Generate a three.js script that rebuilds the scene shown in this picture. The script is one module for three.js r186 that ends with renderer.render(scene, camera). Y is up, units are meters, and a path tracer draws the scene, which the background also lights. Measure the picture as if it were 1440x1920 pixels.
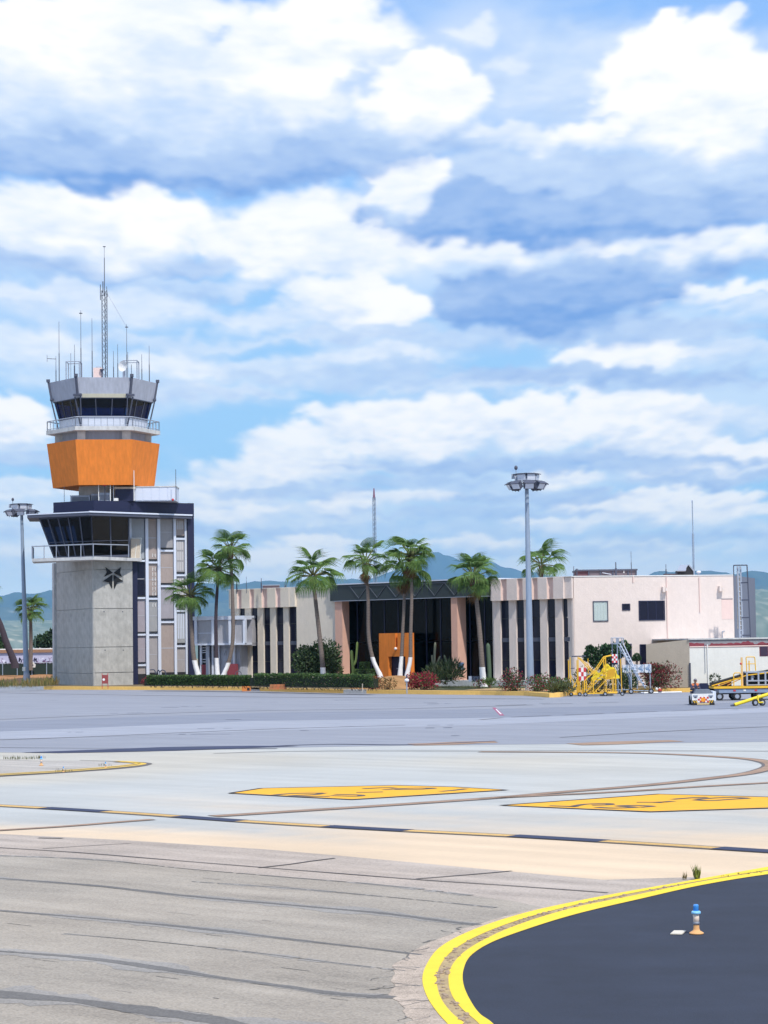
import * as THREE from 'three';
import { mergeGeometries } from 'three/addons/utils/BufferGeometryUtils.js';
import { MarchingCubes } from 'three/addons/objects/MarchingCubes.js';
import { ImprovedNoise } from 'three/addons/math/ImprovedNoise.js';

// ---------- camera ----------
const F = 4100, EYE = 3.9, HORIZON = 1206, ROLL = 0.014;      // lens of the photograph, in its own pixels (1440 x 1920)
const scene = new THREE.Scene();
const camera = new THREE.PerspectiveCamera(2 * Math.atan(960 / F) * 180 / Math.PI, 768 / 1024, 0.5, 60000);
camera.position.set(0, EYE, 0);
camera.rotation.order = 'YXZ';
camera.rotation.set(Math.atan((HORIZON - 960) / F), 0, -ROLL);
camera.updateMatrixWorld(true);

// ---------- exposure, sun ----------
const renderer = new THREE.WebGLRenderer({ antialias: true });
renderer.toneMapping = THREE.LinearToneMapping;
renderer.toneMappingExposure = 0.93;
renderer.shadowMap.enabled = true;
const SUN_AZ = 26, SUN_ALT = 55;                              // degrees to the right of "behind the camera", and above the horizon
const sun = new THREE.DirectionalLight(new THREE.Color(1, 0.95, 0.87), 4.4);
{
  const a = SUN_AZ * Math.PI / 180, e = SUN_ALT * Math.PI / 180;
  const dir = new THREE.Vector3(Math.sin(a) * Math.cos(e), Math.sin(e), Math.cos(a) * Math.cos(e));
  sun.target.position.set(0, 0, -150);
  sun.position.copy(sun.target.position).addScaledVector(dir, 300);
  sun.castShadow = true; sun.shadow.radius = 3;
  Object.assign(sun.shadow.camera, { left: -160, right: 160, top: 160, bottom: -160, near: 10, far: 700 });
  sun.shadow.mapSize.set(4096, 4096);
  sun.name = 'sun';
  scene.add(sun, sun.target);
}

// ---------- small maths ----------
const rng = (s) => () => { s = (s + 0x6d2b79f5) | 0; let t = Math.imul(s ^ (s >>> 15), 1 | s); t = (t + Math.imul(t ^ (t >>> 7), 61 | t)) ^ t; return ((t ^ (t >>> 14)) >>> 0) / 4294967296; };
const V = (x, y, z) => new THREE.Vector3(x, y, z);
const clamp = (x, a = 0, b = 1) => Math.min(b, Math.max(a, x));
const sstep = (a, b, x) => { const t = clamp((x - a) / (b - a)); return t * t * (3 - 2 * t); };
const mix = (a, b, t) => a + (b - a) * t;
const lin = (c) => { c /= 255; return c <= 0.04045 ? c / 12.92 : Math.pow((c + 0.055) / 1.055, 2.4); };
const LIN = (r, g, b) => [lin(r), lin(g), lin(b)];
const perlin = new ImprovedNoise();
const fbm = (x, y, o = 4, z = 0) => { let s = 0, a = 0.5, f = 1; for (let i = 0; i < o; i++) { s += a * perlin.noise(x * f + i * 17.3, y * f - i * 9.1, z + i * 3.7); f *= 2.03; a *= 0.5; } return s; };
const billow = (x, y, o = 4, z = 0) => { let s = 0, a = 0.5, f = 1; for (let i = 0; i < o; i++) { s += a * (1 - 2.2 * Math.abs(perlin.noise(x * f + i * 11.3, y * f + i * 7.7, z + i * 5.1))); f *= 2.1; a *= 0.5; } return s; };

// ---------- the sky: air and clouds only ----------
{
  // Each cloud: centre x, y and half sizes in photograph pixels along the horizon and upwards, whiteness at its top and foot, softness, share
  const C = [
    // low, far clouds first
    [700, 1075, 900, 40, .9, .85, 1.6, .7], [150, 1040, 260, 40, .95, .8, 1.5, .8], [560, 1045, 160, 34, 1.1, .85, 1, .9], [1150, 1035, 300, 24, .95, .8, 1.6, .7], [420, 1085, 200, 20, .85, .8, 1.4, .7],
    [60, 985, 200, 36, .8, .6, 1.2, .7], [560, 985, 200, 26, .8, .6, 1.3, .7], [860, 1000, 260, 26, .62, .55, 1.5, .6], [1220, 960, 190, 34, 1, .72, .7, .95], [1390, 1000, 150, 26, .72, .6, 1.2, .7],
    [650, 948, 62, 28, 1, .72, .7, .95], [400, 935, 140, 44, .92, .7, 1.1, .85], [520, 960, 160, 22, .75, .6, 1.3, .6], [900, 930, 220, 26, .6, .5, 1.4, .7], [40, 925, 110, 22, .95, .8, 1, .7],
    [1045, 905, 80, 20, 1, .75, .8, .9], [800, 882, 200, 22, .65, .55, 1.4, .7], [1290, 905, 210, 16, .6, .5, 1.2, .7], [1300, 868, 190, 42, 1.03, .7, .6, 1], [1430, 862, 90, 40, 1, .7, .7, .9],
    [560, 860, 120, 66, 1, .82, .8, .95], [480, 892, 110, 40, .95, .75, .9, .9], [650, 880, 90, 34, .85, .65, 1, .8],
    [20, 800, 85, 62, 1.02, .75, .7, 1], [20, 848, 80, 18, .7, .55, 1.2, .7],
    [1150, 862, 170, 20, .45, .35, 1, .75], [860, 862, 280, 14, .55, .45, 1.2, .7],
    [1290, 800, 60, 48, 1, .7, .6, .9], [1190, 790, 150, 62, 1.02, .78, .6, 1], [1010, 800, 170, 56, 1.02, .8, .7, 1], [800, 795, 190, 58, 1, .78, .7, 1], [660, 775, 100, 36, .98, .8, .9, .9], [770, 840, 130, 22, .95, .7, .8, .9], [1250, 760, 26, 30, 1.03, .9, .6, .9],
    [1370, 790, 110, 30, .78, .6, 1, .7],
    [900, 722, 260, 26, .7, .55, 1.3, .8], [1250, 720, 240, 22, .5, .42, 1.2, .85], [420, 740, 160, 26, .8, .68, 1.3, .7], [340, 690, 100, 46, .95, .8, 1.1, .8],
    [1190, 668, 145, 30, 1, .72, .7, .95], [1400, 668, 130, 24, .7, .5, 1.1, .8], [1050, 695, 200, 14, .42, .4, 1.1, .8], [700, 672, 180, 24, .82, .6, 1.2, .8], [500, 690, 180, 22, .72, .6, 1.3, .7], [740, 690, 120, 12, .5, .45, 1.2, .6],
    [1200, 628, 300, 24, .42, .35, 1.2, .85], [860, 640, 220, 18, .55, .45, 1.2, .8], [300, 640, 260, 22, .72, .62, 1.3, .7], [60, 660, 150, 60, .92, .72, 1.2, .7], [620, 632, 150, 18, .8, .62, 1.2, .7],
    [1260, 560, 230, 26, .95, .68, .9, .9], [1420, 590, 110, 22, .85, .65, 1, .7], [260, 585, 220, 40, .82, .7, 1.3, .8], [90, 560, 160, 28, .8, .66, 1.2, .8], [520, 600, 180, 26, .8, .66, 1.2, .8],
    [1040, 560, 240, 62, .2, .0, .6, 1], [1240, 500, 270, 38, .32, .16, .8, .95], [960, 590, 150, 30, .1, .02, .9, .9],
    [700, 562, 118, 62, 1.03, .78, .6, 1], [770, 575, 56, 34, 1.03, .9, .5, 1], [620, 570, 90, 40, .95, .75, .9, .9],
    [520, 500, 96, 50, 1, .75, .8, .95], [415, 480, 40, 40, 1, .8, .8, .9], [250, 515, 210, 26, .5, .3, 1.0, .95], [60, 505, 150, 26, .42, .25, 1.0, .95], [380, 545, 160, 18, .6, .4, 1, .8],
    [640, 440, 300, 90, .97, .86, .9, .95], [900, 470, 120, 40, .95, .7, .9, .9], [1050, 440, 100, 40, .97, .6, .6, .95], [1290, 470, 190, 30, .9, .6, .9, .9], [1420, 470, 90, 36, .95, .7, 1, .9],
    [230, 420, 165, 86, 1.03, .84, .6, 1], [60, 420, 130, 70, .96, .82, .9, .95], [330, 440, 90, 50, 1, .85, .7, .9], [120, 480, 200, 20, .75, .55, 1.1, .8],
    // flat grey blue undersides of the low cloud decks, then bright streaks between them
    [1080, 940, 360, 15, .42, .34, 1, .85], [900, 968, 300, 13, .46, .38, 1.1, .75], [1250, 1012, 250, 13, .5, .42, 1.1, .75], [760, 905, 190, 13, .46, .36, 1.1, .75], [470, 1003, 220, 13, .5, .42, 1.1, .75], [1000, 1036, 320, 12, .56, .48, 1.1, .7], [200, 1000, 220, 14, .55, .45, 1.1, .7],
    [1060, 876, 460, 17, .4, .3, .9, .9], [560, 922, 190, 16, .5, .4, 1, .85], [1330, 902, 170, 12, .42, .34, 1, .85], [30, 868, 100, 16, .5, .4, 1, .85], [1120, 708, 340, 20, .36, .26, 1, .9], [640, 705, 240, 16, .56, .45, 1, .8], [330, 732, 200, 16, .6, .5, 1, .75], [690, 625, 200, 14, .55, .42, 1, .8],
    [1300, 936, 130, 22, 1.05, .85, .7, .95], [1180, 952, 90, 16, 1.02, .8, .8, .9], [870, 1018, 130, 13, 1, .85, 1, .85], [610, 1016, 90, 14, 1.02, .85, .9, .85], [1050, 985, 120, 14, .95, .8, 1, .8], [760, 935, 120, 14, .95, .8, 1, .8], [430, 965, 120, 18, 1, .85, .9, .85], [1390, 960, 100, 14, .98, .8, .9, .85],
    // the dark foot right of the middle, then the white head left of it
    [1150, 365, 470, 82, .5, .12, .5, 1], [900, 405, 220, 44, .26, .04, .6, 1], [1230, 400, 260, 42, .3, .1, .7, .9], [1380, 320, 240, 60, .5, .3, 1, .8],
    [775, 338, 88, 56, 1.0, .8, .4, 1], [735, 372, 52, 36, .95, .55, .6, .9],
    // the long dark foot on the left, below the white mass
    [300, 280, 640, 66, .5, .16, .6, 1], [180, 304, 270, 46, .3, .06, .6, .95], [540, 300, 260, 40, .34, .12, .6, .95], [900, 265, 300, 40, .5, .38, 1, .85],
    [1120, 150, 260, 150, .62, .5, 1.4, .9], [1250, 270, 260, 34, .6, .42, 1, .8], [1010, 250, 160, 40, .85, .6, 1, .85], [1130, 235, 70, 40, 1, .8, .8, .9],
    [1310, 160, 170, 130, 1.04, .88, .55, 1], [1255, 90, 50, 80, 1.04, .95, .5, 1], [1400, 190, 110, 90, 1.03, .85, .7, 1], [1385, 40, 24, 24, .95, .8, .7, .8],
    [820, 160, 110, 92, 1.03, .82, .5, 1], [760, 200, 120, 50, 1, .72, .8, .9], [970, 95, 52, 34, .9, .75, 1.6, .6], [910, 30, 60, 24, .92, .8, 1.5, .6],
    [250, 215, 420, 50, .72, .52, 1, .9], [90, 200, 200, 60, .68, .55, 1, .8],
    [540, 130, 130, 100, 1.03, .84, .6, 1], [120, 80, 260, 120, 1.03, .86, .8, 1], [330, 130, 170, 90, .9, .72, 1, .9], [620, 40, 190, 80, 1, .85, .8, 1], [280, 20, 260, 60, .96, .85, 1, .95], [60, 60, 140, 90, 1.03, .9, .8, 1],
    [330, 110, 90, 40, .78, .7, 1.1, .7],
  ];
  const WHITE = [1.05, 1.05, 1.06], MILD = LIN(206, 226, 253), DARK = LIN(122, 166, 230);
  const air = (sy, out) => {                                    // clear air: deeper blue higher up, pale at the horizon
    const t = clamp((1206 - sy) / 1206, 0, 3);
    const A = [1.06, 1.11, 1.15], B = LIN(166, 215, 255), D = LIN(146, 192, 252), E = LIN(90, 146, 230);
    for (let c = 0; c < 3; c++) out[c] = t < 0.22 ? mix(A[c], B[c], sstep(0, 0.22, t)) : t < 1 ? mix(B[c], D[c], sstep(0.22, 1, t)) : mix(D[c], E[c], sstep(1, 3, t));
  };
  const shade = (w, out) => { for (let c = 0; c < 3; c++) out[c] = w < 0.6 ? mix(DARK[c], MILD[c], w / 0.6) : mix(MILD[c], WHITE[c], (w - 0.6) / 0.4); };
  const tone = [0, 0, 0];
  function skyAt(az, el, out) {
    const sx = 720 + az * F, raw = 1206 - Math.tan(Math.min(el, 1.3)) * F, sy = raw - (Math.abs(sx - 720) < 2200 ? (sx - 720) * 0.012 : 0);
    air(raw, out);
    const up = Math.max(0, 1206 - raw), s = 70 + up * 0.2, X = (sx - 720) / s, Y = Math.log(s) / 0.2;
    // loose cloud everywhere, near the frame only as a veil
    const inside = sstep(1150, 820, Math.abs(sx - 720)) * sstep(-420, -40, sy);
    const a0 = fbm(X * 0.42, Y * 0.9, 5, 3.1), b0 = fbm(X * 0.42, (Y + 0.28) * 0.9, 4, 3.1);
    const cov = sstep(-0.12, 0.16, a0 + 0.05) * mix(0.95, 0.5, inside), w0 = clamp(0.68 + (a0 - b0) * 2.2 + a0 * 0.4, 0.12, 1.02);
    shade(mix(w0, 0.72, inside * 0.6), tone);
    for (let c = 0; c < 3; c++) out[c] = mix(out[c], tone[c], cov);
    if (inside > 0.001 && el > -0.02) {
      const wx = fbm(X * 1.1, Y * 1.4, 3, 8.2) * s * 0.34, wy = fbm(X * 1.1 + 40, Y * 1.4, 3, 1.2) * s * 0.26;
      const fx = fbm(X * 4.6, Y * 5.2, 3, 5.5) * s * 0.17, fy = fbm(X * 4.6 + 9, Y * 5.2, 3, 6.5) * s * 0.15;
      const bl = billow(X * 2.4, Y * 2.8, 5, 2.7), gr = fbm(X * 2.2, Y * 5.5, 5, 12.5) + 0.45 * fbm(X * 6.5, Y * 14, 4, 4.5);
      for (const [cx, cy, rx, ry, wt, wf, soft, share] of C) {
        const u = (sx + wx + fx - cx) / rx;
        if (u > 1.9 || u < -1.9) continue;
        const v = (cy - (sy + wy + fy)) / ry;
        if (v > 1.9 || v < -2.3) continue;
        const r = Math.sqrt(u * u + (v > 0 ? v * v : v * v * 0.72));
        const edge = v > -0.2 ? 0.33 * soft : 0.56 * soft;
        const q = 1.02 - r + bl * 0.30 * (v > 0 ? 1 : 0.55);
        const al = sstep(0, edge * 1.5, q) * share * inside;
        if (al < 0.004) continue;
        const h = clamp(0.5 + v * 0.52 + bl * 0.18 + gr * 0.35, 0, 1);
        shade(clamp(mix(wf, wt, sstep(0.05, 0.7, h)) + gr * 0.26, 0, 1.04), tone);
        for (let c = 0; c < 3; c++) out[c] = mix(out[c], tone[c], al);
      }
    }
  }
  const W = 4096, Hh = 4096, data = new Float32Array(W * Hh * 4), px = [0, 0, 0];
  const colAz = (i) => ((i + 0.5) / W - 0.25) * 2 * Math.PI, rowEl = (j) => ((j + 0.5) / Hh - 0.5) * Math.PI;   // the camera looks along -z: a quarter of the way round
  const wrap = (a) => a > Math.PI ? a - 2 * Math.PI : a;
  const i0 = Math.floor(W * (0.25 - 17 / 360)), i1 = Math.ceil(W * (0.25 + 17 / 360)), j0 = Math.floor(Hh * 0.5), j1 = Math.ceil(Hh * (0.5 + 23 / 180));
  const ST = 16, low = new Float32Array((W / ST + 1) * (Hh / ST + 1) * 3);
  for (let j = 0; j <= Hh / ST; j++) for (let i = 0; i <= W / ST; i++) {
    const el = rowEl(j * ST);
    if (el > -0.03) skyAt(wrap(colAz((i * ST) % W)), Math.max(0, el), px); else { px[0] = 0.3; px[1] = 0.3; px[2] = 0.31; }
    low.set(px, (j * (W / ST + 1) + i) * 3);
  }
  for (let j = 0; j < Hh; j++) for (let i = 0; i < W; i++) {
    const o = (j * W + i) * 4;
    if (i >= i0 && i < i1 && j >= j0 && j < j1) { skyAt(wrap(colAz(i)), rowEl(j), px); data[o] = px[0]; data[o + 1] = px[1]; data[o + 2] = px[2]; }
    else {
      const y = j / ST, x = i / ST, y0 = Math.floor(y), x0 = Math.floor(x), fy = y - y0, fx = x - x0, n = W / ST + 1;
      for (let c = 0; c < 3; c++) {
        const a = low[(y0 * n + x0) * 3 + c], b = low[(y0 * n + x0 + 1) * 3 + c], d = low[((y0 + 1) * n + x0) * 3 + c], e = low[((y0 + 1) * n + x0 + 1) * 3 + c];
        data[o + c] = (a * (1 - fx) + b * fx) * (1 - fy) + (d * (1 - fx) + e * fx) * fy;
      }
    }
    data[o] *= 1.13; data[o + 1] *= 1.13; data[o + 2] *= 1.13; data[o + 3] = 1;
  }
  const sky = new THREE.DataTexture(data, W, Hh, THREE.RGBAFormat, THREE.FloatType);
  sky.mapping = THREE.EquirectangularReflectionMapping;
  sky.magFilter = THREE.LinearFilter;
  sky.needsUpdate = true;
  sky.name = 'sky';
  scene.background = sky;
  scene.environment = sky;
}
scene.fog = new THREE.FogExp2(new THREE.Color(0.32, 0.68, 1.0), 4e-5);

// ---------- placing things: a pixel of the photograph and a distance give a point of the place ----------
const ray = (px, py) => V((px - 720) / F, (960 - py) / F, -1).applyQuaternion(camera.quaternion);
const at = (px, py, d) => { const r = ray(px, py); return r.multiplyScalar(-d / r.z).add(camera.position); };
const gnd = (px, py, h = 0) => { const r = ray(px, py); return r.multiplyScalar((h - EYE) / r.y).add(camera.position); };
const D2R = Math.PI / 180;
class Plane {                                                  // an upright plane: foot point, and the way it faces in degrees to the right of "towards the camera"
  constructor(origin, face) { this.o = V(origin.x, 0, origin.z); this.a = face * D2R; this.n = V(Math.sin(this.a), 0, Math.cos(this.a)); this.e = V(Math.cos(this.a), 0, -Math.sin(this.a)); }
  loc(px, py, z = 0) { const r = ray(px, py), t = (this.o.clone().addScaledVector(this.n, z).sub(camera.position)).dot(this.n) / r.dot(this.n); const p = r.multiplyScalar(t).add(camera.position); return [p.clone().sub(this.o).dot(this.e), p.y]; }
  x(px, py = 1180, z = 0) { return this.loc(px, py, z)[0]; }
  y(px, py, z = 0) { return this.loc(px, py, z)[1]; }
  world(x, y, z = 0) { return this.o.clone().addScaledVector(this.e, x).addScaledVector(this.n, z).setY(y); }
}

// ---------- building kit ----------
const used = new Map();
const numbered = (n) => { const k = (used.get(n) ?? -1) + 1; used.set(n, k); return k ? n + '_' + String(k).padStart(3, '0') : n; };
function tag(o, label, category, group, kind) { Object.assign(o.userData, { label }); if (category) o.userData.category = category; if (group) o.userData.group = group; if (kind) o.userData.kind = kind; return o; }
function thing(name, label, category, p = V(0, 0, 0), turn = 0, group) {
  const o = new THREE.Group(); o.name = numbered(name); o.position.copy(p); o.rotation.y = turn; scene.add(o);
  return tag(o, label, category, group);
}
const onPlane = (name, label, category, pl, group) => thing(name, label, category, pl.o, pl.a, group);
function copyOf(src, p, turn, label, scale) { const c = src.clone(); c.name = numbered(src.name.replace(/_\d{3}$/, '')); c.userData = { ...src.userData }; c.position.copy(p); if (turn !== undefined) c.rotation.y = turn; if (label) c.userData.label = label; if (scale) c.scale.setScalar(scale); scene.add(c); return c; }
function boxUV(g) {                                            // uv in metres, by the way each face points
  const p = g.attributes.position, n = g.attributes.normal, uv = new Float32Array(p.count * 2);
  for (let i = 0; i < p.count; i++) {
    const ax = Math.abs(n.getX(i)), ay = Math.abs(n.getY(i)), az = Math.abs(n.getZ(i));
    if (ay > ax && ay > az) { uv[i * 2] = p.getX(i); uv[i * 2 + 1] = p.getZ(i); } else if (ax > az) { uv[i * 2] = p.getZ(i) + 0.37; uv[i * 2 + 1] = p.getY(i); } else { uv[i * 2] = p.getX(i); uv[i * 2 + 1] = p.getY(i); }
  }
  g.setAttribute('uv', new THREE.BufferAttribute(uv, 2));
}
class Bag {
  constructor() { this.g = []; }
  add(g, m) { g = g.index ? g.toNonIndexed() : g; for (const k of Object.keys(g.attributes)) if (!['position', 'normal', 'uv', 'color'].includes(k)) g.deleteAttribute(k); if (m) g.applyMatrix4(m); this.g.push(g); return this; }
  box(x0, x1, y0, y1, z0, z1) { const g = new THREE.BoxGeometry(Math.abs(x1 - x0), Math.abs(y1 - y0), Math.abs(z1 - z0)); g.translate((x0 + x1) / 2, (y0 + y1) / 2, (z0 + z1) / 2); return this.add(g); }
  rod(a, b, r = 0.03, seg = 6, r2 = r) { const d = b.clone().sub(a), L = d.length(); const g = new THREE.CylinderGeometry(r2, r, L, seg, 1); g.translate(0, L / 2, 0); g.applyQuaternion(new THREE.Quaternion().setFromUnitVectors(V(0, 1, 0), d.normalize())); g.translate(a.x, a.y, a.z); return this.add(g); }
  bar(a, b, w = 0.05, t = w) { const d = b.clone().sub(a), L = d.length(); const g = new THREE.BoxGeometry(w, L, t); g.translate(0, L / 2, 0); const y = d.normalize(), x = Math.abs(y.y) > 0.99 ? V(1, 0, 0) : V(0, 1, 0).cross(y).normalize(), z = x.clone().cross(y).normalize(); const xx = y.clone().cross(z).normalize(); g.applyMatrix4(new THREE.Matrix4().makeBasis(xx, y, z)); g.translate(a.x, a.y, a.z); return this.add(g); }
  line(pts, r = 0.03, seg = 6) { for (let i = 1; i < pts.length; i++) this.rod(pts[i - 1], pts[i], r, seg); return this; }
  ball(c, r, sx = 1, sy = 1, sz = 1, seg = 10) { const g = new THREE.SphereGeometry(r, seg, Math.max(6, seg - 2)); g.scale(sx, sy, sz); g.translate(c.x, c.y, c.z); return this.add(g); }
  prism(pts, y0, y1) {                                          // plan outline [x, z], straight up
    const s = new THREE.Shape(pts.map(([x, z]) => new THREE.Vector2(x, -z))), g = new THREE.ExtrudeGeometry(s, { depth: y1 - y0, bevelEnabled: false, curveSegments: 1 });
    g.rotateX(-Math.PI / 2); g.translate(0, y0, 0); return this.add(g);
  }
  slab(pts, z0, z1) {                                           // outline [x, y], thick along z
    const s = new THREE.Shape(pts.map(([x, y]) => new THREE.Vector2(x, y))), g = new THREE.ExtrudeGeometry(s, { depth: z1 - z0, bevelEnabled: false, curveSegments: 1 }); g.translate(0, 0, z0); return this.add(g);
  }
  quad(a, b, c, d) { const g = new THREE.BufferGeometry(); g.setAttribute('position', new THREE.Float32BufferAttribute([a, b, c, a, c, d].flatMap((v) => v.toArray()), 3)); g.setAttribute('uv', new THREE.Float32BufferAttribute([0, 0, 1, 0, 1, 1, 0, 0, 1, 1, 0, 1], 2)); g.computeVertexNormals(); return this.add(g); }
  board(a, b, c, d, t) {                                        // four corners, thick backwards
    const n = b.clone().sub(a).cross(d.clone().sub(a)).normalize().multiplyScalar(-t), q = [a, b, c, d], k = q.map((v) => v.clone().add(n));
    this.quad(a, b, c, d); this.quad(k[3], k[2], k[1], k[0]);
    for (let i = 0; i < 4; i++) { const j = (i + 1) % 4; this.quad(q[j], q[i], k[i], k[j]); }
    return this;
  }
  geo(uv = true) { const g = this.g.length > 1 ? mergeGeometries(this.g.map((x) => { if (!x.attributes.uv) x.setAttribute('uv', new THREE.BufferAttribute(new Float32Array(x.attributes.position.count * 2), 2)); return x; })) : this.g[0]; if (uv) boxUV(g); return g; }
  build(name, m, parent = scene, keepUV = false) { const o = new THREE.Mesh(this.geo(!keepUV), m); o.name = parent === scene ? numbered(name) : name; o.castShadow = o.receiveShadow = true; parent.add(o); return o; }
}
const bag = () => new Bag();

// ---------- materials ----------
const wrapNoise = (N, period, oct, seed, stretch = 1) => {     // tileable noise, values about -1..1
  const a = new Float32Array(N * N), r = rng(seed);
  for (let o = 0, n = period, amp = 1; o < oct; o++, n *= 2, amp *= 0.55) {
    const nx = Math.max(1, Math.round(n / stretch)), g = new Float32Array(nx * n).map(() => r() * 2 - 1);
    for (let y = 0; y < N; y++) { const fy = y / N * n, y0 = Math.floor(fy), ty = fy - y0, wy = ty * ty * (3 - 2 * ty);
      for (let x = 0; x < N; x++) { const fx = x / N * nx, x0 = Math.floor(fx), tx = fx - x0, wx = tx * tx * (3 - 2 * tx);
        const A = g[(y0 % n) * nx + x0 % nx], B = g[(y0 % n) * nx + (x0 + 1) % nx], Cc = g[((y0 + 1) % n) * nx + x0 % nx], Dd = g[((y0 + 1) % n) * nx + (x0 + 1) % nx];
        a[y * N + x] += amp * mix(mix(A, B, wx), mix(Cc, Dd, wx), wy); } }
  }
  return a;
};
function tex(N, metres, f, srgb = false) {                     // a square computed texture that repeats every so many metres
  const d = new Uint8Array(N * N * 4);
  for (let i = 0; i < N * N; i++) { const c = f(i); d[i * 4] = clamp(c[0]) * 255; d[i * 4 + 1] = clamp(c[1] ?? c[0]) * 255; d[i * 4 + 2] = clamp(c[2] ?? c[0]) * 255; d[i * 4 + 3] = 255; }
  const t = new THREE.DataTexture(d, N, N); t.wrapS = t.wrapT = THREE.RepeatWrapping; t.magFilter = THREE.LinearFilter; t.minFilter = THREE.LinearMipmapLinearFilter; t.generateMipmaps = true; t.repeat.set(1 / metres[0], 1 / (metres[1] ?? metres[0]));
  if (srgb) t.colorSpace = THREE.SRGBColorSpace;
  t.needsUpdate = true; return t;
}
const nA = wrapNoise(512, 8, 6, 11), nB = wrapNoise(512, 4, 4, 23), nFine = wrapNoise(512, 128, 2, 31), nStreak = wrapNoise(512, 32, 4, 47, 8), nRun = wrapNoise(512, 6, 5, 53, 0.25);
const grey = (v) => [v, v, v];
const T = {
  stucco: tex(512, [3], (i) => grey(0.93 + 0.02 * nA[i] + 0.03 * nFine[i] + 0.018 * nRun[i])),
  stuccoBump: tex(512, [1.3], (i) => grey(0.5 + 0.2 * nA[i] + 0.25 * nFine[i])),
  concrete: tex(512, [4], (i) => { const v = 0.86 + 0.09 * nA[i] + 0.05 * nFine[i] + 0.06 * nRun[i] - (nB[i] > 0.75 ? 0.06 : 0); return [v, v * 0.995, v * 0.98]; }),
  runs: tex(512, [4], (i) => grey(0.9 + 0.075 * nRun[i] + 0.025 * nA[i] + 0.02 * nFine[i])),
  worn: tex(512, [2.5], (i) => grey(0.91 + 0.03 * nA[i] + 0.035 * nRun[i] + 0.03 * nFine[i])),
};
const M = (r, g, b, o = {}) => new THREE.MeshStandardMaterial({ color: new THREE.Color().setRGB(r, g, b), roughness: 0.8, ...o });
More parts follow.
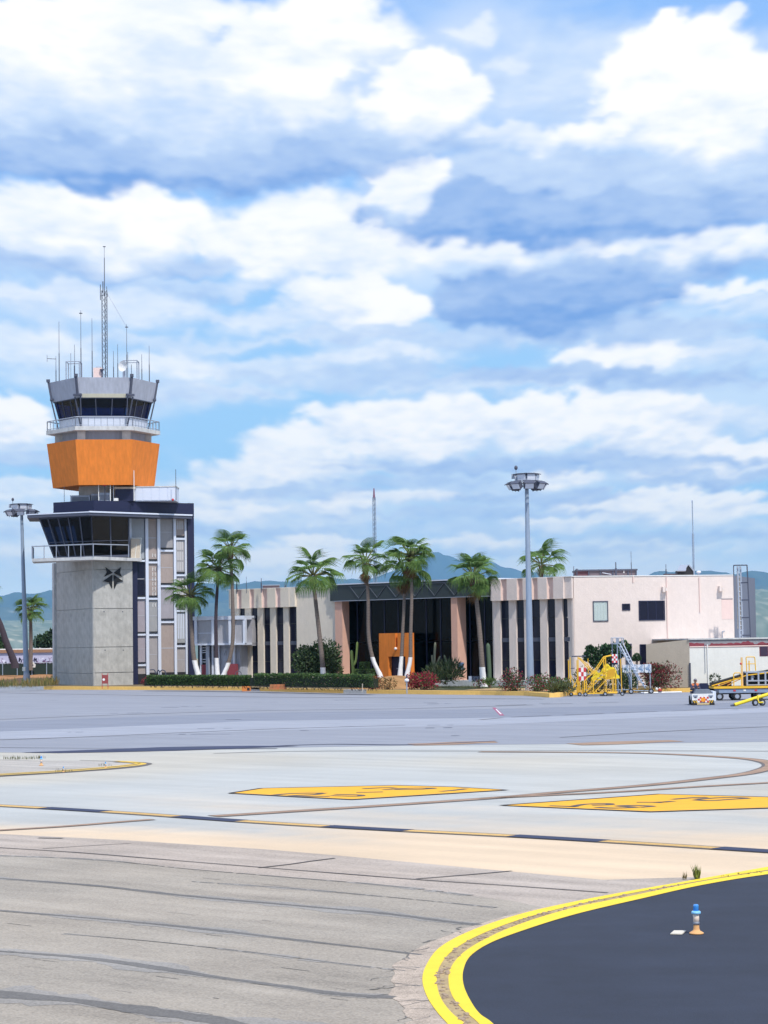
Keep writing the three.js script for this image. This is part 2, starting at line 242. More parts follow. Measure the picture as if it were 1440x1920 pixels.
const mat = {
  pink: M(0.82, 0.71, 0.655, { map: T.stucco, bumpMap: T.stuccoBump, bumpScale: 0.01, roughness: 0.95 }),
  cream: M(0.82, 0.735, 0.62, { map: T.stucco, bumpMap: T.stuccoBump, bumpScale: 0.015, roughness: 0.95 }),
  rose: M(0.74, 0.445, 0.345, { map: T.stucco, bumpMap: T.stuccoBump, bumpScale: 0.01, roughness: 0.95 }),
  patch: M(0.82, 0.63, 0.58, { map: T.stucco, roughness: 0.95 }),
  orange: M(0.82, 0.235, 0.03, { map: T.runs, roughness: 0.85 }),
  concrete: M(0.50, 0.50, 0.49, { map: T.concrete, bumpMap: T.concrete, bumpScale: 0.01, roughness: 0.92 }),
  paleConcrete: M(0.62, 0.63, 0.64, { map: T.concrete, roughness: 0.9 }),
  cabGrey: M(0.42, 0.45, 0.54, { map: T.runs, roughness: 0.7 }),
  navy: M(0.008, 0.012, 0.05, { roughness: 0.55 }),
  black: M(0.012, 0.012, 0.016, { roughness: 0.6 }),
  rubber: M(0.02, 0.02, 0.022, { roughness: 0.85 }),
  glass: new THREE.MeshPhysicalMaterial({ color: new THREE.Color().setRGB(0.20, 0.30, 0.46), roughness: 0.03, transmission: 1, thickness: 0, ior: 1.45, specularIntensity: 0.6 }),
  roomGlass: new THREE.MeshPhysicalMaterial({ color: new THREE.Color().setRGB(0.075, 0.12, 0.20), roughness: 0.03, transmission: 1, thickness: 0, ior: 1.45, specularIntensity: 0.5 }),
  darkGlass: new THREE.MeshPhysicalMaterial({ color: new THREE.Color().setRGB(0.012, 0.013, 0.03), roughness: 0.06, specularIntensity: 0.45 }),
  hallGlass: new THREE.MeshPhysicalMaterial({ color: new THREE.Color().setRGB(0.09, 0.095, 0.13), roughness: 0.05, transmission: 1, thickness: 0, ior: 1.4, specularIntensity: 0.3 }),
  panel: M(0.42, 0.42, 0.46, { map: T.worn, roughness: 0.35 }),
  panelBrown: M(0.40, 0.33, 0.30, { map: T.worn, roughness: 0.35 }),
  alu: M(0.66, 0.71, 0.82, { roughness: 0.45, metalness: 0.1 }),
  steel: M(0.36, 0.40, 0.48, { roughness: 0.5, metalness: 0.3 }),
  darkSteel: M(0.07, 0.08, 0.12, { roughness: 0.6 }),
  galv: M(0.30, 0.38, 0.50, { map: T.worn, roughness: 0.55, metalness: 0.15 }),
  whitePaint: M(0.84, 0.84, 0.83, { map: T.worn, roughness: 0.7 }),
  offWhite: M(0.76, 0.76, 0.72, { map: T.stucco, roughness: 0.9 }),
  beige: M(0.60, 0.52, 0.42, { map: T.stucco, bumpMap: T.stuccoBump, bumpScale: 0.015, roughness: 0.95 }),
  maroon: M(0.26, 0.05, 0.07, { map: T.worn, roughness: 0.85 }),
  yellow: M(0.86, 0.50, 0.03, { map: T.worn, roughness: 0.6 }),
  brightYellow: M(0.86, 0.66, 0.03, { map: T.worn, roughness: 0.65 }),
  kerbYellow: M(0.94, 0.58, 0.16, { map: T.worn, roughness: 0.9 }),
  red: M(0.55, 0.04, 0.05, { roughness: 0.6 }),
  roofBrown: M(0.12, 0.085, 0.10, { roughness: 0.9 }),
  fascia: M(0.032, 0.046, 0.052, { map: T.worn, roughness: 0.6 }),
  fasciaLine: M(0.075, 0.09, 0.115, { roughness: 0.6 }),
  curtain: M(0.50, 0.58, 0.56, { roughness: 0.95 }),
  trunk: M(0.21, 0.17, 0.15, { map: tex(256, [1, 0.5], (i) => { const y = Math.floor(i / 256), k = Math.sin(y / 256 * Math.PI * 2 * 4); return grey(0.78 + 0.2 * k * k * k + 0.14 * nA[(y * 2) * 512 + (i % 256) * 2]); }), roughness: 0.95 }),
  limewash: M(0.86, 0.86, 0.87, { map: T.worn, roughness: 0.9 }),
  leaf: new THREE.MeshPhysicalMaterial({ color: 0xffffff, vertexColors: true, roughness: 0.75, transmission: 0.25, thickness: 0, specularIntensity: 0.6 }),
};

// ================= ground =================
const LANE = (() => { const a = gnd(0, 1648), b = gnd(720, 1715), d = b.sub(a).setY(0).normalize(); return d; })();          // the way the paving lanes run
const groundTex = tex(1024, [14], (i) => { const y = (i >> 10), x = i & 1023, k = (y >> 1) * 512 + (x >> 1), f = ((y * 3) & 511) * 512 + ((x * 3) & 511); const v = 0.80 + 0.075 * nA[k] + 0.09 * nStreak[k] + 0.18 * nFine[f]; return [v, v * (0.985 + 0.01 * nB[k]), v * (0.965 + 0.02 * nB[k])]; });
const paleTex = tex(1024, [22], (i) => { const y = (i >> 10), x = i & 1023, k = (y >> 1) * 512 + (x >> 1), f = ((y * 3) & 511) * 512 + ((x * 3) & 511); return grey(0.9 + 0.035 * nA[k] + 0.05 * nStreak[k] + 0.035 * nFine[f]); });
const aspTex = tex(1024, [5], (i) => { const y = (i >> 10), x = i & 1023, k = (y >> 1) * 512 + (x >> 1), f = ((y * 3) & 511) * 512 + ((x * 3) & 511); return grey(0.76 + 0.08 * nA[k] + 0.2 * nFine[f] + 0.07 * nB[k]); });
const tarTex = tex(512, [6], (i) => grey(0.9 + 0.03 * nA[i] + 0.04 * nFine[i]));
function laneUV(g) { const p = g.attributes.position, uv = new Float32Array(p.count * 2); for (let i = 0; i < p.count; i++) { const x = p.getX(i), z = p.getZ(i); uv[i * 2] = x * LANE.x + z * LANE.z; uv[i * 2 + 1] = -x * LANE.z + z * LANE.x; } g.setAttribute('uv', new THREE.BufferAttribute(uv, 2)); return g; }
function flat(pts, y) {                                        // outline of ground points
  const g = new THREE.ShapeGeometry(new THREE.Shape(pts.map((p) => new THREE.Vector2(p.x, -p.z)))); g.rotateX(-Math.PI / 2); g.translate(0, y, 0); return laneUV(g);
}
function lay(name, geos, m, label, kind = 'structure', category) { const g = geos.length > 1 ? mergeGeometries(geos.map((x) => x.index ? x.toNonIndexed() : x)) : geos[0]; const o = new THREE.Mesh(g, m); o.name = numbered(name); o.receiveShadow = true; scene.add(o); return tag(o, label, category, null, kind); }
const px = (list, h = 0) => list.map(([x, y]) => gnd(x, y, h));
const smooth = (pts, n) => new THREE.CatmullRomCurve3(pts, false, 'centripetal').getPoints(n);
function band(pts, w, y, opts = {}) {                          // a painted or tarred line with its own width in metres
  const r = rng(opts.seed ?? 7), pos = [], rag = opts.rag ?? 0, c = opts.n ? smooth(pts, opts.n) : pts;
  const side = c.map((p, i) => { const d = c[Math.min(i + 1, c.length - 1)].clone().sub(c[Math.max(i - 1, 0)]).setY(0).normalize(); const k0 = typeof w === 'function' ? w(i / (c.length - 1)) : w, k = k0 * (1 + rag * fbm(i * 0.21 + (opts.seed ?? 7) * 3.1, 0.5, 3) * 1.6), sh = k0 * rag * fbm(i * 0.17, (opts.seed ?? 7) * 1.7, 3) * 0.3; const n = V(d.z, 0, -d.x); return [p.clone().addScaledVector(n, sh + k / 2), p.clone().addScaledVector(n, sh - k / 2)]; });
  for (let i = 1; i < side.length; i++) {
    if (opts.skip && opts.skip(i, r)) continue;
    const [a, b] = side[i - 1], [e, f] = side[i];
    pos.push(a.x, y, a.z, b.x, y, b.z, e.x, y, e.z, b.x, y, b.z, f.x, y, f.z, e.x, y, e.z);
  }
  const g = new THREE.BufferGeometry(); g.setAttribute('position', new THREE.Float32BufferAttribute(pos, 3)); g.setAttribute('normal', new THREE.Float32BufferAttribute(pos.map((_, i) => i % 3 === 1 ? 1 : 0), 3)); return laneUV(g);
}
function resample(pts, step) { const c = new THREE.CatmullRomCurve3(pts, false, 'centripetal'); return c.getSpacedPoints(Math.max(4, Math.round(c.getLength() / step))); }

const paintTex = tex(1024, [3.2], (i) => { const y = (i >> 10), x = i & 1023, k = (y >> 1) * 512 + (x >> 1), f = ((y * 3) & 511) * 512 + ((x * 3) & 511), chip = nFine[f] + 0.5 * nA[k] > 1.15 ? 0.62 : 1, v = (0.93 + 0.05 * nA[k] + 0.05 * nFine[f]) * chip; return [v, v * (chip < 1 ? 0.95 : 1), chip < 1 ? 1 : v]; });
const gm = {
  land: M(0.30, 0.26, 0.17, { map: tarTex, roughness: 1 }),
  near: M(0.50, 0.43, 0.37, { map: groundTex, bumpMap: groundTex, bumpScale: 0.012, roughness: 0.95 }),
  nearGrey: M(0.415, 0.37, 0.31, { map: groundTex, bumpMap: groundTex, bumpScale: 0.014, roughness: 0.95 }),
  far: M(0.285, 0.30, 0.345, { map: paleTex, roughness: 0.9 }),
  farDark: M(0.235, 0.255, 0.31, { map: paleTex, roughness: 0.9 }),
  farPale: M(0.345, 0.365, 0.42, { map: paleTex, roughness: 0.9 }),
  tar: M(0.085, 0.075, 0.075, { roughness: 0.85 }),
  streak: M(0.185, 0.178, 0.17, { map: groundTex, roughness: 0.95 }),
  rubberMark: M(0.045, 0.055, 0.11, { map: tarTex, roughness: 0.9 }),
  brownLine: M(0.24, 0.165, 0.13, { roughness: 0.9 }),
  paintYellow: M(0.93, 0.66, 0.03, { map: paintTex, roughness: 0.75 }),
  signYellow: M(0.88, 0.44, 0.012, { map: paintTex, roughness: 0.8 }),
  island: M(0.022, 0.034, 0.07, { map: tarTex, roughness: 0.9 }),
  strip: M(0.50, 0.38, 0.20, { map: groundTex, roughness: 0.95 }),
  garden: M(0.20, 0.15, 0.075, { map: groundTex, roughness: 1 }),
  sand: M(0.47, 0.235, 0.10, { map: groundTex, roughness: 1 }),
  lawn: M(0.085, 0.105, 0.04, { map: groundTex, roughness: 1 }),
};
{ const g = new THREE.PlaneGeometry(24000, 24000, 1, 1); g.rotateX(-Math.PI / 2); g.translate(0, -0.05, 0); laneUV(g); lay('ground', [g], gm.land, 'dry open ground reaching to the foot of the hills'); }
{ // the pale concrete of the apron: cool grey, with cream dust lying over its near right part
  const nx = 200, nz = 340, X0 = -70, X1 = 70, Z0 = 20, Z1 = -235, g = new THREE.PlaneGeometry(X1 - X0, Z0 - Z1, nx, nz); g.rotateX(-Math.PI / 2); g.translate((X0 + X1) / 2, 0, (Z0 + Z1) / 2);
  const p = g.attributes.position, col = new Float32Array(p.count * 3);
  for (let i = 0; i < p.count; i++) {
    const x = p.getX(i), d = -p.getZ(i), u = x * LANE.x - d * LANE.z, v = -x * LANE.z - d * LANE.x, n = fbm(u * 0.05, v * 0.16, 4, 2), n2 = fbm(u * 0.12 + 5, v * 0.5, 3, 6);
    const cream = sstep(-0.25, 0.35, n * 0.9 + n2 * 0.5 + 0.42 - Math.abs(d - (40 - x * 0.55)) * 0.042 + x * 0.012) * sstep(75, 45, d);
    const cool = [0.475, 0.485, 0.465], warm = [0.71, 0.55, 0.38], beige = [0.52, 0.49, 0.42], k = sstep(0.0, 0.4, fbm(x * 0.05 + 3, d * 0.05, 3, 9) + 0.06 + sstep(2, -14, x) * 0.4 * sstep(58, 66, d) * sstep(100, 84, d));
    for (let c = 0; c < 3; c++) col[i * 3 + c] = mix(mix(cool[c], beige[c], k), warm[c], cream) * (1 + n2 * 0.14 + n * 0.08);
  }
  g.setAttribute('color', new THREE.BufferAttribute(col, 3)); laneUV(g);
  lay('apron', [g], M(1, 1, 1, { vertexColors: true, map: paleTex, bumpMap: groundTex, bumpScale: 0.006, roughness: 0.92 }), 'pale concrete apron with cream dust between the painted lines');
}
lay('taxiway', [flat(px([[-500, 1535], [0, 1564], [240, 1576], [500, 1593], [640, 1605], [930, 1632], [1130, 1650], [1300, 1645], [1500, 1700], [2000, 2500], [-500, 2500]]), 0.004)], gm.near, 'weathered brownish concrete taxiway in the foreground');
lay('taxiway_strip', [flat(px([[-300, 1583], [0, 1604], [180, 1613], [360, 1631], [540, 1645], [720, 1661], [960, 1690], [1100, 1720], [1500, 2500], [-300, 2500]]), 0.008)], gm.nearGrey, 'grey weathered concrete lanes nearest the viewer');
lay('tarmac', [flat(px([[-900, 1418], [0, 1411], [130, 1411.5], [300, 1407], [480, 1403], [700, 1399], [960, 1396], [1200, 1394], [1440, 1391], [2300, 1380], [2300, 1250], [-900, 1280]]), 0.004)], gm.far, 'blue grey tarmac in front of the yellow kerb');
// broad lighter and darker passes of the paver
lay('tarmac_lane', [flat(px([[-100, 1391], [300, 1378], [520, 1370], [900, 1360], [1440, 1336], [1540, 1330], [1540, 1322], [1000, 1345], [480, 1352], [0, 1372], [-100, 1374]]), 0.008)], gm.farPale, 'paler lane of tarmac crossing the apron');
lay('tarmac_lane', [flat(px([[-100, 1374], [0, 1372], [480, 1352], [1000, 1345], [1540, 1322], [1540, 1314], [900, 1330], [480, 1337], [0, 1353], [-100, 1356]]), 0.008)], gm.farDark, 'darker lane of tarmac behind the pale lane');

// lines and joints
const tarLines = [], browns = [], marks = [], yellows = [], edges = [];
const L = (pts, w, o = {}) => band(resample(px(pts), o.step ?? 0.6), w, o.y ?? 0.013, { rag: 0.35, seed: pts[0][1] | 0, ...o });
tarLines.push(L([[-20, 1299], [200, 1303], [480, 1307], [760, 1309], [1020, 1311]], 0.3, { step: 2 }), L([[-20, 1350], [240, 1340], [480, 1333], [760, 1329], [1000, 1322]], 0.24, { step: 2 }), L([[-20, 1388], [160, 1382], [300, 1376], [520, 1367], [760, 1360]], 0.3, { step: 1.5 }), L([[-20, 1402], [110, 1403], [200, 1404], [420, 1402]], 0.14), L([[1050, 1383], [1240, 1372], [1460, 1362]], 0.16), L([[400, 1413], [560, 1409], [900, 1408.5], [1180, 1408], [1460, 1409]], 0.16), L([[150, 1426], [215, 1428], [240, 1431]], 0.1));
tarLines.push(L([[900, 1350], [960, 1345], [1030, 1342], [1110, 1339], [1180, 1336], [1280, 1333], [1370, 1329], [1450, 1327]], 0.26, { step: 0.9, skip: (i) => i % 4 === 0 }), L([[930, 1323], [1040, 1320], [1160, 1317]], 0.2, { step: 1, skip: (i) => i % 3 === 0 }));
tarLines.push(L([[-20, 1589], [140, 1599], [290, 1611], [400, 1620], [500, 1628], [640, 1639], [780, 1650], [960, 1662], [1140, 1675]], 0.055, { step: 0.25 }), L([[485, 1628], [540, 1622], [580, 1616], [628, 1610]], 0.075, { step: 0.25 }), L([[780, 1649], [830, 1645], [880, 1641], [960, 1634]], 0.07, { step: 0.25 }), L([[80, 1592], [160, 1587], [245, 1582]], 0.05, { step: 0.25 }), L([[72, 1572], [118, 1572.5]], 0.12, { step: 0.2 }));
lay('tar_joint', tarLines, gm.tar, 'dark tar joints and cracks running over the apron');
const streaks = [], halos = [];
const S = (pts, w, seed, gap = 0.05) => { streaks.push(band(resample(px(pts), 0.09), (t) => w * 0.9 * (0.55 + 0.45 * Math.abs(Math.sin(t * 5 + seed))), 0.013, { rag: 0.55, seed, skip: (i, r) => r() < gap })); halos.push(band(resample(px(pts), 0.12), (t) => w * 2.6 * (0.8 + 0.5 * Math.sin(t * 7 + seed)), 0.0105, { rag: 0.9, seed: seed + 50, skip: (i, r) => r() < gap })); };
S([[-30, 1646], [180, 1662], [350, 1681], [540, 1698], [720, 1714], [830, 1728], [900, 1736]], 0.17, 3, 0); S([[-30, 1706], [180, 1724], [360, 1741], [540, 1762], [720, 1783], [790, 1792]], 0.14, 5, 0); S([[120, 1752], [300, 1768], [480, 1788], [620, 1806], [760, 1822]], 0.045, 9, 0.12);
S([[-30, 1783], [160, 1798], [330, 1822], [400, 1833], [540, 1852], [640, 1866], [740, 1872]], 0.2, 6, 0); S([[-30, 1864], [120, 1876], [240, 1892], [400, 1915], [520, 1940]], 0.42, 8, 0); S([[360, 1654], [560, 1668], [800, 1690], [930, 1703]], 0.06, 12, 0.12); S([[-30, 1604], [180, 1613], [360, 1631], [540, 1646], [720, 1661], [880, 1680]], 0.06, 14, 0.1);
{ // the thin broken scuffs between the lanes, and the crumbling edge beside the yellow line
  const r = rng(91);
  for (let k = 0; k < 22; k++) { const x = r() * 820 - 20, y = 1625 + r() * 300, w = 8 + r() * 46, slope = 0.1 + 0.04 * (y - 1600) / 300; if (x > 760 - (y - 1650) * 0.1) continue; streaks.push(band(resample(px([[x, y], [x + w / 2, y + w / 2 * slope], [x + w, y + w * slope]]), 0.06), 0.006 + r() * 0.012, 0.0125, { rag: 0.6, seed: k })); }
  for (let k = 0; k < 0; k++) { let x = 752 - r() * 26, y = 1806 + k * 30; const p = [[x, y]]; for (let q = 0; q < 4; q++) { x += r() * 16 - 9; y += 5 + r() * 7; p.push([x, y]); } streaks.push(band(resample(px(p), 0.05), 0.012 + r() * 0.02, 0.0135, { rag: 0.9, seed: k + 300 })); }
}
lay('tyre_streak', halos, M(0.36, 0.34, 0.315, { map: groundTex, roughness: 0.95 }), 'faint wide stains beside the dark lane streaks', 'stuff');
lay('tyre_streak', streaks, gm.streak, 'dark ragged streaks along the concrete lanes in the foreground', 'stuff');
marks.push(flat(px([[40, 1411.5], [110, 1412.5], [220, 1410.5], [330, 1408], [420, 1405], [500, 1401.5], [560, 1399.5], [470, 1398.8], [380, 1400], [300, 1401.5], [210, 1405], [130, 1408]]), 0.014), L([[470, 1401], [620, 1396], [760, 1397], [930, 1390]], 0.3, { y: 0.018 }), L([[60, 1411.5], [300, 1406], [520, 1404]], 0.25, { y: 0.018 }));
{ const r = rng(17); for (let k = 0; k < 22; k++) { const x = r() * 1440, y = 1308 + r() * 86, w = 10 + r() * 70; marks.push(band(resample(px([[x, y], [x + w, y - w * 0.012]]), 0.8), 0.05 + r() * 0.22, 0.0145 + k * 1e-5, { rag: 0.8, seed: k, skip: (i, q) => q() < 0.3 })); } }
lay('rubber_mark', marks, gm.rubberMark, 'dark blue rubber and oil marks on the tarmac', 'stuff');
// taxi lines: brown worn yellow between two thin dark edges
const taxi = [
  [[[400, 1531], [560, 1521], [700, 1512], [820, 1504], [960, 1494], [1060, 1485], [1150, 1478], [1240, 1470], [1330, 1460], [1400, 1451], [1436, 1442], [1447, 1436], [1440, 1430], [1410, 1424], [1360, 1420], [1290, 1416], [1200, 1412.5], [1080, 1411], [900, 1410]], 0.4],
  [[[900, 1498], [1040, 1491], [1180, 1484], [1300, 1476], [1460, 1467]], 0.3], [[[-20, 1558.5], [120, 1550], [220, 1542], [285, 1537]], 0.24],
];
for (const [p, w] of taxi) { const c = resample(px(p), 0.7); browns.push(band(c, w, 0.013)); edges.push(band(c, w * 1.5, 0.009)); }
browns.push(L([[770, 1396.5], [830, 1395], [880, 1392.5], [930, 1391.5]], 1.5, { rag: 0.5 }), L([[1075, 1396], [1140, 1394], [1200, 1391.5], [1270, 1389.5]], 1.6, { rag: 0.5 }));
lay('taxi_line', browns, M(0.40, 0.27, 0.19, { map: groundTex, roughness: 0.95 }), 'worn brown taxi guide lines curving over the apron');
{ // the dashed service road line: dark dashes on yellow
  const c = resample(px([[-60, 1508], [0, 1511], [240, 1525], [480, 1542], [720, 1556], [960, 1568], [1200, 1582], [1440, 1597], [1520, 1602]]), 0.2);
  edges.push(band(c, 0.56, 0.010));
  const per = 24; lay('dash_mark', [band(c, 0.5, 0.018, { skip: (i) => (i + 9) % per > 10 })], M(0.03, 0.04, 0.085, { roughness: 0.9 }), 'dark dashes along the yellow road line');
  lay('road_line', [band(c, 0.33, 0.014)], M(0.74, 0.48, 0.17, { map: groundTex, roughness: 0.9 }), 'faded yellow road line crossing the apron under dark dashes');
}
// two yellow location signs painted on the ground
function groundSign(name, label, list, edgeList, letters, seed) {
  const p = px(list), g = flat(p, 0.014), o = lay(name, [g], gm.signYellow, label, 'structure');
  const e = band([...p, p[0], p[1]], 0.16, 0.018); const m = new THREE.Mesh(e, gm.tar); m.name = 'border'; o.add(m);
  letters.forEach((st, k) => { const c = smooth(px(st), 18), b = new THREE.Mesh(band(c, 0.22, 0.0185, { rag: 0.3, seed: seed + k }), gm.tar); b.name = 'letter'; o.add(b); });
  return o;
}
groundSign('yellow_ground_sign', 'yellow painted ground sign at the far left with dark border and letters', [[432, 1488], [490, 1479], [742, 1473.5], [850, 1476.5], [950, 1482], [820, 1490], [660, 1500], [560, 1495]], null, [
  [[512, 1492], [548, 1489], [606, 1488]], [[606, 1488], [590, 1491], [540, 1493.5], [596, 1494.5], [618, 1494]], [[628, 1490.5], [676, 1492], [672, 1494], [620, 1493]], [[668, 1487], [718, 1486]], [[680, 1480], [726, 1478], [742, 1479]], [[718, 1482], [770, 1479], [812, 1479], [790, 1481], [740, 1481.5]], [[826, 1485], [850, 1483], [874, 1480]]], 4);
groundSign('yellow_ground_sign', 'large yellow painted ground sign at the right edge with dark letters', [[940, 1511], [1235, 1490], [1460, 1496], [1600, 1501], [1500, 1514], [1220, 1523]], null, [
  [[1030, 1512], [1060, 1513], [1082, 1514]], [[1070, 1514], [1100, 1509], [1140, 1508], [1143, 1510], [1110, 1511]], [[1118, 1515], [1150, 1516.5], [1192, 1515], [1160, 1512.5], [1190, 1511.5], [1224, 1513], [1200, 1515]], [[1194, 1505.5], [1222, 1505.5], [1252, 1505]], [[1230, 1506.5], [1262, 1503.5]], [[1260, 1500], [1300, 1497], [1326, 1496]], [[1302, 1501], [1330, 1502.5], [1370, 1500], [1400, 1498], [1372, 1496.5], [1330, 1498], [1306, 1500]]], 24);
// the dark asphalt island with its double yellow edge
const E0 = [[1440, 1627], [1299, 1652], [1168, 1675], [1080, 1692], [983, 1714], [886, 1746], [827, 1777], [801, 1809], [792, 1838], [801, 1872], [820, 1901], [837, 1920]];
const E1 = [[1440, 1633], [1299, 1656], [1168, 1680], [1080, 1698.5], [983, 1724], [900, 1755], [849, 1785], [825, 1814], [819, 1841], [827, 1875], [849, 1904], [869, 1920]];
const E2 = [[1440, 1635], [1299, 1658], [1178, 1683], [1080, 1703], [983, 1732], [920, 1758], [871, 1787], [846, 1816], [841, 1843], [849, 1872], [869, 1897], [896, 1920]];
const E3 = [[1440, 1641], [1318, 1661], [1202, 1687], [1080, 1716], [983, 1746], [920, 1770], [883, 1794], [869, 1821], [869, 1848], [881, 1877], [900, 1904], [922, 1920]];
const beyond = (e, dx) => [[1800, 1560 + dx * 0.2], [1600, 1598 + dx * 0.3], ...e, [890 + dx, 1975], [980 + dx * 1.2, 2060], [1150 + dx * 1.5, 2200]];
const C0 = smooth(px(beyond(E0, 0)), 160), C1 = smooth(px(beyond(E1, 30)), 160), C2 = smooth(px(beyond(E2, 55)), 160), C3 = smooth(px(beyond(E3, 80)), 160), far0 = [gnd(2600, 2200), gnd(3000, 1560)];
const ring = (a, b, y) => flat([...a, ...b.slice().reverse()], y);
lay('asphalt_island', [flat([...C2, ...far0], 0.0115)], M(0.027, 0.035, 0.060, { map: aspTex, bumpMap: aspTex, bumpScale: 0.006, roughness: 0.88 }), 'smooth dark blue asphalt island inside the double yellow line');
lay('sand_strip', [ring(C0.map((p) => p.clone()), C3, 0.0145)], gm.strip, 'sandy brown strip between the two yellow edge lines');
lay('yellow_edge_line', [ring(C0, C1, 0.019)], gm.paintYellow, 'outer bright yellow edge line round the asphalt island');
lay('yellow_edge_line', [ring(C2, C3, 0.019)], gm.paintYellow, 'inner bright yellow edge line round the asphalt island');
{ // broken aggregate shoulder outside the outer yellow line
  const off = C0.map((p, i) => { const d = C0[Math.min(i + 1, C0.length - 1)].clone().sub(C0[Math.max(i - 1, 0)]).setY(0).normalize(), w = (0.03 + 0.34 * sstep(40, 105, i)) * (1 + 0.7 * fbm(i * 0.16, 2.2, 4)); return p.clone().add(V(-d.z, 0, d.x).multiplyScalar(i > 0 ? w : 0)); });
  const mid = C0[100], test = off[100].clone().sub(gnd(1100, 1850)).length() > mid.clone().sub(gnd(1100, 1850)).length(); const out = test ? off : off.map((p, i) => C0[i].clone().multiplyScalar(2).sub(p));
  lay('gravel_shoulder', [ring(C0, out, 0.0125)], M(0.56, 0.47, 0.39, { map: tex(512, [1.6], (i) => { const v = 0.75 + 0.22 * nFine[i] + 0.12 * nA[i]; return [v, v * 0.97, v * 0.93]; }), roughness: 1 }), 'crumbling aggregate shoulder outside the outer yellow line');
  const r = rng(6), cr = []; for (let k = 0; k < 26; k++) { const i = 62 + Math.floor(r() * 80), p = out[i].clone(), a = r() * 6.28, pts = [p]; let q = p; for (let n = 0; n < 4; n++) { q = q.clone().add(V(Math.cos(a + (r() - 0.5) * 1.6) * 0.09, 0, Math.sin(a + (r() - 0.5) * 1.6) * 0.09)); pts.push(q); } cr.push(band(resample(pts, 0.03), 0.01 + r() * 0.02, 0.0137 + k * 2e-5, { rag: 0.9, seed: k })); } lay('shoulder_crack', cr, gm.streak, 'dark cracks along the crumbling shoulder', 'stuff'); }
{ const r = rng(5), g = []; for (let k = 0; k < 150; k++) { const i = 30 + Math.floor(r() * 110), p = C1[i].clone().lerp(C2[i], r()), s = 0.012 + r() * 0.03; g.push(new THREE.DodecahedronGeometry(s, 0).scale(1, 0.5, 1).translate(p.x, 0.02, p.z)); } lay('gravel', g.map((x) => x), M(0.33, 0.25, 0.18, { roughness: 1 }), 'gravel crumbs on the strip between the yellow lines', 'stuff'); }
// the far island at the left with its pointed double yellow line
{ const A = [[-20, 1455], [120, 1447], [200, 1441], [250, 1436], [268, 1433], [255, 1430.5], [225, 1429]], B = [[-20, 1457.5], [120, 1449], [205, 1443], [256, 1438], [276, 1433.5], [262, 1430], [226, 1427.5]];
  const a = smooth(px(A), 60), b = smooth(px(B), 60), c = smooth(px(A.map(([x, y]) => [x - 8, y - 1.6])), 60);
  lay('far_island', [flat([...a, gnd(150, 1427), gnd(-20, 1424), gnd(-300, 1424), gnd(-300, 1460)], 0.006)], M(0.50, 0.47, 0.43, { map: groundTex, roughness: 0.95 }), 'far beige island at the left edge of the apron');
  lay('yellow_edge_line', [band(a, 0.24, 0.014), band(c, 0.2, 0.014)], M(0.80, 0.52, 0.06, { map: tarTex, roughness: 0.8 }), 'pointed double yellow line round the far left island');
  edges.push(band(a, 0.62, 0.010), band(b, 0.2, 0.0115)); }
lay('line_edge', edges, M(0.13, 0.115, 0.11, { roughness: 0.9 }), 'thin dark borders of the painted lines', 'structure');
lay('red_mark', [flat(px([[923, 1327], [929, 1327], [946, 1342], [937, 1342]]), 0.012), ], M(0.34, 0.10, 0.17, { roughness: 0.9 }), 'short dark red stripe painted on the tarmac');
lay('white_mark', [flat(px([[929, 1330], [931, 1330], [941, 1339.5], [938, 1339.5]]), 0.016)], M(0.72, 0.70, 0.74, { roughness: 0.9 }), 'white core of the short red stripe');

// ---------- kerb and the raised ground behind it ----------
const KH = 0.3;
const kerbLine = px([[-60, 1291], [82, 1293], [180, 1293.5], [300, 1293.8], [400, 1294.5], [466, 1295]]), kerbLine2 = px([[487, 1296], [560, 1298], [644, 1300], [687, 1300.6], [760, 1301.5], [826, 1302.5], [900, 1303], [983, 1304.5], [1030, 1308]]);
function kerb(line, m, i0 = 0, i1 = line.length - 1, label, wide = 0.45) {
  const p = line.slice(i0, i1 + 1), back = p.map((q, i) => { const d = p[Math.min(i + 1, p.length - 1)].clone().sub(p[Math.max(i - 1, 0)]).normalize(); return q.clone().add(V(d.z, 0, -d.x).multiplyScalar(wide)); });
  const o = bag().prism([...p.map((q) => [q.x, q.z]), ...back.reverse().map((q) => [q.x, q.z])], -0.1, KH).build('kerb', m, scene);
  return tag(o, label, null, null, 'structure');
}
kerb(kerbLine, mat.paleConcrete, 0, 1, 'grey kerb in front of the dirt bank at the far left'); kerb(kerbLine, mat.kerbYellow, 1, 5, 'yellow painted kerb in front of the tower');
kerb(kerbLine2, mat.kerbYellow, 0, 2, 'yellow painted kerb in front of the long hedge'); kerb(kerbLine2, mat.paleConcrete, 2, 3, 'unpainted grey stretch of kerb in front of the hedge'); kerb(kerbLine2, mat.kerbYellow, 3, 8, 'yellow painted kerb in front of the mound and lawn');
tag(bag().prism([[gnd(466, 1295).x, gnd(466, 1295).z], [gnd(487, 1296).x, gnd(487, 1296).z], [gnd(487, 1296).x - 0.5, gnd(487, 1296).z - 7], [gnd(466, 1295).x - 0.5, gnd(466, 1295).z - 7]], -0.1, 0.12).build('walkway', mat.paleConcrete), 'white concrete walkway ramp between the kerbs', null, null, 'structure');
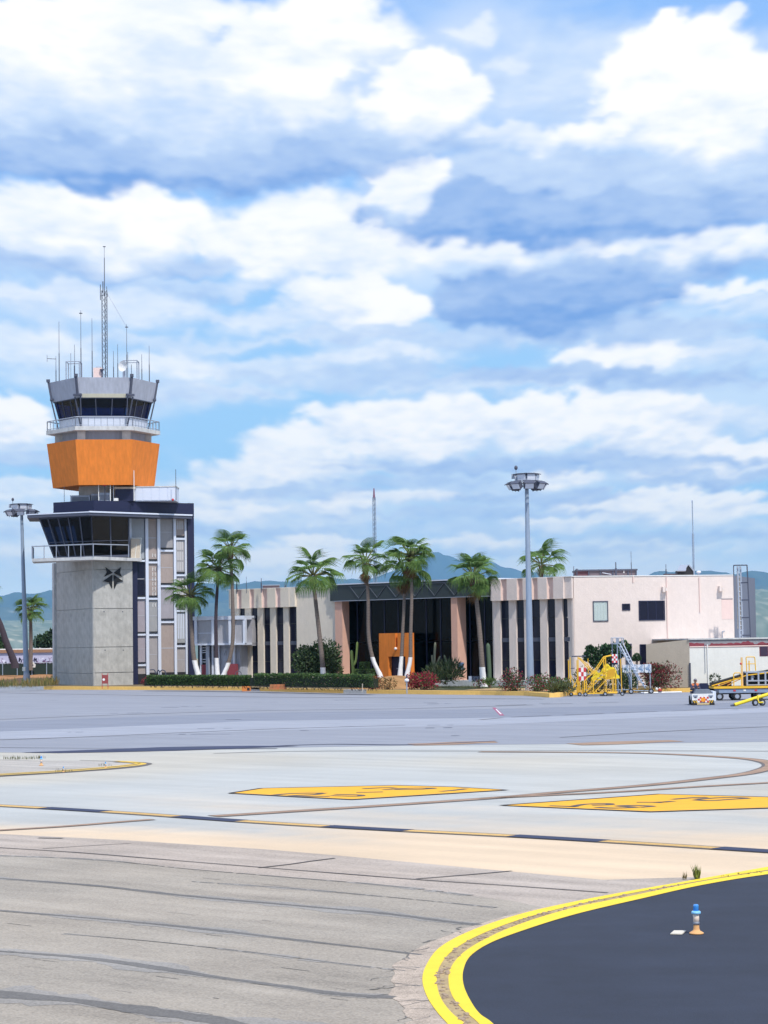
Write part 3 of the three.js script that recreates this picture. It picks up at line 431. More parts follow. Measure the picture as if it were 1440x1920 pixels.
{ // the planted ground: one sheet behind the kerb, sloping up a little at the far left
  const front = [...kerbLine, ...kerbLine2].map((q) => V(q.x - 0.02, 0, q.z - 0.25)), right = [gnd(1066, 1304), gnd(1110, 1299.5), gnd(1165, 1298.5), gnd(1300, 1298)].map((q) => V(q.x, 0, q.z - 0.3));
  lay('garden_ground', [flat([...front, ...right, V(45, 0, -165), V(60, 0, -240), V(-75, 0, -240)], KH - 0.02)], gm.garden, 'dry earth of the planted strip behind the kerb');
  const k3 = px([[1030, 1308], [1050, 1307.5], [1066, 1304], [1110, 1299.5], [1165, 1298.5], [1230, 1298.5], [1300, 1298]]); kerb(k3, mat.kerbYellow, 0, 6, 'yellow painted kerb behind the steps, from the mast to the annex');
  lay('lawn', [flat([gnd(800, 1292.5, KH), gnd(860, 1293.3, KH), gnd(950, 1294.3, KH), gnd(1022, 1297, KH), gnd(1075, 1291, KH), gnd(1090, 1287, KH), gnd(950, 1284.5, KH), gnd(830, 1284.5, KH)], KH + 0.004)], gm.lawn, 'thin green lawn between the plinth and the kerb');
  lay('sand_verge', [flat([gnd(870, 1293.4, KH), gnd(960, 1294.4, KH), gnd(1020, 1296.8, KH), gnd(1040, 1294.5, KH), gnd(1000, 1291, KH), gnd(930, 1290, KH)], KH + 0.008)], M(0.62, 0.43, 0.22, { map: groundTex, roughness: 1 }), 'yellow sand patch behind the kerb at the foot of the tall floodlight mast');
}
{ // dirt bank at the far left
  const g = new THREE.PlaneGeometry(60, 30, 60, 24); g.rotateX(-Math.PI / 2); const p = g.attributes.position;
  const o = gnd(0, 1290);
  for (let i = 0; i < p.count; i++) { const x = p.getX(i) + o.x - 24.5, z = p.getZ(i) + o.z - 15.5; p.setXYZ(i, x, KH + 0.0 + sstep(o.z - 1, o.z - 26, z) * 0.75 + Math.max(-0.05, fbm(x * 0.3, z * 0.3, 3) * 0.22), z); }
  g.computeVertexNormals(); laneUV(g); lay('dirt_bank', [g], gm.sand, 'orange brown dirt bank left of the tower');
}
{ // sandy mound in front of the orange doorway
  const c = at(742, 1268, 176), g = new THREE.CircleGeometry(1, 40, 0, Math.PI * 2), s = new THREE.PlaneGeometry(2, 2, 36, 24); s.rotateX(-Math.PI / 2); const p = s.attributes.position;
  for (let i = 0; i < p.count; i++) { const u = p.getX(i), v = p.getZ(i), r = Math.min(1, Math.hypot(u, v)); p.setXYZ(i, c.x + u * 4.0, KH - 0.05 + 1.05 * Math.pow(Math.cos(r * Math.PI / 2), 1.3) + fbm(u * 3, v * 3, 3) * 0.12 * (1 - r), c.z + v * 3.2); }
  s.computeVertexNormals(); laneUV(s); lay('sand_mound', [s], M(0.43, 0.24, 0.10, { map: groundTex, roughness: 1 }), 'sandy mound in front of the orange doorway');
}

// ================= hills =================
const land = (name, label, profile, d0, d1, rows, cols, xr, rough, colors, seed, curve = 1.6) => {
  // heights read off the skyline; the land climbs from d0 to its crest at d1 and falls away behind
  const pos = [], col = [], idx = [], prof = (x) => { let i = 1; while (i < profile.length - 1 && profile[i][0] < x) i++; const [xa, ya] = profile[i - 1], [xb, yb] = profile[i], t = clamp((x - xa) / (xb - xa)); return mix(ya, yb, t * t * (3 - 2 * t) * 0.5 + t * 0.5); };
  for (let r = 0; r <= rows; r++) for (let c = 0; c <= cols; c++) {
    const x = mix(xr[0], xr[1], c / cols), t = r / rows, q = t < 0.85 ? t / 0.85 : 1 - (t - 0.85) / 0.15 * 0.6, d = mix(d0, d1 * 1.12, t);
    const top = at(x, prof(x), d1).y, n = fbm(x * 0.012 + seed, t * 5 + seed, 6, seed), ridge = billow(x * 0.022 + seed, t * 4, 4, seed + 3);
    const h = Math.max(-3, top * Math.pow(q, curve) * (1 + (n * 0.5 + ridge * 0.28) * rough * (q > 0.97 ? 0.25 : Math.sin(q * Math.PI) + 0.15)) - (1 - q) * 3), w = at(x, 1200, d);
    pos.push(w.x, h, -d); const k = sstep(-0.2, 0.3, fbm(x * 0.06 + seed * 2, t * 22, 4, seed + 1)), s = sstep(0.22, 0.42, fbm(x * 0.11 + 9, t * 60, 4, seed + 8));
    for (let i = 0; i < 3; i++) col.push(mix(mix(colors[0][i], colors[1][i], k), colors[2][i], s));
  }
  for (let r = 0; r < rows; r++) for (let c = 0; c < cols; c++) { const a = r * (cols + 1) + c, b = a + 1, e = a + cols + 1; idx.push(a, b, e, b, e + 1, e); }
  const g = new THREE.BufferGeometry(); g.setAttribute('position', new THREE.Float32BufferAttribute(pos, 3)); g.setAttribute('color', new THREE.Float32BufferAttribute(col, 3)); g.setIndex(idx); g.computeVertexNormals();
  lay(name, [g], M(1, 1, 1, { vertexColors: true, roughness: 1, side: THREE.DoubleSide }), label);
};
const XR = [-1900, 3300];
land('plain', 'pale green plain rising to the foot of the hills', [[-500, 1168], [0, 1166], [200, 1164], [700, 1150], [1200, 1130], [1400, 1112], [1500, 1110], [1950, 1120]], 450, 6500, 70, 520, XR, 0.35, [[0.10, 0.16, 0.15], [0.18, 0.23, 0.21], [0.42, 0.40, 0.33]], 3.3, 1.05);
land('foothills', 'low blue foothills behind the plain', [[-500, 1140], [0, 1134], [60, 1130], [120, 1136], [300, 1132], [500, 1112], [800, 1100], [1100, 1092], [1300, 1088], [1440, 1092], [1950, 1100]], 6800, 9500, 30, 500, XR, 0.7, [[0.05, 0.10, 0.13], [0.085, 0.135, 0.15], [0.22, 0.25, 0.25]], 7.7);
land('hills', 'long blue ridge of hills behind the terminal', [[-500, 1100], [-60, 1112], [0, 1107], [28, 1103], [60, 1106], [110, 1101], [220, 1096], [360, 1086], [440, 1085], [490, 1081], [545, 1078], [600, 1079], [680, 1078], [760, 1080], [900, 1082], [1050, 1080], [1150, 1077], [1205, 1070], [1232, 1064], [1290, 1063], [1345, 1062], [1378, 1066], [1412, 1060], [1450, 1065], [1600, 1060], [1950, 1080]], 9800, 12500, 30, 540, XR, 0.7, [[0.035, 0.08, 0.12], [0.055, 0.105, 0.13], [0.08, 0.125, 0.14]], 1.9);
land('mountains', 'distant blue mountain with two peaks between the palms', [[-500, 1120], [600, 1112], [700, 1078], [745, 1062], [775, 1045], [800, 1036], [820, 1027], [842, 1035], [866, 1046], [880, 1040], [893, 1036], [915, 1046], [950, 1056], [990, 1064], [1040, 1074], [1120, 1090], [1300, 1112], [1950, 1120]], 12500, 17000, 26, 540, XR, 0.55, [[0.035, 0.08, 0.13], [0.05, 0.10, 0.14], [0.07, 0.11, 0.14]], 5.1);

// ================= control tower =================
{
  const D = 206.5, C0 = at(175, 1200, D), S = new Plane(C0, 38), W = new Plane(C0, -64);     // the two concrete faces meet at a near corner
  const tower = thing('control_tower', 'tall concrete control tower with a wide orange collar and a glass cab', 'control tower', V(0, 0, 0));
  // --- concrete shaft: cast panels with open joints ---
  const sx1 = S.x(249, 1180), wx0 = W.x(103.5, 1180), topY = S.y(200, 1046);
  const shaftPlan = [W.world(wx0, 0, -0.12), W.world(0, 0, -0.12), S.world(0, 0, -0.12), S.world(sx1, 0, -0.12), S.world(sx1, 0, -6), W.world(wx0, 0, -3)].map((p) => [p.x, p.z]);
  bag().prism(shaftPlan, 0, topY).build('shaft', mat.concrete, tower);
  const shaftPanel = M(0.50, 0.495, 0.475, { map: T.concrete, bumpMap: T.concrete, bumpScale: 0.012, roughness: 0.92 });
  const panels = (pl, x0, x1, rows, pxc, m, back = 0) => { for (let i = 1; i < rows.length; i++) { const b = bag(), y1 = pl.y(pxc, rows[i - 1]) - 0.03, y0 = i === rows.length - 1 ? 0.2 : pl.y(pxc, rows[i]) + 0.03; b.box(Math.min(x0, x1), Math.max(x0, x1), y0, y1, -0.1, 0 - back); const o = b.build('concrete_panel', m, tower); o.position.copy(pl.o); o.rotation.y = pl.a; } };
  panels(S, 0.02, sx1, [1046, 1068, 1141, 1213, 1261, 1285], 212, shaftPanel);
  panels(W, wx0 + 0.28, -0.02, [1046, 1071, 1143, 1214.5, 1262.5, 1285], 140, shaftPanel, 0.06);
  { const e = new Plane(W.world(wx0, 0, 0), 20), o = bag().box(-0.14, 0.12, 0.2, topY - 0.05, -0.7, 0.12).build('concrete_edge', mat.paleConcrete, tower); o.position.copy(e.o); o.rotation.y = e.a; }
  for (const [x, y] of [[195, 1147], [230, 1147], [197, 1219], [231, 1219]]) { const [a, b] = S.loc(x, y), o = bag().rod(V(a, b, 0.0), V(a, b, 0.015), 0.06, 8).build('tie_hole', mat.darkSteel, tower); o.position.copy(S.o); o.rotation.y = S.a; }
  // --- star emblem: five dark blades standing off the wall ---
  const blades = [[[213, 1074], [199.5, 1063.5], [202, 1073], [197, 1081]], [[215, 1074], [228, 1063.5], [226, 1073.5], [230, 1081.5]], [[212, 1077.5], [195, 1089.5], [206, 1092], [211.5, 1103]], [[214.5, 1077.5], [232, 1089.5], [221, 1092.5], [215.5, 1103.5]]];
  for (const b of blades) { const q = b.map(([x, y]) => S.loc(x, y, 0.2)); const area = q.reduce((s, p, i) => { const n = q[(i + 1) % q.length]; return s + p[0] * n[1] - n[0] * p[1]; }, 0); const o = bag().slab(area < 0 ? q.reverse() : q, 0.03, 0.1).build('star_blade', M(0.004, 0.005, 0.008, { roughness: 0.7 }), tower); o.position.copy(S.o); o.rotation.y = S.a; }

  // --- glass stair block to the right ---
  const GP = new Plane(S.world(S.x(247, 1200), 0, -0.5), 24), gx = (p) => GP.x(p, 1150), gy = (y, p = 300) => GP.y(p, y);
  const xr = gx(363), base = 0.28, roofY = gy(943, 300);
  const put = (b, name, m) => { const o = b.build(name, m, tower); o.position.copy(GP.o); o.rotation.y = GP.a; return o; };
  put(bag().box(gx(243), xr, base, roofY - 0.15, -5.5, -0.45), 'stair_block', mat.navy);
  put(bag().box(gx(351.5), xr, base, roofY, -5.6, 0.35), 'navy_wall', mat.navy);
  put(bag().box(gx(248), gx(257.5), base, gy(1050), -0.45, 0.12), 'navy_column', mat.navy);
  put(bag().box(gx(258.5), gx(351), base + 0.9, gy(966), -0.446, -0.425), 'backing', mat.alu); put(bag().box(gx(243.5), gx(274), gy(1049), gy(966), -0.446, -0.425), 'backing', mat.alu);
  const colX = [[258, 272, 248, 272], [280, 295], [302.5, 325.5], [331.5, 347]], frames = bag();
  for (const x of [[243.5, 247.5], [273.5, 279], [296, 301.5], [326.5, 331], [347.5, 351]]) frames.box(gx(x[0]), gx(x[1]), x[0] < 250 ? gy(1048) : base + 0.9, gy(967), -0.44, 0.06);
  put(frames, 'mullion', mat.alu);
  const rowsOf = [[[967, 1048], [1053, 1116.5], [1122.5, 1184.5], [1191, 1241], [1248, 1282]], [[967, 1048.5], [1056, 1116.5], [1124, 1184], [1192, 1261]], [[967, 1027], [1034, 1093], [1100.5, 1160], [1168, 1261]], [[967, 1004], [1011.5, 1072.5], [1080, 1142], [1147, 1206], [1213.5, 1261]]];
  const r = rng(77);
  rowsOf.forEach((rows, c) => rows.forEach(([a, b], k) => {
    const x0 = c === 0 && k === 0 ? 248 : colX[c][0], x1 = colX[c][1], brown = (c === 1 && k < 2) || (c === 2 && (k === 1 || k === 3)) || (c === 3 && k < 1);
    const pane = put(bag().box(gx(x0) - 0.02, gx(x1) + 0.02, gy(b), gy(a), -0.40, -0.12), 'glass_panel', c === 0 && k === 1 ? mat.darkGlass : c === 0 && k === 0 ? M(0.40, 0.43, 0.47, { map: T.worn, roughness: 0.4 }) : brown ? mat.panelBrown : M(0.36 + r() * 0.06, 0.345 + r() * 0.03, 0.355 + r() * 0.04, { map: T.worn, roughness: 0.35 }));
    // transoms: a pale ledge above a dark gap
    const e = bag().box(gx(x0) - 0.04, gx(x1) + 0.04, gy(a) - 0.02, gy(a) + 0.16, -0.43, 0.04).build('transom', mat.alu, pane), f = bag().box(gx(x0) - 0.04, gx(x1) + 0.04, gy(b) - 0.11, gy(b) + 0.01, -0.43, -0.05).build('gap', mat.black, pane);
    if (c === 3 && k < 3) { const s = bag(), n = 3; for (let row = 0; row < (k ? 3 : 1); row++) for (let i = 0; i < n; i++) { const X = mix(gx(x0), gx(x1), 0.24 + i * 0.27), H = gy(a) - gy(b), y0 = gy(b) + H * (k ? 0.04 + row * 0.32 : 0.32), y1 = y0 + H * (k ? 0.27 : 0.44); s.box(X - 0.09, X + 0.09, y0, y1, -0.11, -0.095); } s.build('blind', M(0.5, 0.49, 0.5), pane); }
    if (c === 3 && k === 3) { const s = bag(); for (let i = 0; i < 4; i++) { const X = mix(gx(x0), gx(x1), 0.2 + i * 0.22); s.box(X - 0.05, X + 0.05, gy(b) + 0.4, gy(a) - 0.2, -0.11, -0.1); } s.build('blind', mat.alu, pane); }
    if (c === 1 && (k === 0 || k === 1 || k === 2)) {            // small white letters on the banner behind the glass, one under the other
      const s = bag(), X = mix(gx(x0), gx(x1), 0.66), h = 0.34; const n = k === 0 ? 1 : k === 1 ? 6 : 1;
      for (let i = 0; i < n; i++) { const y = k === 0 ? gy(b) + 0.2 : k === 1 ? gy(a) - 0.75 - i * 0.47 : gy(a) - 0.7, w = 0.13, z = -0.1; const A = (x, yy) => V(X + x * w, y + yy * h, z), st = [[[-1, 0], [-1, 1]], [[1, 0], [1, 1]], i % 3 === 1 ? [[-1, 0.5], [1, 0.5]] : [[-1, 1], [1, 0]], ...(i % 3 === 2 ? [[[-1, 0.0], [1, 0.0]], [[-1, 1], [1, 1]]] : [])]; for (const [p, q] of st) s.bar(A(...p), A(...q), 0.05, 0.012); }
      s.build('letter', mat.whitePaint, pane);
    }
    if (k > 0 || c > 0) { const s = bag(), H = gy(a) - gy(b); s.box(gx(x0), gx(x1), gy(b) + H * 0.48, gy(b) + H * 0.50, -0.115, -0.105); s.build('glazing_bar', M(0.42, 0.42, 0.46), pane); }
  }));
  put(bag().box(gx(258), gx(351.5), base, gy(1263), -0.44, 0.0), 'stair_plinth', mat.black);

  // --- lower control room: glass leaning outwards over a balcony ---
  const RL = new Plane(at(172, 1200, D - 1.2), -24), RR = new Plane(RL.o, 38);
  const Q = (pl, x, y, z = 0) => { const [a, b] = pl.loc(x, y, z); return pl.world(a, b, z); };
  // left wall leans: its foot stands further back than its head
  const lt = Q(RL, 74, 972, 0.55), lb = Q(RL, 101.5, 1045, -0.55), ct = Q(RL, 171, 966, 0.55), cb = Q(RL, 175, 1044, -0.55), rt = Q(RR, 241.5, 966, 0.25), rb = Q(RR, 241.5, 1042, -0.55);
  const glassWall = (tl, tr, br, bl, n, name) => {
    const P = (u, v) => tl.clone().lerp(tr, u).lerp(bl.clone().lerp(br, u), v);
    for (let i = 0; i < n.length - 1; i++) { bag().board(P(n[i] + 0.004, 0.97), P(n[i + 1] - 0.004, 0.97), P(n[i + 1] - 0.004, 0.02), P(n[i] + 0.004, 0.02), 0.02).build('pane', mat.roomGlass, tower); }
    for (let i = 0; i < n.length; i++) { const a = P(n[i], 0), b = P(n[i], 1); bag().bar(a, b, 0.11, 0.14).build('mullion', mat.darkSteel, tower); }
    bag().bar(P(0, 0.0), P(1, 0.0), 0.2, 0.2).bar(P(0, 1), P(1, 1), 0.22, 0.22).bar(P(0, 0.62), P(1, 0.62), 0.05, 0.05).build('rail', mat.darkSteel, tower);
  };
  glassWall(lt, ct, cb, lb, [0, 0.16, 0.36, 0.56, 0.78, 1]); glassWall(ct, rt, rb, cb, [0, 0.5, 1]);
  const back = new Plane(C0, -3), mid = lb.clone().lerp(rb, 0.5);
  // inside: floor, dark back wall with two window openings towards the left, consoles
  const inN = V(-Math.sin(7 * D2R), 0, -Math.cos(7 * D2R));
  const lt2 = lt.clone().addScaledVector(inN, 5.5), lb2 = lb.clone().addScaledVector(inN, 4.6), rt2 = rt.clone().addScaledVector(inN, 3.5), rb2 = rb.clone().addScaledVector(inN, 3.5);
  bag().prism([lb, cb, rb, rb2, lb2].map((p) => [p.x, p.z]), lb.y - 0.25, lb.y - 0.02).build('room_floor', mat.black, tower);
  const bw = (u, v) => lb2.clone().lerp(rb2, u).lerp(lt2.clone().lerp(rt2, u), v);
  bag().board(bw(0.36, 0), bw(1, 0), bw(1, 1), bw(0.36, 1), 0.15).board(bw(0, 0), bw(0.36, 0), bw(0.36, 0.4), bw(0, 0.4), 0.15).board(bw(0, 0.85), bw(0.36, 0.85), bw(0.36, 1), bw(0, 1), 0.15).board(bw(0.1, 0.4), bw(0.13, 0.4), bw(0.13, 0.85), bw(0.1, 0.85), 0.15).board(bw(0.23, 0.4), bw(0.26, 0.4), bw(0.26, 0.85), bw(0.23, 0.85), 0.15).build('room_wall', mat.black, tower);
  bag().board(rb, rb2, rt2, rt, 0.12).build('room_wall', mat.black, tower);
  { const P = (u, v) => lb.clone().lerp(cb, u).addScaledVector(inN, v); const b = bag(); for (const u of [0.2, 0.5, 0.8]) { const p = P(u, 1.6); b.box(p.x - 0.7, p.x + 0.7, lb.y, lb.y + 1.0, p.z - 0.35, p.z + 0.35); } b.build('console', mat.darkSteel, tower); }
  // roof slab with a thin pale edge
  const slabY = lt.y, tipL = Q(RL, 51, 967, 1.4), tipC = Q(RL, 167, 962, 1.6), tipR = GP.world(gx(357), 0, 0.75);
  const roofPlan = [tipL, tipC, tipR, tipR.clone().addScaledVector(GP.n, -5.5), tipL.clone().addScaledVector(inN, 6)];
  bag().prism(roofPlan.map((p) => [p.x, p.z]), slabY + 0.02, slabY + 0.3).build('roof_slab', mat.darkSteel, tower);
  { const e = bag(); const y = slabY + 0.34; e.bar(tipL.clone().setY(y), tipC.clone().setY(y), 0.08, 0.1).bar(tipC.clone().setY(y + 0.02), tipR.clone().setY(y + 0.02), 0.16, 0.14); e.build('roof_edge', mat.alu, tower); }
  // navy parapet band above
  const nbL = Q(RL, 100, 950, -0.6), nbC = Q(RL, 176, 948, -0.2), nbR = GP.world(xr, 0, 0.36), nbY = GP.y(300, 943.5, 0);
  bag().prism([nbL, nbC, nbR, nbR.clone().addScaledVector(GP.n, -6), nbL.clone().addScaledVector(inN, 6)].map((p) => [p.x, p.z]), slabY + 0.3, nbY).build('parapet', mat.navy, tower);
  // balcony slab, railing, beige end screen
  const bL = Q(RL, 60, 1048, 0.9), bC = Q(RL, 175, 1046, 1.1), bR = GP.world(gx(263), 0, 0.6), bY = lb.y - 0.3;
  bag().prism([bL, bC, bR, bR.clone().addScaledVector(GP.n, -1.2), W.world(0, 0, -0.3), bL.clone().addScaledVector(inN, 4.5)].map((p) => [p.x, p.z]), bY - 0.12, bY + 0.18).build('balcony_slab', mat.paleConcrete, tower);
  { const rail = bag(), top = 1.15, lo = bY + 0.18; const seg = (a, b, n, skip0) => { rail.rod(a.clone().setY(lo + top), b.clone().setY(lo + top), 0.055); for (let i = skip0 ? 1 : 0; i <= n; i++) { const p = a.clone().lerp(b, i / n); rail.rod(p.clone().setY(lo), p.clone().setY(lo + top), 0.045); } };
    const back0 = bL.clone().addScaledVector(inN, 4.2); seg(back0, bL, 3); seg(bL, bC, 5, true); seg(bC, Q(RR, 241, 1046, 0.7), 2, true); rail.build('railing', mat.steel, tower); }
  { const p = GP.world(gx(243), 0, 0.55), q = GP.world(gx(260), 0, 0.55), u = q.clone().sub(p).normalize(), y0 = bY + 0.18, y1 = GP.y(250, 1011); const sc = bag(); sc.board(p.clone().setY(y0), q.clone().setY(y0), q.clone().setY(y1), p.clone().setY(y1 - 0.02), 0.09); sc.build('end_screen', mat.beige, tower); bag().rod(q.clone().setY(y0), q.clone().addScaledVector(u, 0.12).setY(y1 + 0.1), 0.05).rod(p.clone().setY(y1 + 0.05), q.clone().addScaledVector(u, 0.12).setY(y1 + 0.1), 0.05).rod(q.clone().addScaledVector(u, -0.5).setY(y0), q.clone().addScaledVector(u, -0.35).setY(y1 - 0.5), 0.04).build('railing', mat.offWhite, tower); }

  // --- upper tower: neck, orange collar, ring, balcony, glass cab, fascia ---
  const CX = 193.5, DC = 210.5, face = 8.3;
  const ctr = (y) => at(CX - (1200 - y) * 0.0, y, DC);
  const axis = at(194, 830, DC);                                  // the tower stands plumb
  const hexPts = (R, y, off = 0) => { const o = []; for (let i = 0; i < 6; i++) { const a = (face + 30 + off + i * 60) * D2R; o.push(V(axis.x + Math.sin(a) * R, y, axis.z + Math.cos(a) * R)); } return o; };   // i and i+1 straddle a face
  const Y = (y, R = 0) => at(194, y, DC - R).y;
  const hexWall = (name, m, R0, y0, R1, y1, thick = 0.2) => { const a = hexPts(R0, y0), b = hexPts(R1, y1); for (let i = 0; i < 6; i++) { const j = (i + 1) % 6; bag().board(a[j], a[i], b[i], b[j], -thick).build(name, m, tower); } };
  const hexSlab = (name, m, R, y0, y1) => bag().prism(hexPts(R, 0).map((p) => [p.x, p.z]), y0, y1).build(name, m, tower);
  const R = 5.36, k = R * 0.87;
  // neck
  { const n = hexPts(2.75, 0, 30); bag().prism(n.map((p) => [p.x, p.z]), nbY - 1, Y(903, 3)).build('neck', mat.concrete, tower); }
  // orange collar: flares upwards
  const oT = Y(824, k), oB = Y(908.5, k);
  hexWall('orange_panel', mat.orange, R * 0.905, oB, R * 1.01, oT, 0.25);
  hexSlab('collar_soffit', mat.orange, R * 0.89, oB + 0.05, oB + 0.3); hexSlab('collar_top', mat.concrete, R * 0.985, oT - 0.35, oT - 0.1);
  // ring wall with pilasters under the balcony
  const gB = oT - 0.2, gT = Y(806.5, k);
  hexSlab('ring_wall', mat.cabGrey, R * 0.78, gB, gT); for (const p of hexPts(R * 0.785, 0)) bag().prism([[-0.42, -0.42], [-0.42, 0.42], [0.42, 0.42], [0.42, -0.42]].map(([a, b]) => [p.x + a * 0.9, p.z + b * 0.9]), gB, gT - 0.01).build('pilaster', mat.paleConcrete, tower);
  // balcony
  const bT = Y(799, k);
  hexSlab('cab_balcony', mat.paleConcrete, R * 1.02, gT, bT);
  { const pts = hexPts(R * 1.0, bT), h = Y(781.5, k) - bT; for (let i = 0; i < 6; i++) { const a = pts[i], b = pts[(i + 1) % 6], g = bag(); g.rod(a.clone().setY(bT + h), b.clone().setY(bT + h), 0.05).rod(a.clone().setY(bT + 0.12), b.clone().setY(bT + 0.12), 0.03); for (let q = 0; q <= 9; q++) { const p = a.clone().lerp(b, q / 9); g.rod(p.clone().setY(bT), p.clone().setY(bT + h), q % 9 ? 0.032 : 0.05); } g.build('cab_railing', mat.steel, tower); } }
  // pale spandrel behind the railing, then glass leaning out, then the fascia
  const wB = Y(781, k * 0.75), wT = Y(745.5, k * 0.88), R0 = R * 0.795, R1 = R * 0.885;
  hexWall('spandrel', mat.alu, R0 * 0.965, bT - 0.02, R0, wB, 0.15);
  hexSlab('cab_floor', mat.darkSteel, R0 * 0.95, wB - 0.5, wB - 0.3);
  { const a = hexPts(R0, wB), b = hexPts(R1, wT); for (let i = 0; i < 6; i++) { const j = (i + 1) % 6; for (let n = 0; n < 3; n++) { const u0 = n / 3 + 0.012, u1 = (n + 1) / 3 - 0.012; bag().board(a[j].clone().lerp(a[i], u0), a[j].clone().lerp(a[i], u1), b[j].clone().lerp(b[i], u1), b[j].clone().lerp(b[i], u0), -0.02).build('pane', mat.glass, tower); } for (const u of [1 / 3, 2 / 3]) bag().bar(a[i].clone().lerp(a[j], u), b[i].clone().lerp(b[j], u), 0.07, 0.09).build('mullion', mat.darkSteel, tower); bag().bar(a[i], a[j], 0.14, 0.14).bar(b[i], b[j], 0.14, 0.14).build('window_frame', mat.darkSteel, tower); } }
  const fB = wT, fT = Y(707, k), R2 = R * 0.905, R3 = R * 0.965;
  hexSlab('cab_ceiling', mat.black, R1 * 0.98, fB + 0.02, fB + 0.25);
  hexWall('fascia_panel', mat.cabGrey, R2, fB, R3, fT, 0.2);
  { const a = hexPts(R2 + 0.02, fB), b = hexPts(R2 + 0.1, fB + 0.36); for (let i = 0; i < 6; i++) { const j = (i + 1) % 6; if ((a[i].z + a[j].z) / 2 < axis.z + R * 0.75) continue; const f = (p, q, u) => p.clone().lerp(q, u); bag().board(f(a[j], a[i], 0.08), f(a[j], a[i], 0.92), f(b[j], b[i], 0.92), f(b[j], b[i], 0.08), -0.03).build('fascia_strip', M(0.58, 0.56, 0.45, { map: T.worn }), tower); } }
  hexSlab('cab_roof', mat.cabGrey, R * 0.945, fT - 0.35, fT - 0.15);
  // dark corner struts: along the fascia, a bracket, then legs down to the balcony
  { const t = hexPts(R3 + 0.08, fT + 0.1), m = hexPts(R2 + 0.1, fB + 0.25), b = hexPts(R * 0.80, bT + 0.02); for (let i = 0; i < 6; i++) { const out = V(m[i].x - axis.x, 0, m[i].z - axis.z).normalize(), sd = V(out.z, 0, -out.x);
    bag().bar(m[i], t[i], 0.2, 0.18).box(t[i].x - 0.16, t[i].x + 0.16, t[i].y - 0.05, t[i].y + 0.22, t[i].z - 0.16, t[i].z + 0.16).build('corner_strut', mat.darkSteel, tower);
    const g = bag(); for (const s of [-1, 1]) g.bar(m[i].clone().addScaledVector(sd, s * 0.3).setY(fB + 0.1), b[i].clone().addScaledVector(sd, s * 0.05), 0.1, 0.1); g.bar(m[i].clone().addScaledVector(sd, -0.4), m[i].clone().addScaledVector(sd, 0.4), 0.28, 0.2); g.build('corner_bracket', mat.darkSteel, tower); } }
  // people-dark desks inside the cab
  { const b = bag(); for (let i = 0; i < 6; i++) { const p = hexPts(R * 0.52, wB)[i], q = hexPts(R * 0.52, wB)[(i + 1) % 6]; b.bar(p.clone().setY(wB - 0.25), q.clone().setY(wB - 0.25), 0.4, 0.7); } b.build('console', mat.darkSteel, tower); }

  // ---------- what stands on the cab roof ----------
  const roofTop = fT - 0.15, onRoof = (x, y, back = 0) => at(x, y, DC + back);
  const whip = (list, label, group, o = {}) => list.forEach(([x, yt, yb, back], i) => {
    const b = onRoof(x, yb, back), lean = (o.lean ?? 0), p0 = V(b.x, roofTop, b.z), top = onRoof(x - (yb - yt) * 0.012, yt, back).y, t = thing('whip_antenna', Array.isArray(label) ? label[i] : label, 'antenna', p0, 0, group), h = top - roofTop;
    bag().rod(V(0, 0, 0), V(0, h * 0.5, 0), 0.05, 6, 0.045).build('mast', mat.darkSteel, t); bag().rod(V(0, h * 0.5, 0), V(0, h, 0), 0.028, 5, 0.018).build('rod', mat.darkSteel, t);
    if (o.disc) bag().rod(V(0, h, 0), V(0, h + 0.06, 0), 0.16, 10).rod(V(0, h, 0), V(0, h + 0.3, 0), 0.02).build('cap', mat.darkSteel, t);
    if (o.arm) bag().rod(V(0, h * 0.9, 0), V(-0.85, h * 0.92, 0), 0.03).rod(V(-0.85, h * 0.8, 0), V(-0.85, h * 1.05, 0), 0.02).build('arm', mat.darkSteel, t);
  });
  whip([[140, 646, 700, 1.0]], 'thin antenna rod behind the left roof frame, second tall rod from the left', null);
  whip([[111, 603, 704, 0]], 'very thin tall whip antenna at the left edge of the cab roof', null);
  whip([[105, 668, 706, -1]], 'short antenna post with a side arm at the left edge of the cab roof', null, { arm: true });
  whip([[152, 588, 702, -2]], 'tall whip antenna with a small disc cap, left of the lattice mast', null, { disc: true });
  whip([[173, 597, 703, -1]], 'tall plain whip antenna close left of the lattice mast', null);
  whip([[213, 658, 704, -1]], 'shorter rod directly right of the lattice mast', null); whip([[221, 645, 704, -1]], 'second rod right of the lattice mast', null);
  whip([[238, 614, 702, -2]], 'thick antenna pole with a flat cap tied by a wire to the lattice mast', null, { disc: true });
  whip([[266, 664, 702, 0]], 'short antenna rod at the right of the cab roof beside the dish frame', null); whip([[280, 648, 706, 0]], 'rightmost antenna rod on the cab roof', null);
  { const b = onRoof(197, 703, -1), p = V(b.x, roofTop, b.z), top = onRoof(196, 545, -1).y - roofTop, t = thing('lattice_mast', 'tall slim lattice radio mast in the middle of the cab roof', 'radio mast', p), w = 0.24;
    const legs = [V(-w, 0, 0.14), V(w, 0, 0.14), V(0, 0, -0.28)];
    for (const l of legs) bag().rod(l, l.clone().setY(top), 0.045).build('leg', mat.darkSteel, t);
    const br = bag(); for (let i = 0; i < 16; i++) { const y0 = top * i / 16, y1 = top * (i + 1) / 16; legs.forEach((l, q) => { const m = legs[(q + 1) % 3]; br.rod(l.clone().setY(y0), m.clone().setY(y1), 0.016, 4); }); } br.build('bracing', mat.darkSteel, t);
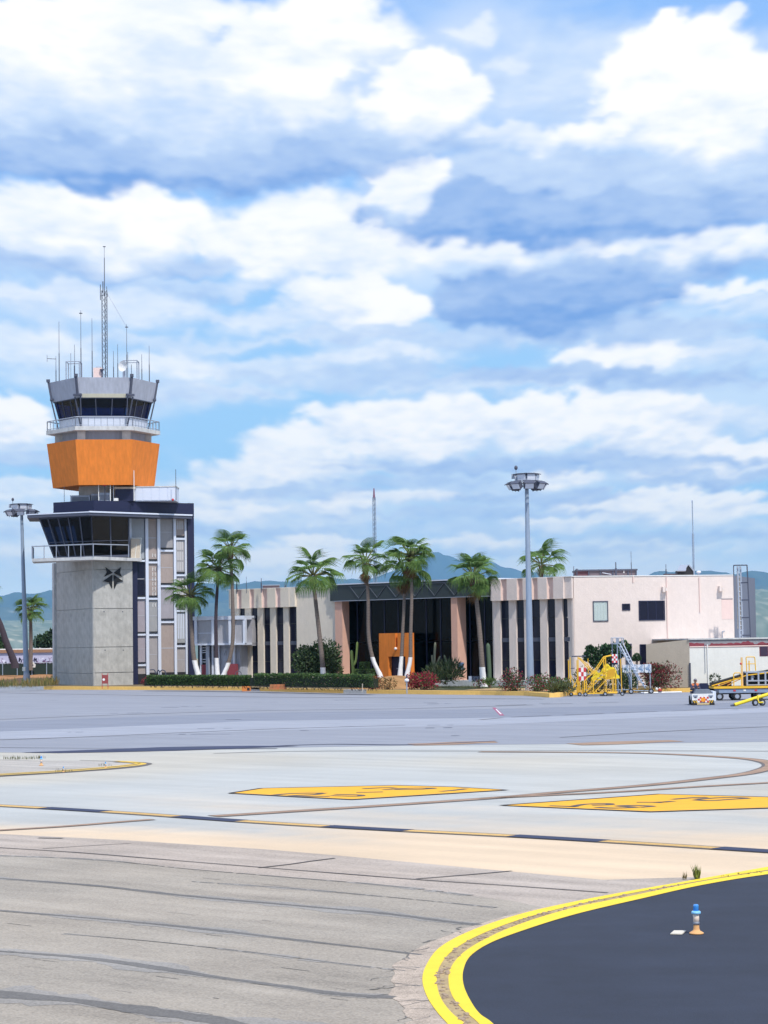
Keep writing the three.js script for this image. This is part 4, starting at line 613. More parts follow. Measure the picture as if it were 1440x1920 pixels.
    const tip = onRoof(193.5, 463, -1).y - roofTop; bag().rod(V(0, top - 0.5, 0), V(0, mix(top, tip, 0.75), 0), 0.04).rod(V(0, mix(top, tip, 0.7), 0), V(0, tip, 0), 0.018).rod(V(0, tip, 0), V(0, tip + 0.05, 0), 0.14, 8).build('top_rod', mat.darkSteel, t);
    bag().rod(V(-0.4, top - 0.9, 0), V(-0.4, top + 0.6, 0), 0.04).rod(V(-0.4, top - 0.5, 0), V(0, top - 0.5, 0), 0.03).rod(V(0.28, top - 0.6, 0), V(0.2, top + 0.4, 0), 0.03).rod(V(-0.15, top - 0.2, 0), V(-0.15, top + 0.9, 0), 0.05).build('side_antenna', mat.darkSteel, t);
    bag().box(-0.45, 0.45, 0, 0.12, -0.4, 0.4).build('foot', mat.red, t);
    const e = onRoof(238, 614, -2), s = V(p.x + 0.2, roofTop + top * 0.98, p.z), w2 = bag().rod(s, V(e.x, e.y, e.z), 0.012, 4).build('guy_wire', mat.darkSteel); tag(w2, 'thin stay wire from the lattice mast to the capped antenna pole', 'wire'); }
  const rack = (x0, x1, yt, yb, label) => { const a = onRoof(x0, yb, -0.5), b = onRoof(x1, yb, -0.5), h = onRoof(x0, yt, -0.5).y - roofTop, w = b.x - a.x, t = thing('roof_frame', label, 'metal frame', V(a.x, roofTop, a.z)); for (const X of [0, w]) for (const Z of [0, -1.6]) bag().rod(V(X, 0, Z), V(X, h, Z), 0.06).build('post', mat.steel, t); bag().rod(V(0, h, 0), V(w, h, 0), 0.05).rod(V(0, h, -1.6), V(w, h, -1.6), 0.05).rod(V(0, h, 0), V(0, h, -1.6), 0.05).rod(V(w, h, 0), V(w, h, -1.6), 0.05).rod(V(0, h * 0.2, 0), V(w, h * 0.2, 0), 0.08).build('rail', mat.steel, t); bag().rod(V(w * 0.3, h * 0.2, -0.5), V(w * 0.3, h * 1.4, -0.5), 0.02).rod(V(w * 0.55, h * 0.2, -0.5), V(w * 0.55, h * 0.85, -0.5), 0.03).build('rod', mat.darkSteel, t); return t; };
  rack(124, 149, 678, 703, 'open grey metal frame on the left of the cab roof'); rack(231, 257, 676, 702, 'open grey metal frame with a dish on the right of the cab roof');
  { const p = onRoof(233, 687, -2), t = thing('dish_antenna', 'round white dish antenna on the right of the cab roof', 'dish antenna', V(p.x, roofTop, p.z), -0.5); const h = p.y - roofTop, pts = []; for (let i = 0; i <= 8; i++) pts.push(new THREE.Vector2(0.52 * i / 8, 0.16 * (i / 8) ** 2)); const g = new THREE.LatheGeometry(pts, 20); g.rotateX(Math.PI / 2); g.translate(0, h, 0.1); bag().add(g).build('reflector', mat.whitePaint, t); bag().rod(V(0, 0, 0), V(0, h, 0.05), 0.06).build('post', mat.steel, t); }
  { const p = onRoof(184, 703, -1), t = thing('equipment_box', 'small pinkish equipment box at the foot of the lattice mast', 'equipment box', V(p.x, roofTop, p.z)); bag().box(-0.42, 0.42, 0, onRoof(184, 697, -1).y - roofTop + 0.35, -0.35, 0.35).build('case', mat.patch, t); bag().rod(V(-0.2, 0.8, 0), V(-0.2, 1.6, 0), 0.03).rod(V(0.25, 0.8, 0), V(0.25, 1.6, 0), 0.03).rod(V(-0.2, 1.6, 0), V(0.25, 1.6, 0), 0.03).build('bracket', mat.steel, t); }
  { const p = onRoof(191, 690, -1.5), t = thing('wind_sensor', 'small cup shaped sensor on a post left of the lattice mast', 'sensor', V(p.x, roofTop, p.z)); bag().rod(V(0, 0, 0), V(0, 1.0, 0), 0.04).build('post', mat.darkSteel, t); bag().rod(V(0, 0.95, 0), V(0, 1.3, 0), 0.05, 10, 0.22).build('cup', mat.darkSteel, t); }

  // ---------- what stands on the lower roof ----------
  const lowY = nbY, lowRoof = (x, y, back) => at(x, y, D + back);
  const boxOn = (name, label, cat, x0, x1, yt, yb, back, depth, m, extra) => { const a = lowRoof(x0, yb, back), b = lowRoof(x1, yb, back), t = thing(name, label, cat, V((a.x + b.x) / 2, lowY, a.z)), w = (b.x - a.x) / 2, h = lowRoof(x0, yt, back).y - lowY; bag().box(-w, w, 0.02, h, -depth, 0).build('case', m, t); if (extra) extra(t, w, h); return t; };
  const vents = (t, w, h) => { const g = bag(); for (let i = 0; i < 6; i++) g.box(-w * 0.85, w * 0.85, h * (0.2 + i * 0.11), h * (0.25 + i * 0.11), 0, 0.03); g.build('louvre', mat.darkSteel, t); bag().box(-w - 0.04, w + 0.04, h, h + 0.05, -1.0, 0.04).build('lid', mat.steel, t); };
  boxOn('rooftop_unit', 'grey air handling unit at the left of the lower tower roof', 'air conditioner', 132, 169, 930, 942, 1.5, 1.4, mat.steel, vents); boxOn('rooftop_unit', 'darker grey air handling unit in the middle of the lower tower roof', 'air conditioner', 186, 207, 925, 941, 0.5, 1.2, mat.steel, vents); boxOn('rooftop_unit', 'small grey unit between the two air handling units on the tower roof', 'air conditioner', 171, 185, 927, 941, 1.2, 1.2, mat.cabGrey, vents);
  boxOn('roof_house', 'dark navy roof house in front of the tower neck', 'roof structure', 216, 252, 917, 942, 1.0, 3, mat.navy, (t, w, h) => { bag().box(-w - 0.1, w + 0.1, h, h + 0.2, -3, 0.06).build('cap', mat.beige, t); });
  { const t = boxOn('roof_cabin', 'long white panelled cabin on the right of the lower tower roof', 'roof structure', 252, 330, 914, 942, 1.4, 3, mat.alu); const a = lowRoof(252, 930, 1.4), b = lowRoof(330, 930, 1.4), w = (b.x - a.x) / 2, h = lowRoof(252, 914, 1.4).y - lowY; bag().box(-w - 0.05, w + 0.05, h, h + 0.1, -3, 0.08).build('cap', mat.paleConcrete, t); for (let i = 0; i < 5; i++) { const x = mix(-w, w, i / 5), x1 = mix(-w, w, (i + 1) / 5); bag().box(x + 0.03, x1 - 0.03, 0.1, h - 0.08, 0, 0.05).build('panel', mat.alu, t); } }
  boxOn('beige_cabinet', 'beige cabinet beside the navy roof house', 'cabinet', 187, 216, 914, 930, 1.9, 1, mat.beige); boxOn('white_box', 'small white box in front of the navy roof house', 'box', 213, 221, 934, 942, 0.3, 0.6, mat.whitePaint);
  const lamp = (x, yt, label, m, w) => { const p = lowRoof(x, 942, 0.2), h = lowRoof(x, yt, 0.2).y - lowY, t = thing('roof_rod', label, 'antenna rod', V(p.x, lowY, p.z)); bag().rod(V(0, 0, 0), V(0, h, 0), w ?? 0.05, 6, (w ?? 0.05) * 0.7).build('rod', m, t); return t; };
  lamp(120.5, 912, 'thin grey rod at the left end of the navy parapet', mat.darkSteel, 0.03); lamp(185, 880, 'white rod before the orange collar, left of the red lamp', mat.whitePaint); lamp(207, 889, 'white rod right of the red lamp before the orange collar', mat.whitePaint); lamp(251.5, 882, 'rightmost white rod before the orange collar', mat.whitePaint); lamp(330, 880, 'thin dark rod at the right end of the white roof cabin', mat.darkSteel, 0.04);
  { const t = lamp(213, 878, 'pole with a small white floodlight before the orange collar', mat.steel, 0.03), h = lowRoof(213, 878, 0.2).y - lowY; bag().box(-0.14, 0.14, h - 0.1, h + 0.22, -0.1, 0.14).build('lamp_head', mat.whitePaint, t); }
  { const p = lowRoof(196.5, 906, 0.3), t = thing('red_beacon', 'round red beacon dish at the foot of the orange collar', 'beacon', V(p.x, lowY, p.z)), h = p.y - lowY; bag().rod(V(0, 0, 0), V(0, h, 0), 0.05).build('post', mat.darkSteel, t); const g = new THREE.TorusGeometry(0.2, 0.09, 8, 18); g.translate(0, h, 0.08); bag().add(g).rod(V(0, h, 0.0), V(0, h, 0.06), 0.22, 14).build('dish', mat.red, t); bag().ball(V(0, h, 0.1), 0.07).build('hub', mat.whitePaint, t); }
  { const p = lowRoof(324, 937, 0.2), t = thing('red_beacon', 'small red lamp at the right end of the white roof cabin', 'beacon', V(p.x, lowY, p.z)), h = p.y - lowY; bag().rod(V(0, 0, 0), V(0, h, 0), 0.04).build('post', mat.darkSteel, t); bag().ball(V(0, h, 0), 0.12).build('lens', mat.red, t); }

  // ---------- red cabinet and small things at the foot of the tower ----------
  { const p = gnd(197, 1291.5, 0.3), t = thing('red_cabinet', 'red sign board on two thin legs at the foot of the tower', 'sign board', p, 0.2), u = p.z / -F; for (const s of [-1, 1]) bag().rod(V(s * 0.25, 0, 0), V(s * 0.25, 1.35, 0), 0.03).build('leg', mat.red, t); bag().box(-0.27, 0.27, 0.45, 1.2, -0.1, 0.1).build('board', M(0.30, 0.06, 0.06, { map: T.worn }), t); bag().rod(V(-0.12, 0.8, 0.1), V(-0.12, 0.8, 0.115), 0.11, 12).build('disc', mat.whitePaint, t); }
}

// ================= terminal =================
const FP = new Plane(at(1077, 1200, 172), -45);                 // the long facade, running away to the left
const RP = new Plane(FP.o, 10);                                 // the plain right hand wall
{
  const t = thing('terminal_building', 'low pink terminal with slim dark window slots and a deep dark entrance hall', 'terminal building', V(0, 0, 0));
  const put = (b, name, m, pl = FP, parent = t) => { const o = b.build(name, m, parent); if (parent === t) { o.position.copy(pl.o); o.rotation.y = pl.a; } return o; };
  const fx = (p, y = 1190, z = 0) => FP.x(p, y, z), fy = (p, y, z = 0) => FP.y(p, y, z);
  const base = 0.8, top = fy(1000, 1084.3);
  // solid masses (in plan), kept behind the fins
  const w = (x, z) => { const p = FP.world(x, 0, z); return [p.x, p.z]; };
  const rEnd = RP.world(RP.x(1376, 1150), 0, 0), back = new Plane(rEnd, 10), rBack = V(rEnd.x + 3.2, 0, rEnd.z - 9);
  const xl = fx(921), xw0 = fx(430), xw1 = fx(629);
  put(bag().prism([w(xl, -0.19), w(-1.0, -0.19), w(0, -0.05), [rEnd.x, rEnd.z], [rBack.x, rBack.z], w(xl - 2, -16), w(xl, -14)], 0.28, top - 0.02), 'wing_body', mat.pink, new Plane(V(0, 0, 0), 0));
  put(bag().box(xw0, xw1, 0.28, top - 0.02, -14, -0.19), 'wing_body', mat.cream);
  put(bag().box(xw1 - 2, xl + 2, 0.28, top - 0.35, -16, -9), 'hall_back', mat.cream);
  // fins, windows and the fluted band of one wing
  const wing = (fins, glass, boxes, bandB, bandT, bandEnd, m) => {
    for (const [a, b] of fins) put(bag().box(fx(a), fx(b), 0.28, bandB + 0.01, -0.2, 0.0), 'fin', m);
    for (const [a, b] of glass) {
      const x0 = fx(a, 1190, -0.15), x1 = fx(b, 1190, -0.15), f = put(bag().box(x0 - 0.03, x1 + 0.03, 0.5, bandB, -0.192, -0.17), 'window', mat.black), H = bandB - base;
      [[0.03, 0.24], [0.255, 0.47], [0.53, 0.76], [0.775, 0.985]].forEach(([u, v], k) => bag().box(x0 + 0.03, x1 - 0.03, base + H * u, base + H * v, -0.17, -0.15 - k * 0.003).build('pane', mat.darkGlass, f));
      bag().box(x0, x1, base + H * 0.475, base + H * 0.525, -0.17, -0.13).build('transom', mat.darkSteel, f);
    }
    put(bag().box(bandEnd[0], bandEnd[1], bandB, bandT, -0.44, 0.02), 'band', m);
    for (const [a, b] of boxes) put(bag().box(fx(a, 1105, 0.34), fx(b, 1105, 0.34), bandB - 0.03, bandT + 0.02, 0.0, 0.34), 'band_box', m);
    // shallow curved flutes between the boxes
    for (let i = 1; i < boxes.length; i++) { const x0 = fx(boxes[i - 1][1], 1105, 0.34), x1 = fx(boxes[i][0], 1105, 0.34), g = bag(), n = 6; for (let q = 0; q < n; q++) { const a0 = Math.PI * q / n, a1 = Math.PI * (q + 1) / n, X = (a) => mix(x0, x1, 0.5 - 0.5 * Math.cos(a)), Z = (a) => 0.30 - 0.25 * Math.sin(a); g.quad(V(X(a0), bandB - 0.02, Z(a0)), V(X(a1), bandB - 0.02, Z(a1)), V(X(a1), bandT, Z(a1)), V(X(a0), bandT, Z(a0))); } put(g, 'flute', M(0.80, 0.60, 0.535, { map: T.stucco, roughness: 0.95 })); }
  };
  const rbB = fy(1000, 1123.6, 0.3), lbB = fy(500, 1138.8, 0.3), lTop = fy(500, 1103.6, 0.3);
  wing([[926.5, 938.5], [954.6, 968], [983, 996.5], [1013, 1026], [1041.5, 1055]], [[940.5, 955], [970, 984], [998, 1013], [1028, 1042], [1057.5, 1073]], [[921, 938.5], [950, 969], [980, 997], [1008, 1025], [1037, 1056]], rbB, top, [xl, -0.05], mat.pink);
  put(bag().box(fx(1056, 1100, 0.2), -0.02, rbB - 0.02, top - 0.01, 0.02, 0.2), 'band_end', mat.pink); put(bag().box(fx(1073.5), 0, 0.28, rbB, -0.18, 0.06), 'pilaster', mat.pink);
  wing([[437, 449], [459.4, 471], [483, 494], [506.6, 517.5], [531.4, 541.5]], [[450.5, 460], [472.5, 484], [496, 508], [519.5, 532.5], [543.5, 557]], [[431, 444], [452.5, 467.5], [476, 490], [500.7, 516], [525.5, 541.5]], lbB, lTop, [xw0, fx(545)], mat.cream);
  put(bag().box(fx(542, 1100, 0.3), fx(558), lbB - 0.02, lTop, 0.02, 0.3), 'band_end', mat.cream); put(bag().box(fx(557.5), xw1 + 0.5, 0.28, lTop - 0.05, -0.4, 0.08), 'wall', mat.cream);
  // white plinth
  put(bag().box(fx(835), fx(1080), 0.1, base - 0.02, -1.0, 0.9), 'plinth', mat.paleConcrete);
  put(bag().box(fx(437), fx(640), 0.1, base - 0.3, -1.0, 0.5), 'plinth', mat.paleConcrete);
  // parapet caps
  put(bag().box(xl, 0.05, top, top + 0.05, -0.4, 0.30), 'parapet_cap', mat.whitePaint); put(bag().box(xw0, xw1, lTop, lTop + 0.05, -0.5, 0.3), 'parapet_cap', mat.whitePaint);
  // --- right wall ---
  const rx = (p, y = 1150) => RP.x(p, y), ry = (p, y) => RP.y(p, y), rw = rx(1376);
  put(bag().box(0.02, rw, 0.28, ry(1200, 1080.5), -0.3, 0.03), 'wall', mat.pink, RP); put(bag().box(0.0, rw + 0.05, ry(1200, 1080.5), ry(1200, 1078.8), -0.35, 0.08), 'parapet_cap', mat.whitePaint, RP);
  const window3 = (x0, x1, y0, y1, n, curtain, frameM = mat.darkSteel) => {
    const a = rx(x0, y0), b = rx(x1, y0), lo = ry(x0, y1), hi = ry(x0, y0), f = put(bag().box(a, b, lo, lo + 0.08, 0.03, 0.09).box(a, b, hi - 0.07, hi, 0.03, 0.09).box(a, a + 0.07, lo + 0.08, hi - 0.07, 0.03, 0.09).box(b - 0.07, b, lo + 0.08, hi - 0.07, 0.03, 0.09), 'window', frameM, RP);
    for (let i = 0; i < n; i++) { const p = mix(a + 0.07, b - 0.07, i / n), q = mix(a + 0.07, b - 0.07, (i + 1) / n); if (curtain) { const c = bag(), m = 9; for (let k = 0; k < m; k++) { const u0 = mix(p, q, k / m), u1 = mix(p, q, (k + 1) / m); c.quad(V(u0, lo + 0.08, 0.036 + (k % 2) * 0.012), V(u1, lo + 0.08, 0.036 + ((k + 1) % 2) * 0.012), V(u1, hi - 0.07, 0.036 + ((k + 1) % 2) * 0.012), V(u0, hi - 0.07, 0.036 + (k % 2) * 0.012)); } c.build('curtain', mat.curtain, f); bag().box(p, q, lo + 0.08, hi - 0.07, 0.056, 0.058).build('pane', new THREE.MeshPhysicalMaterial({ color: 0xffffff, transmission: 1, roughness: 0.05, thickness: 0 }), f); }
      else { bag().box(p + 0.02, q - 0.02, lo + 0.08, hi - 0.07, 0.032, 0.05).build('pane', mat.darkGlass, f); } }
    if (n > 1) for (let i = 1; i < n; i++) { const p = mix(a + 0.07, b - 0.07, i / n); bag().box(p - 0.03, p + 0.03, lo + 0.08, hi - 0.07, 0.03, 0.08).build('mullion', frameM, f); }
  };
  window3(1111, 1139.5, 1127, 1165.5, 1, true); window3(1166, 1181, 1132, 1144.5, 1, false, mat.navy); window3(1197, 1246, 1126.5, 1163.5, 3, false, mat.navy); window3(1172, 1184, 1207, 1247, 1, false); window3(1199, 1217, 1208, 1262, 1, false, mat.navy);
  // conduit, pink lamp boxes, patch, pipe
  for (const [x, y0, y1] of [[1250.5, 1082, 1203], [1188, 1080, 1092], [1312, 1082, 1148]]) put(bag().rod(V(rx(x), ry(x, y1), 0.07), V(rx(x), ry(x, y0), 0.07), 0.045), 'conduit', mat.patch, RP);
  for (const [x, y] of [[1245, 1105], [1351, 1103.5]]) { const X = rx(x), yy = ry(x, y); put(bag().box(X - 0.18, X + 0.02, yy - 0.22, yy + 0.2, 0.03, 0.45).box(X + 0.02, X + 0.22, yy - 0.14, yy + 0.12, 0.2, 0.5), 'wall_lamp', mat.pink, RP); }
  put(bag().box(rx(1353), rx(1374), ry(1360, 1161), ry(1360, 1123.5), 0.03, 0.045), 'wall_patch', mat.patch, RP); put(bag().box(rx(1353), rx(1374), ry(1360, 1123.5), ry(1360, 1122.6), 0.03, 0.07), 'wall_ledge', mat.darkSteel, RP);
  put(bag().rod(V(rx(1353), ry(1353, 1196), 0.06), V(rx(1353), ry(1353, 1184), 0.06), 0.035).rod(V(rx(1353), ry(1353, 1184), 0.06), V(rx(1357.5), ry(1353, 1183.5), 0.06), 0.035), 'wall_pipe', mat.steel, RP);
  // grey end return of the block
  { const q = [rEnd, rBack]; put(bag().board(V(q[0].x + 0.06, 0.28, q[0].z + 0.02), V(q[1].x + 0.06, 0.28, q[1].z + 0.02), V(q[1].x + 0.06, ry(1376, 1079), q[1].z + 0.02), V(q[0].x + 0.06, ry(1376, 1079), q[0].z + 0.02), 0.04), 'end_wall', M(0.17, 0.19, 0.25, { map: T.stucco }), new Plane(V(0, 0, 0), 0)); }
  // --- entrance hall ---
  const hy0 = 0.5, canB = fy(740, 1123, 0.4), canT = fy(740, 1092.5, 0.4), cx0 = fx(618, 1110, 0.4);
  const glassZ = -1.1;
  put(bag().box(xw1, xl, 0.1, hy0, -9, 0.3), 'hall_floor', mat.paleConcrete); put(bag().box(xw1 - 0.2, xl + 0.2, canT - 0.5, canT - 0.1, -9, 0), 'hall_roof', mat.paleConcrete);
  const px0 = [];
  for (let i = 0; i < 11; i++) { const a = mix(xw1, xl, i / 11), b = mix(xw1, xl, (i + 1) / 11); for (const [u, v] of [[0, 0.48], [0.49, 1]]) put(bag().box(a + 0.03, b - 0.03, mix(hy0, canB, u) + 0.03, mix(hy0, canB, v), glassZ - 0.1, glassZ), 'hall_pane', mat.hallGlass); put(bag().box(b - 0.05, b + 0.05, hy0, canB + 0.3, glassZ - 0.08, glassZ + 0.05), 'hall_mullion', mat.navy); }
  put(bag().box(xw1 - 0.05, xw1 + 0.1, hy0, canB + 0.2, -9, -0.4), 'hall_side', mat.cream); put(bag().box(xl - 0.12, xl + 0.02, hy0, canB + 0.2, -9, -0.46), 'hall_side', mat.cream);
  // canopy: dark fascia with a row of braces, pale upper edge, thin lower lip
  put(bag().box(cx0, xl - 0.03, canB, canT, -8.9, 0.36), 'canopy', mat.fascia); put(bag().box(cx0 - 0.05, xl - 0.02, canT, canT + 0.09, -8.9, 0.45), 'canopy_edge', mat.alu); put(bag().box(cx0 + 0.5, xl - 0.02, canB - 0.05, canB, -0.2, 0.42), 'canopy_lip', mat.steel);
  { const n = 14; for (let i = 0; i < n; i++) { const a = mix(cx0 + 2.5, xl - 0.3, i / n), b = mix(cx0 + 2.5, xl - 0.3, (i + 1) / n), up = i % 2; put(bag().bar(V(a, up ? canB + 0.15 : canT - 0.15, 0.38), V(b, up ? canT - 0.15 : canB + 0.15, 0.38), 0.07, 0.05), 'brace', mat.fasciaLine); } put(bag().box(cx0 + 2.4, xl - 0.2, canT - 0.2, canT - 0.12, 0.36, 0.41), 'brace_rail', mat.fasciaLine); }
  // pink pillars
  put(bag().box(fx(628.5, 1190, 0.25), fx(642, 1190, 0.25), 0.2, canB - 0.02, -0.6, 0.25), 'pillar', mat.rose); put(bag().box(fx(846.5, 1200, 0.3), fx(858, 1200, 0.3), 0.2, canB - 0.02, -0.75, 0.3), 'pillar', mat.rose);
  put(bag().box(fx(863, 1245, 0.1), fx(868, 1245, 0.1), fy(865, 1255, 0.1), fy(865, 1242, 0.1), 0.0, 0.36), 'switch_box', M(0.12, 0.2, 0.36));
  // orange portal with a slot, a lamp and a deep door
  { const z = 0.6, zb = 0.2, ax = (p) => fx(p, 1230, z), T1 = fy(744, 1187, z), dT = fy(744, 1231, z), nB = fy(744, 1213, z), x0 = ax(711), x1 = ax(770.5), dx0 = ax(728), dx1 = ax(760), nx0 = ax(741.5), nx1 = ax(745.5);
    const b = bag(); b.box(x0, dx0, 0.3, T1, zb, z).box(dx1, x1, 0.3, T1, zb, z).box(dx0, nx0, dT, T1, zb, z).box(nx1, dx1, dT, T1, zb, z).box(nx0, nx1, dT, nB, zb, z).box(nx0, nx1, nB, T1, zb, zb + 0.08);
    put(b, 'portal', mat.orange); const d = put(bag().box(dx0 - 0.1, dx1 + 0.1, 0.3, dT + 0.1, zb - 0.12, zb - 0.02), 'door', mat.navy); bag().box(mix(dx0, dx1, 0.3), mix(dx0, dx1, 0.62), 1.7, 1.78, zb - 0.02, zb + 0.03).build('handle', mat.steel, d); put(bag().ball(V((nx0 + nx1) / 2, nB - 0.15, z + 0.1), 0.13), 'portal_lamp', mat.whitePaint); }
}
// --- caged ladder at the right end ---
{
  const p = at(1390, 1200, 171), t = thing('caged_ladder', 'tall metal ladder with an open safety frame at the right end of the terminal', 'ladder', V(p.x, 0, p.z), 0.1);
  const X = (x) => at(x, 1150, 171).x - p.x, Y = (y) => at(1390, y, 171).y, base = Y(1198);
  for (const x of [1386, 1391.5]) bag().bar(V(X(x), base, 0), V(X(x) - 0.05, Y(1062), 0), 0.12, 0.12).build('rail', mat.steel, t);
  for (let i = 0; i < 13; i++) { const y = mix(base + 0.3, Y(1082), i / 12); bag().rod(V(X(1386), y, 0), V(X(1391.5), y, 0), 0.03).build('rung', mat.alu, t); }
  bag().bar(V(X(1386.5), base + 0.8, -0.08), V(X(1386.5), Y(1079), -0.08), 0.3, 0.05).build('backing', mat.beige, t);
  const f = [[1376, 1060], [1401, 1060]]; bag().rod(V(X(1404), base, 0.4), V(X(1400.5), Y(1060), 0.4), 0.05).build('post', mat.darkSteel, t); bag().rod(V(X(1376), Y(1079), 0.2), V(X(1376), Y(1060), 0.2), 0.04).build('post', mat.darkSteel, t);
  bag().rod(V(X(1376), Y(1060), 0.2), V(X(1401), Y(1060), 0.4), 0.05).build('top_bar', mat.darkSteel, t); for (const y of [1092.5, 1125, 1158, 1191]) bag().rod(V(X(1390), Y(y), 0), V(X(1402.5), Y(y), 0.4), 0.05).build('cross_bar', mat.darkSteel, t);
}
// --- roof things of the terminal ---
{
  const topY = FP.y(1000, 1084.3), rY = RP.y(1200, 1080.5);
  const pole = (x, yt, yb, d, label, r = 0.05, m = mat.darkSteel, extra) => { const b = at(x, yb, d), h = at(x, yt, d).y - b.y, t = thing('roof_pole', label, 'pole', b); bag().rod(V(0, -0.4, 0), V(0, h * 0.55, 0), r).build('mast', m, t); bag().rod(V(0, h * 0.5, 0), V(-0.0, h, 0), r * 0.5).build('rod', m, t); if (extra) extra(t, h); return t; };
  pole(1155, 1054, 1079, 180, 'thick short pole above the brown roof house', 0.09); pole(1184, 1034, 1079, 180, 'thin antenna pole right of the middle of the brown roof house', 0.035); pole(1249, 1058, 1079, 178, 'short dark vent pole left of the small gabled roof house', 0.05); pole(1301, 938, 1077, 178, 'tall antenna mast right of the small gabled roof house', 0.09, mat.galv);
  pole(1076, 1062, 1080, 180, 'small twin vent on the roof at the corner of the terminal', 0.06, mat.darkSteel, (t, h) => { bag().rod(V(0.25, -0.3, 0), V(0.25, h * 0.6, 0), 0.05).ball(V(0.25, h * 0.6, 0), 0.13).build('cap', mat.darkSteel, t); });
  pole(444, 1084, 1105, 197, 'dark pole with a small knot at the left corner of the left wing roof', 0.06, mat.darkSteel, (t, h) => bag().ball(V(0, h * 0.8, 0), 0.14).build('knot', mat.darkSteel, t)); pole(462, 1081, 1104, 197, 'thin rod on the left wing roof', 0.03); pole(490, 1084, 1103, 197, 'short dark post left of the brown box on the left wing roof', 0.06); pole(535, 1096, 1102, 197, 'stub on the right of the left wing roof', 0.08);
  { const b = at(508, 1103, 198), t = thing('roof_box', 'low brown box on the roof of the left wing', 'roof box', b); bag().box(-0.75, 0.75, -0.3, 0.25, -0.8, 0).build('case', mat.roofBrown, t); bag().box(-0.78, 0.78, 0.25, 0.32, -0.85, 0.05).build('lid', mat.steel, t); }
  { const a = at(1083, 1078, 184), b = at(1201, 1078, 181), h = at(1083, 1070, 184).y - a.y, w = b.x - a.x, t = thing('roof_house', 'long low brown structure on the roof of the terminal', 'roof structure', V(a.x, a.y - 0.5, a.z)); bag().box(0, w * 0.18, 0, h + 0.45, -4, 0).build('wall', M(0.13, 0.06, 0.075, { roughness: 0.9 }), t); bag().box(w * 0.18, w, 0, h + 0.45, -4, 0.02).build('wall', M(0.17, 0.14, 0.16, { roughness: 0.9 }), t); bag().box(-0.1, w + 0.1, h + 0.45, h + 0.58, -4.1, 0.15).build('roof', mat.darkSteel, t); for (const u of [0.19, 0.39, 0.6, 0.86, 0.995]) bag().box(w * u - 0.06, w * u + 0.06, 0, h + 0.45, 0.02, 0.1).build('post', mat.darkSteel, t); bag().bar(V(w * 0.42, h + 0.3, 0.08), V(w * 0.57, 0.5, 0.08), 0.12, 0.05).build('brace', mat.alu, t); bag().box(w * 0.78, w * 0.795, 0.6, 0.95, 0.02, 0.08).build('plate', mat.whitePaint, t); }
  { const a = at(1247, 1079.5, 177), b = at(1270, 1079.5, 177), t = thing('roof_box', 'flat dark box beside the small gabled roof house', 'roof box', V(a.x, a.y - 0.3, a.z)); bag().box(0, b.x - a.x, 0, 0.42, -1, 0).build('case', mat.roofBrown, t); bag().box(-0.03, b.x - a.x + 0.03, 0.42, 0.47, -1.03, 0.03).build('lid', mat.darkSteel, t); }
  { const a = at(1270, 1078, 177), b = at(1300, 1078, 177), w = b.x - a.x, h1 = at(1270, 1069, 177).y - a.y, h2 = at(1288, 1058.5, 177).y - a.y, t = thing('gabled_roof_house', 'small dark roof house with a grey gabled roof', 'roof structure', V(a.x, a.y, a.z)); bag().slab([[0, -0.4], [w, -0.4], [w, h1], [w * 0.72, h2 - 0.06], [w * 0.46, h1]], -1.2, 0).box(0, w * 0.5, -0.4, h1 - 0.05, -1.2, 0.01).build('wall', mat.black, t); bag().board(V(-0.06, h1 - 0.05, 0.25), V(w * 0.5, h1 - 0.05, 0.25), V(w * 0.74, h2, -0.5), V(w * 0.24, h2, -0.5), 0.08).bar(V(w * 0.72, h2, 0.04), V(w * 1.05, h1 - 0.1, 0.04), 0.08, 0.1).build('roof', mat.steel, t); }
  { const b = at(1310, 1073, 177), t = thing('roof_dome', 'small white domed fitting beside the tall roof antenna', 'roof fitting', b); bag().rod(V(0, -0.4, 0), V(0, 0, 0), 0.05).build('stem', mat.steel, t); bag().ball(V(0, 0.02, 0), 0.17, 1.2, 0.7, 1).build('dome', mat.alu, t); }
  { // red and white lattice mast behind the hall
    const b = at(703.5, 1090, 215), top = at(700.5, 933, 215).y, tip = at(700, 915, 215).y, t = thing('lattice_mast', 'slim lattice mast with a dark reddish tip behind the entrance hall', 'radio mast', V(b.x, 4, b.z)), h = top - 4, w = 0.15;
    const legs = [V(-w, 0, 0.12), V(w, 0, 0.12), V(0, 0, -0.2)];
    for (const l of legs) bag().rod(l.clone().setX(l.x * 1.1), l.clone().setX(l.x * 0.9).setY(h), 0.045).build('leg', mat.galv, t);
    const br = bag(); for (let i = 0; i < 30; i++) legs.forEach((l, q) => br.rod(l.clone().setY(h * i / 30), legs[(q + 1) % 3].clone().setY(h * (i + 1) / 30), 0.012, 4)); br.build('bracing', mat.galv, t);
    bag().rod(V(0, h, 0), V(0, tip - 4, 0), 0.1, 6, 0.03).rod(V(-0.1, h - 0.2, 0), V(-0.02, h + 0.9, 0), 0.04).rod(V(0.1, h - 0.2, 0), V(0.02, h + 0.9, 0), 0.04).build('tip', M(0.20, 0.11, 0.18), t);
  }
}
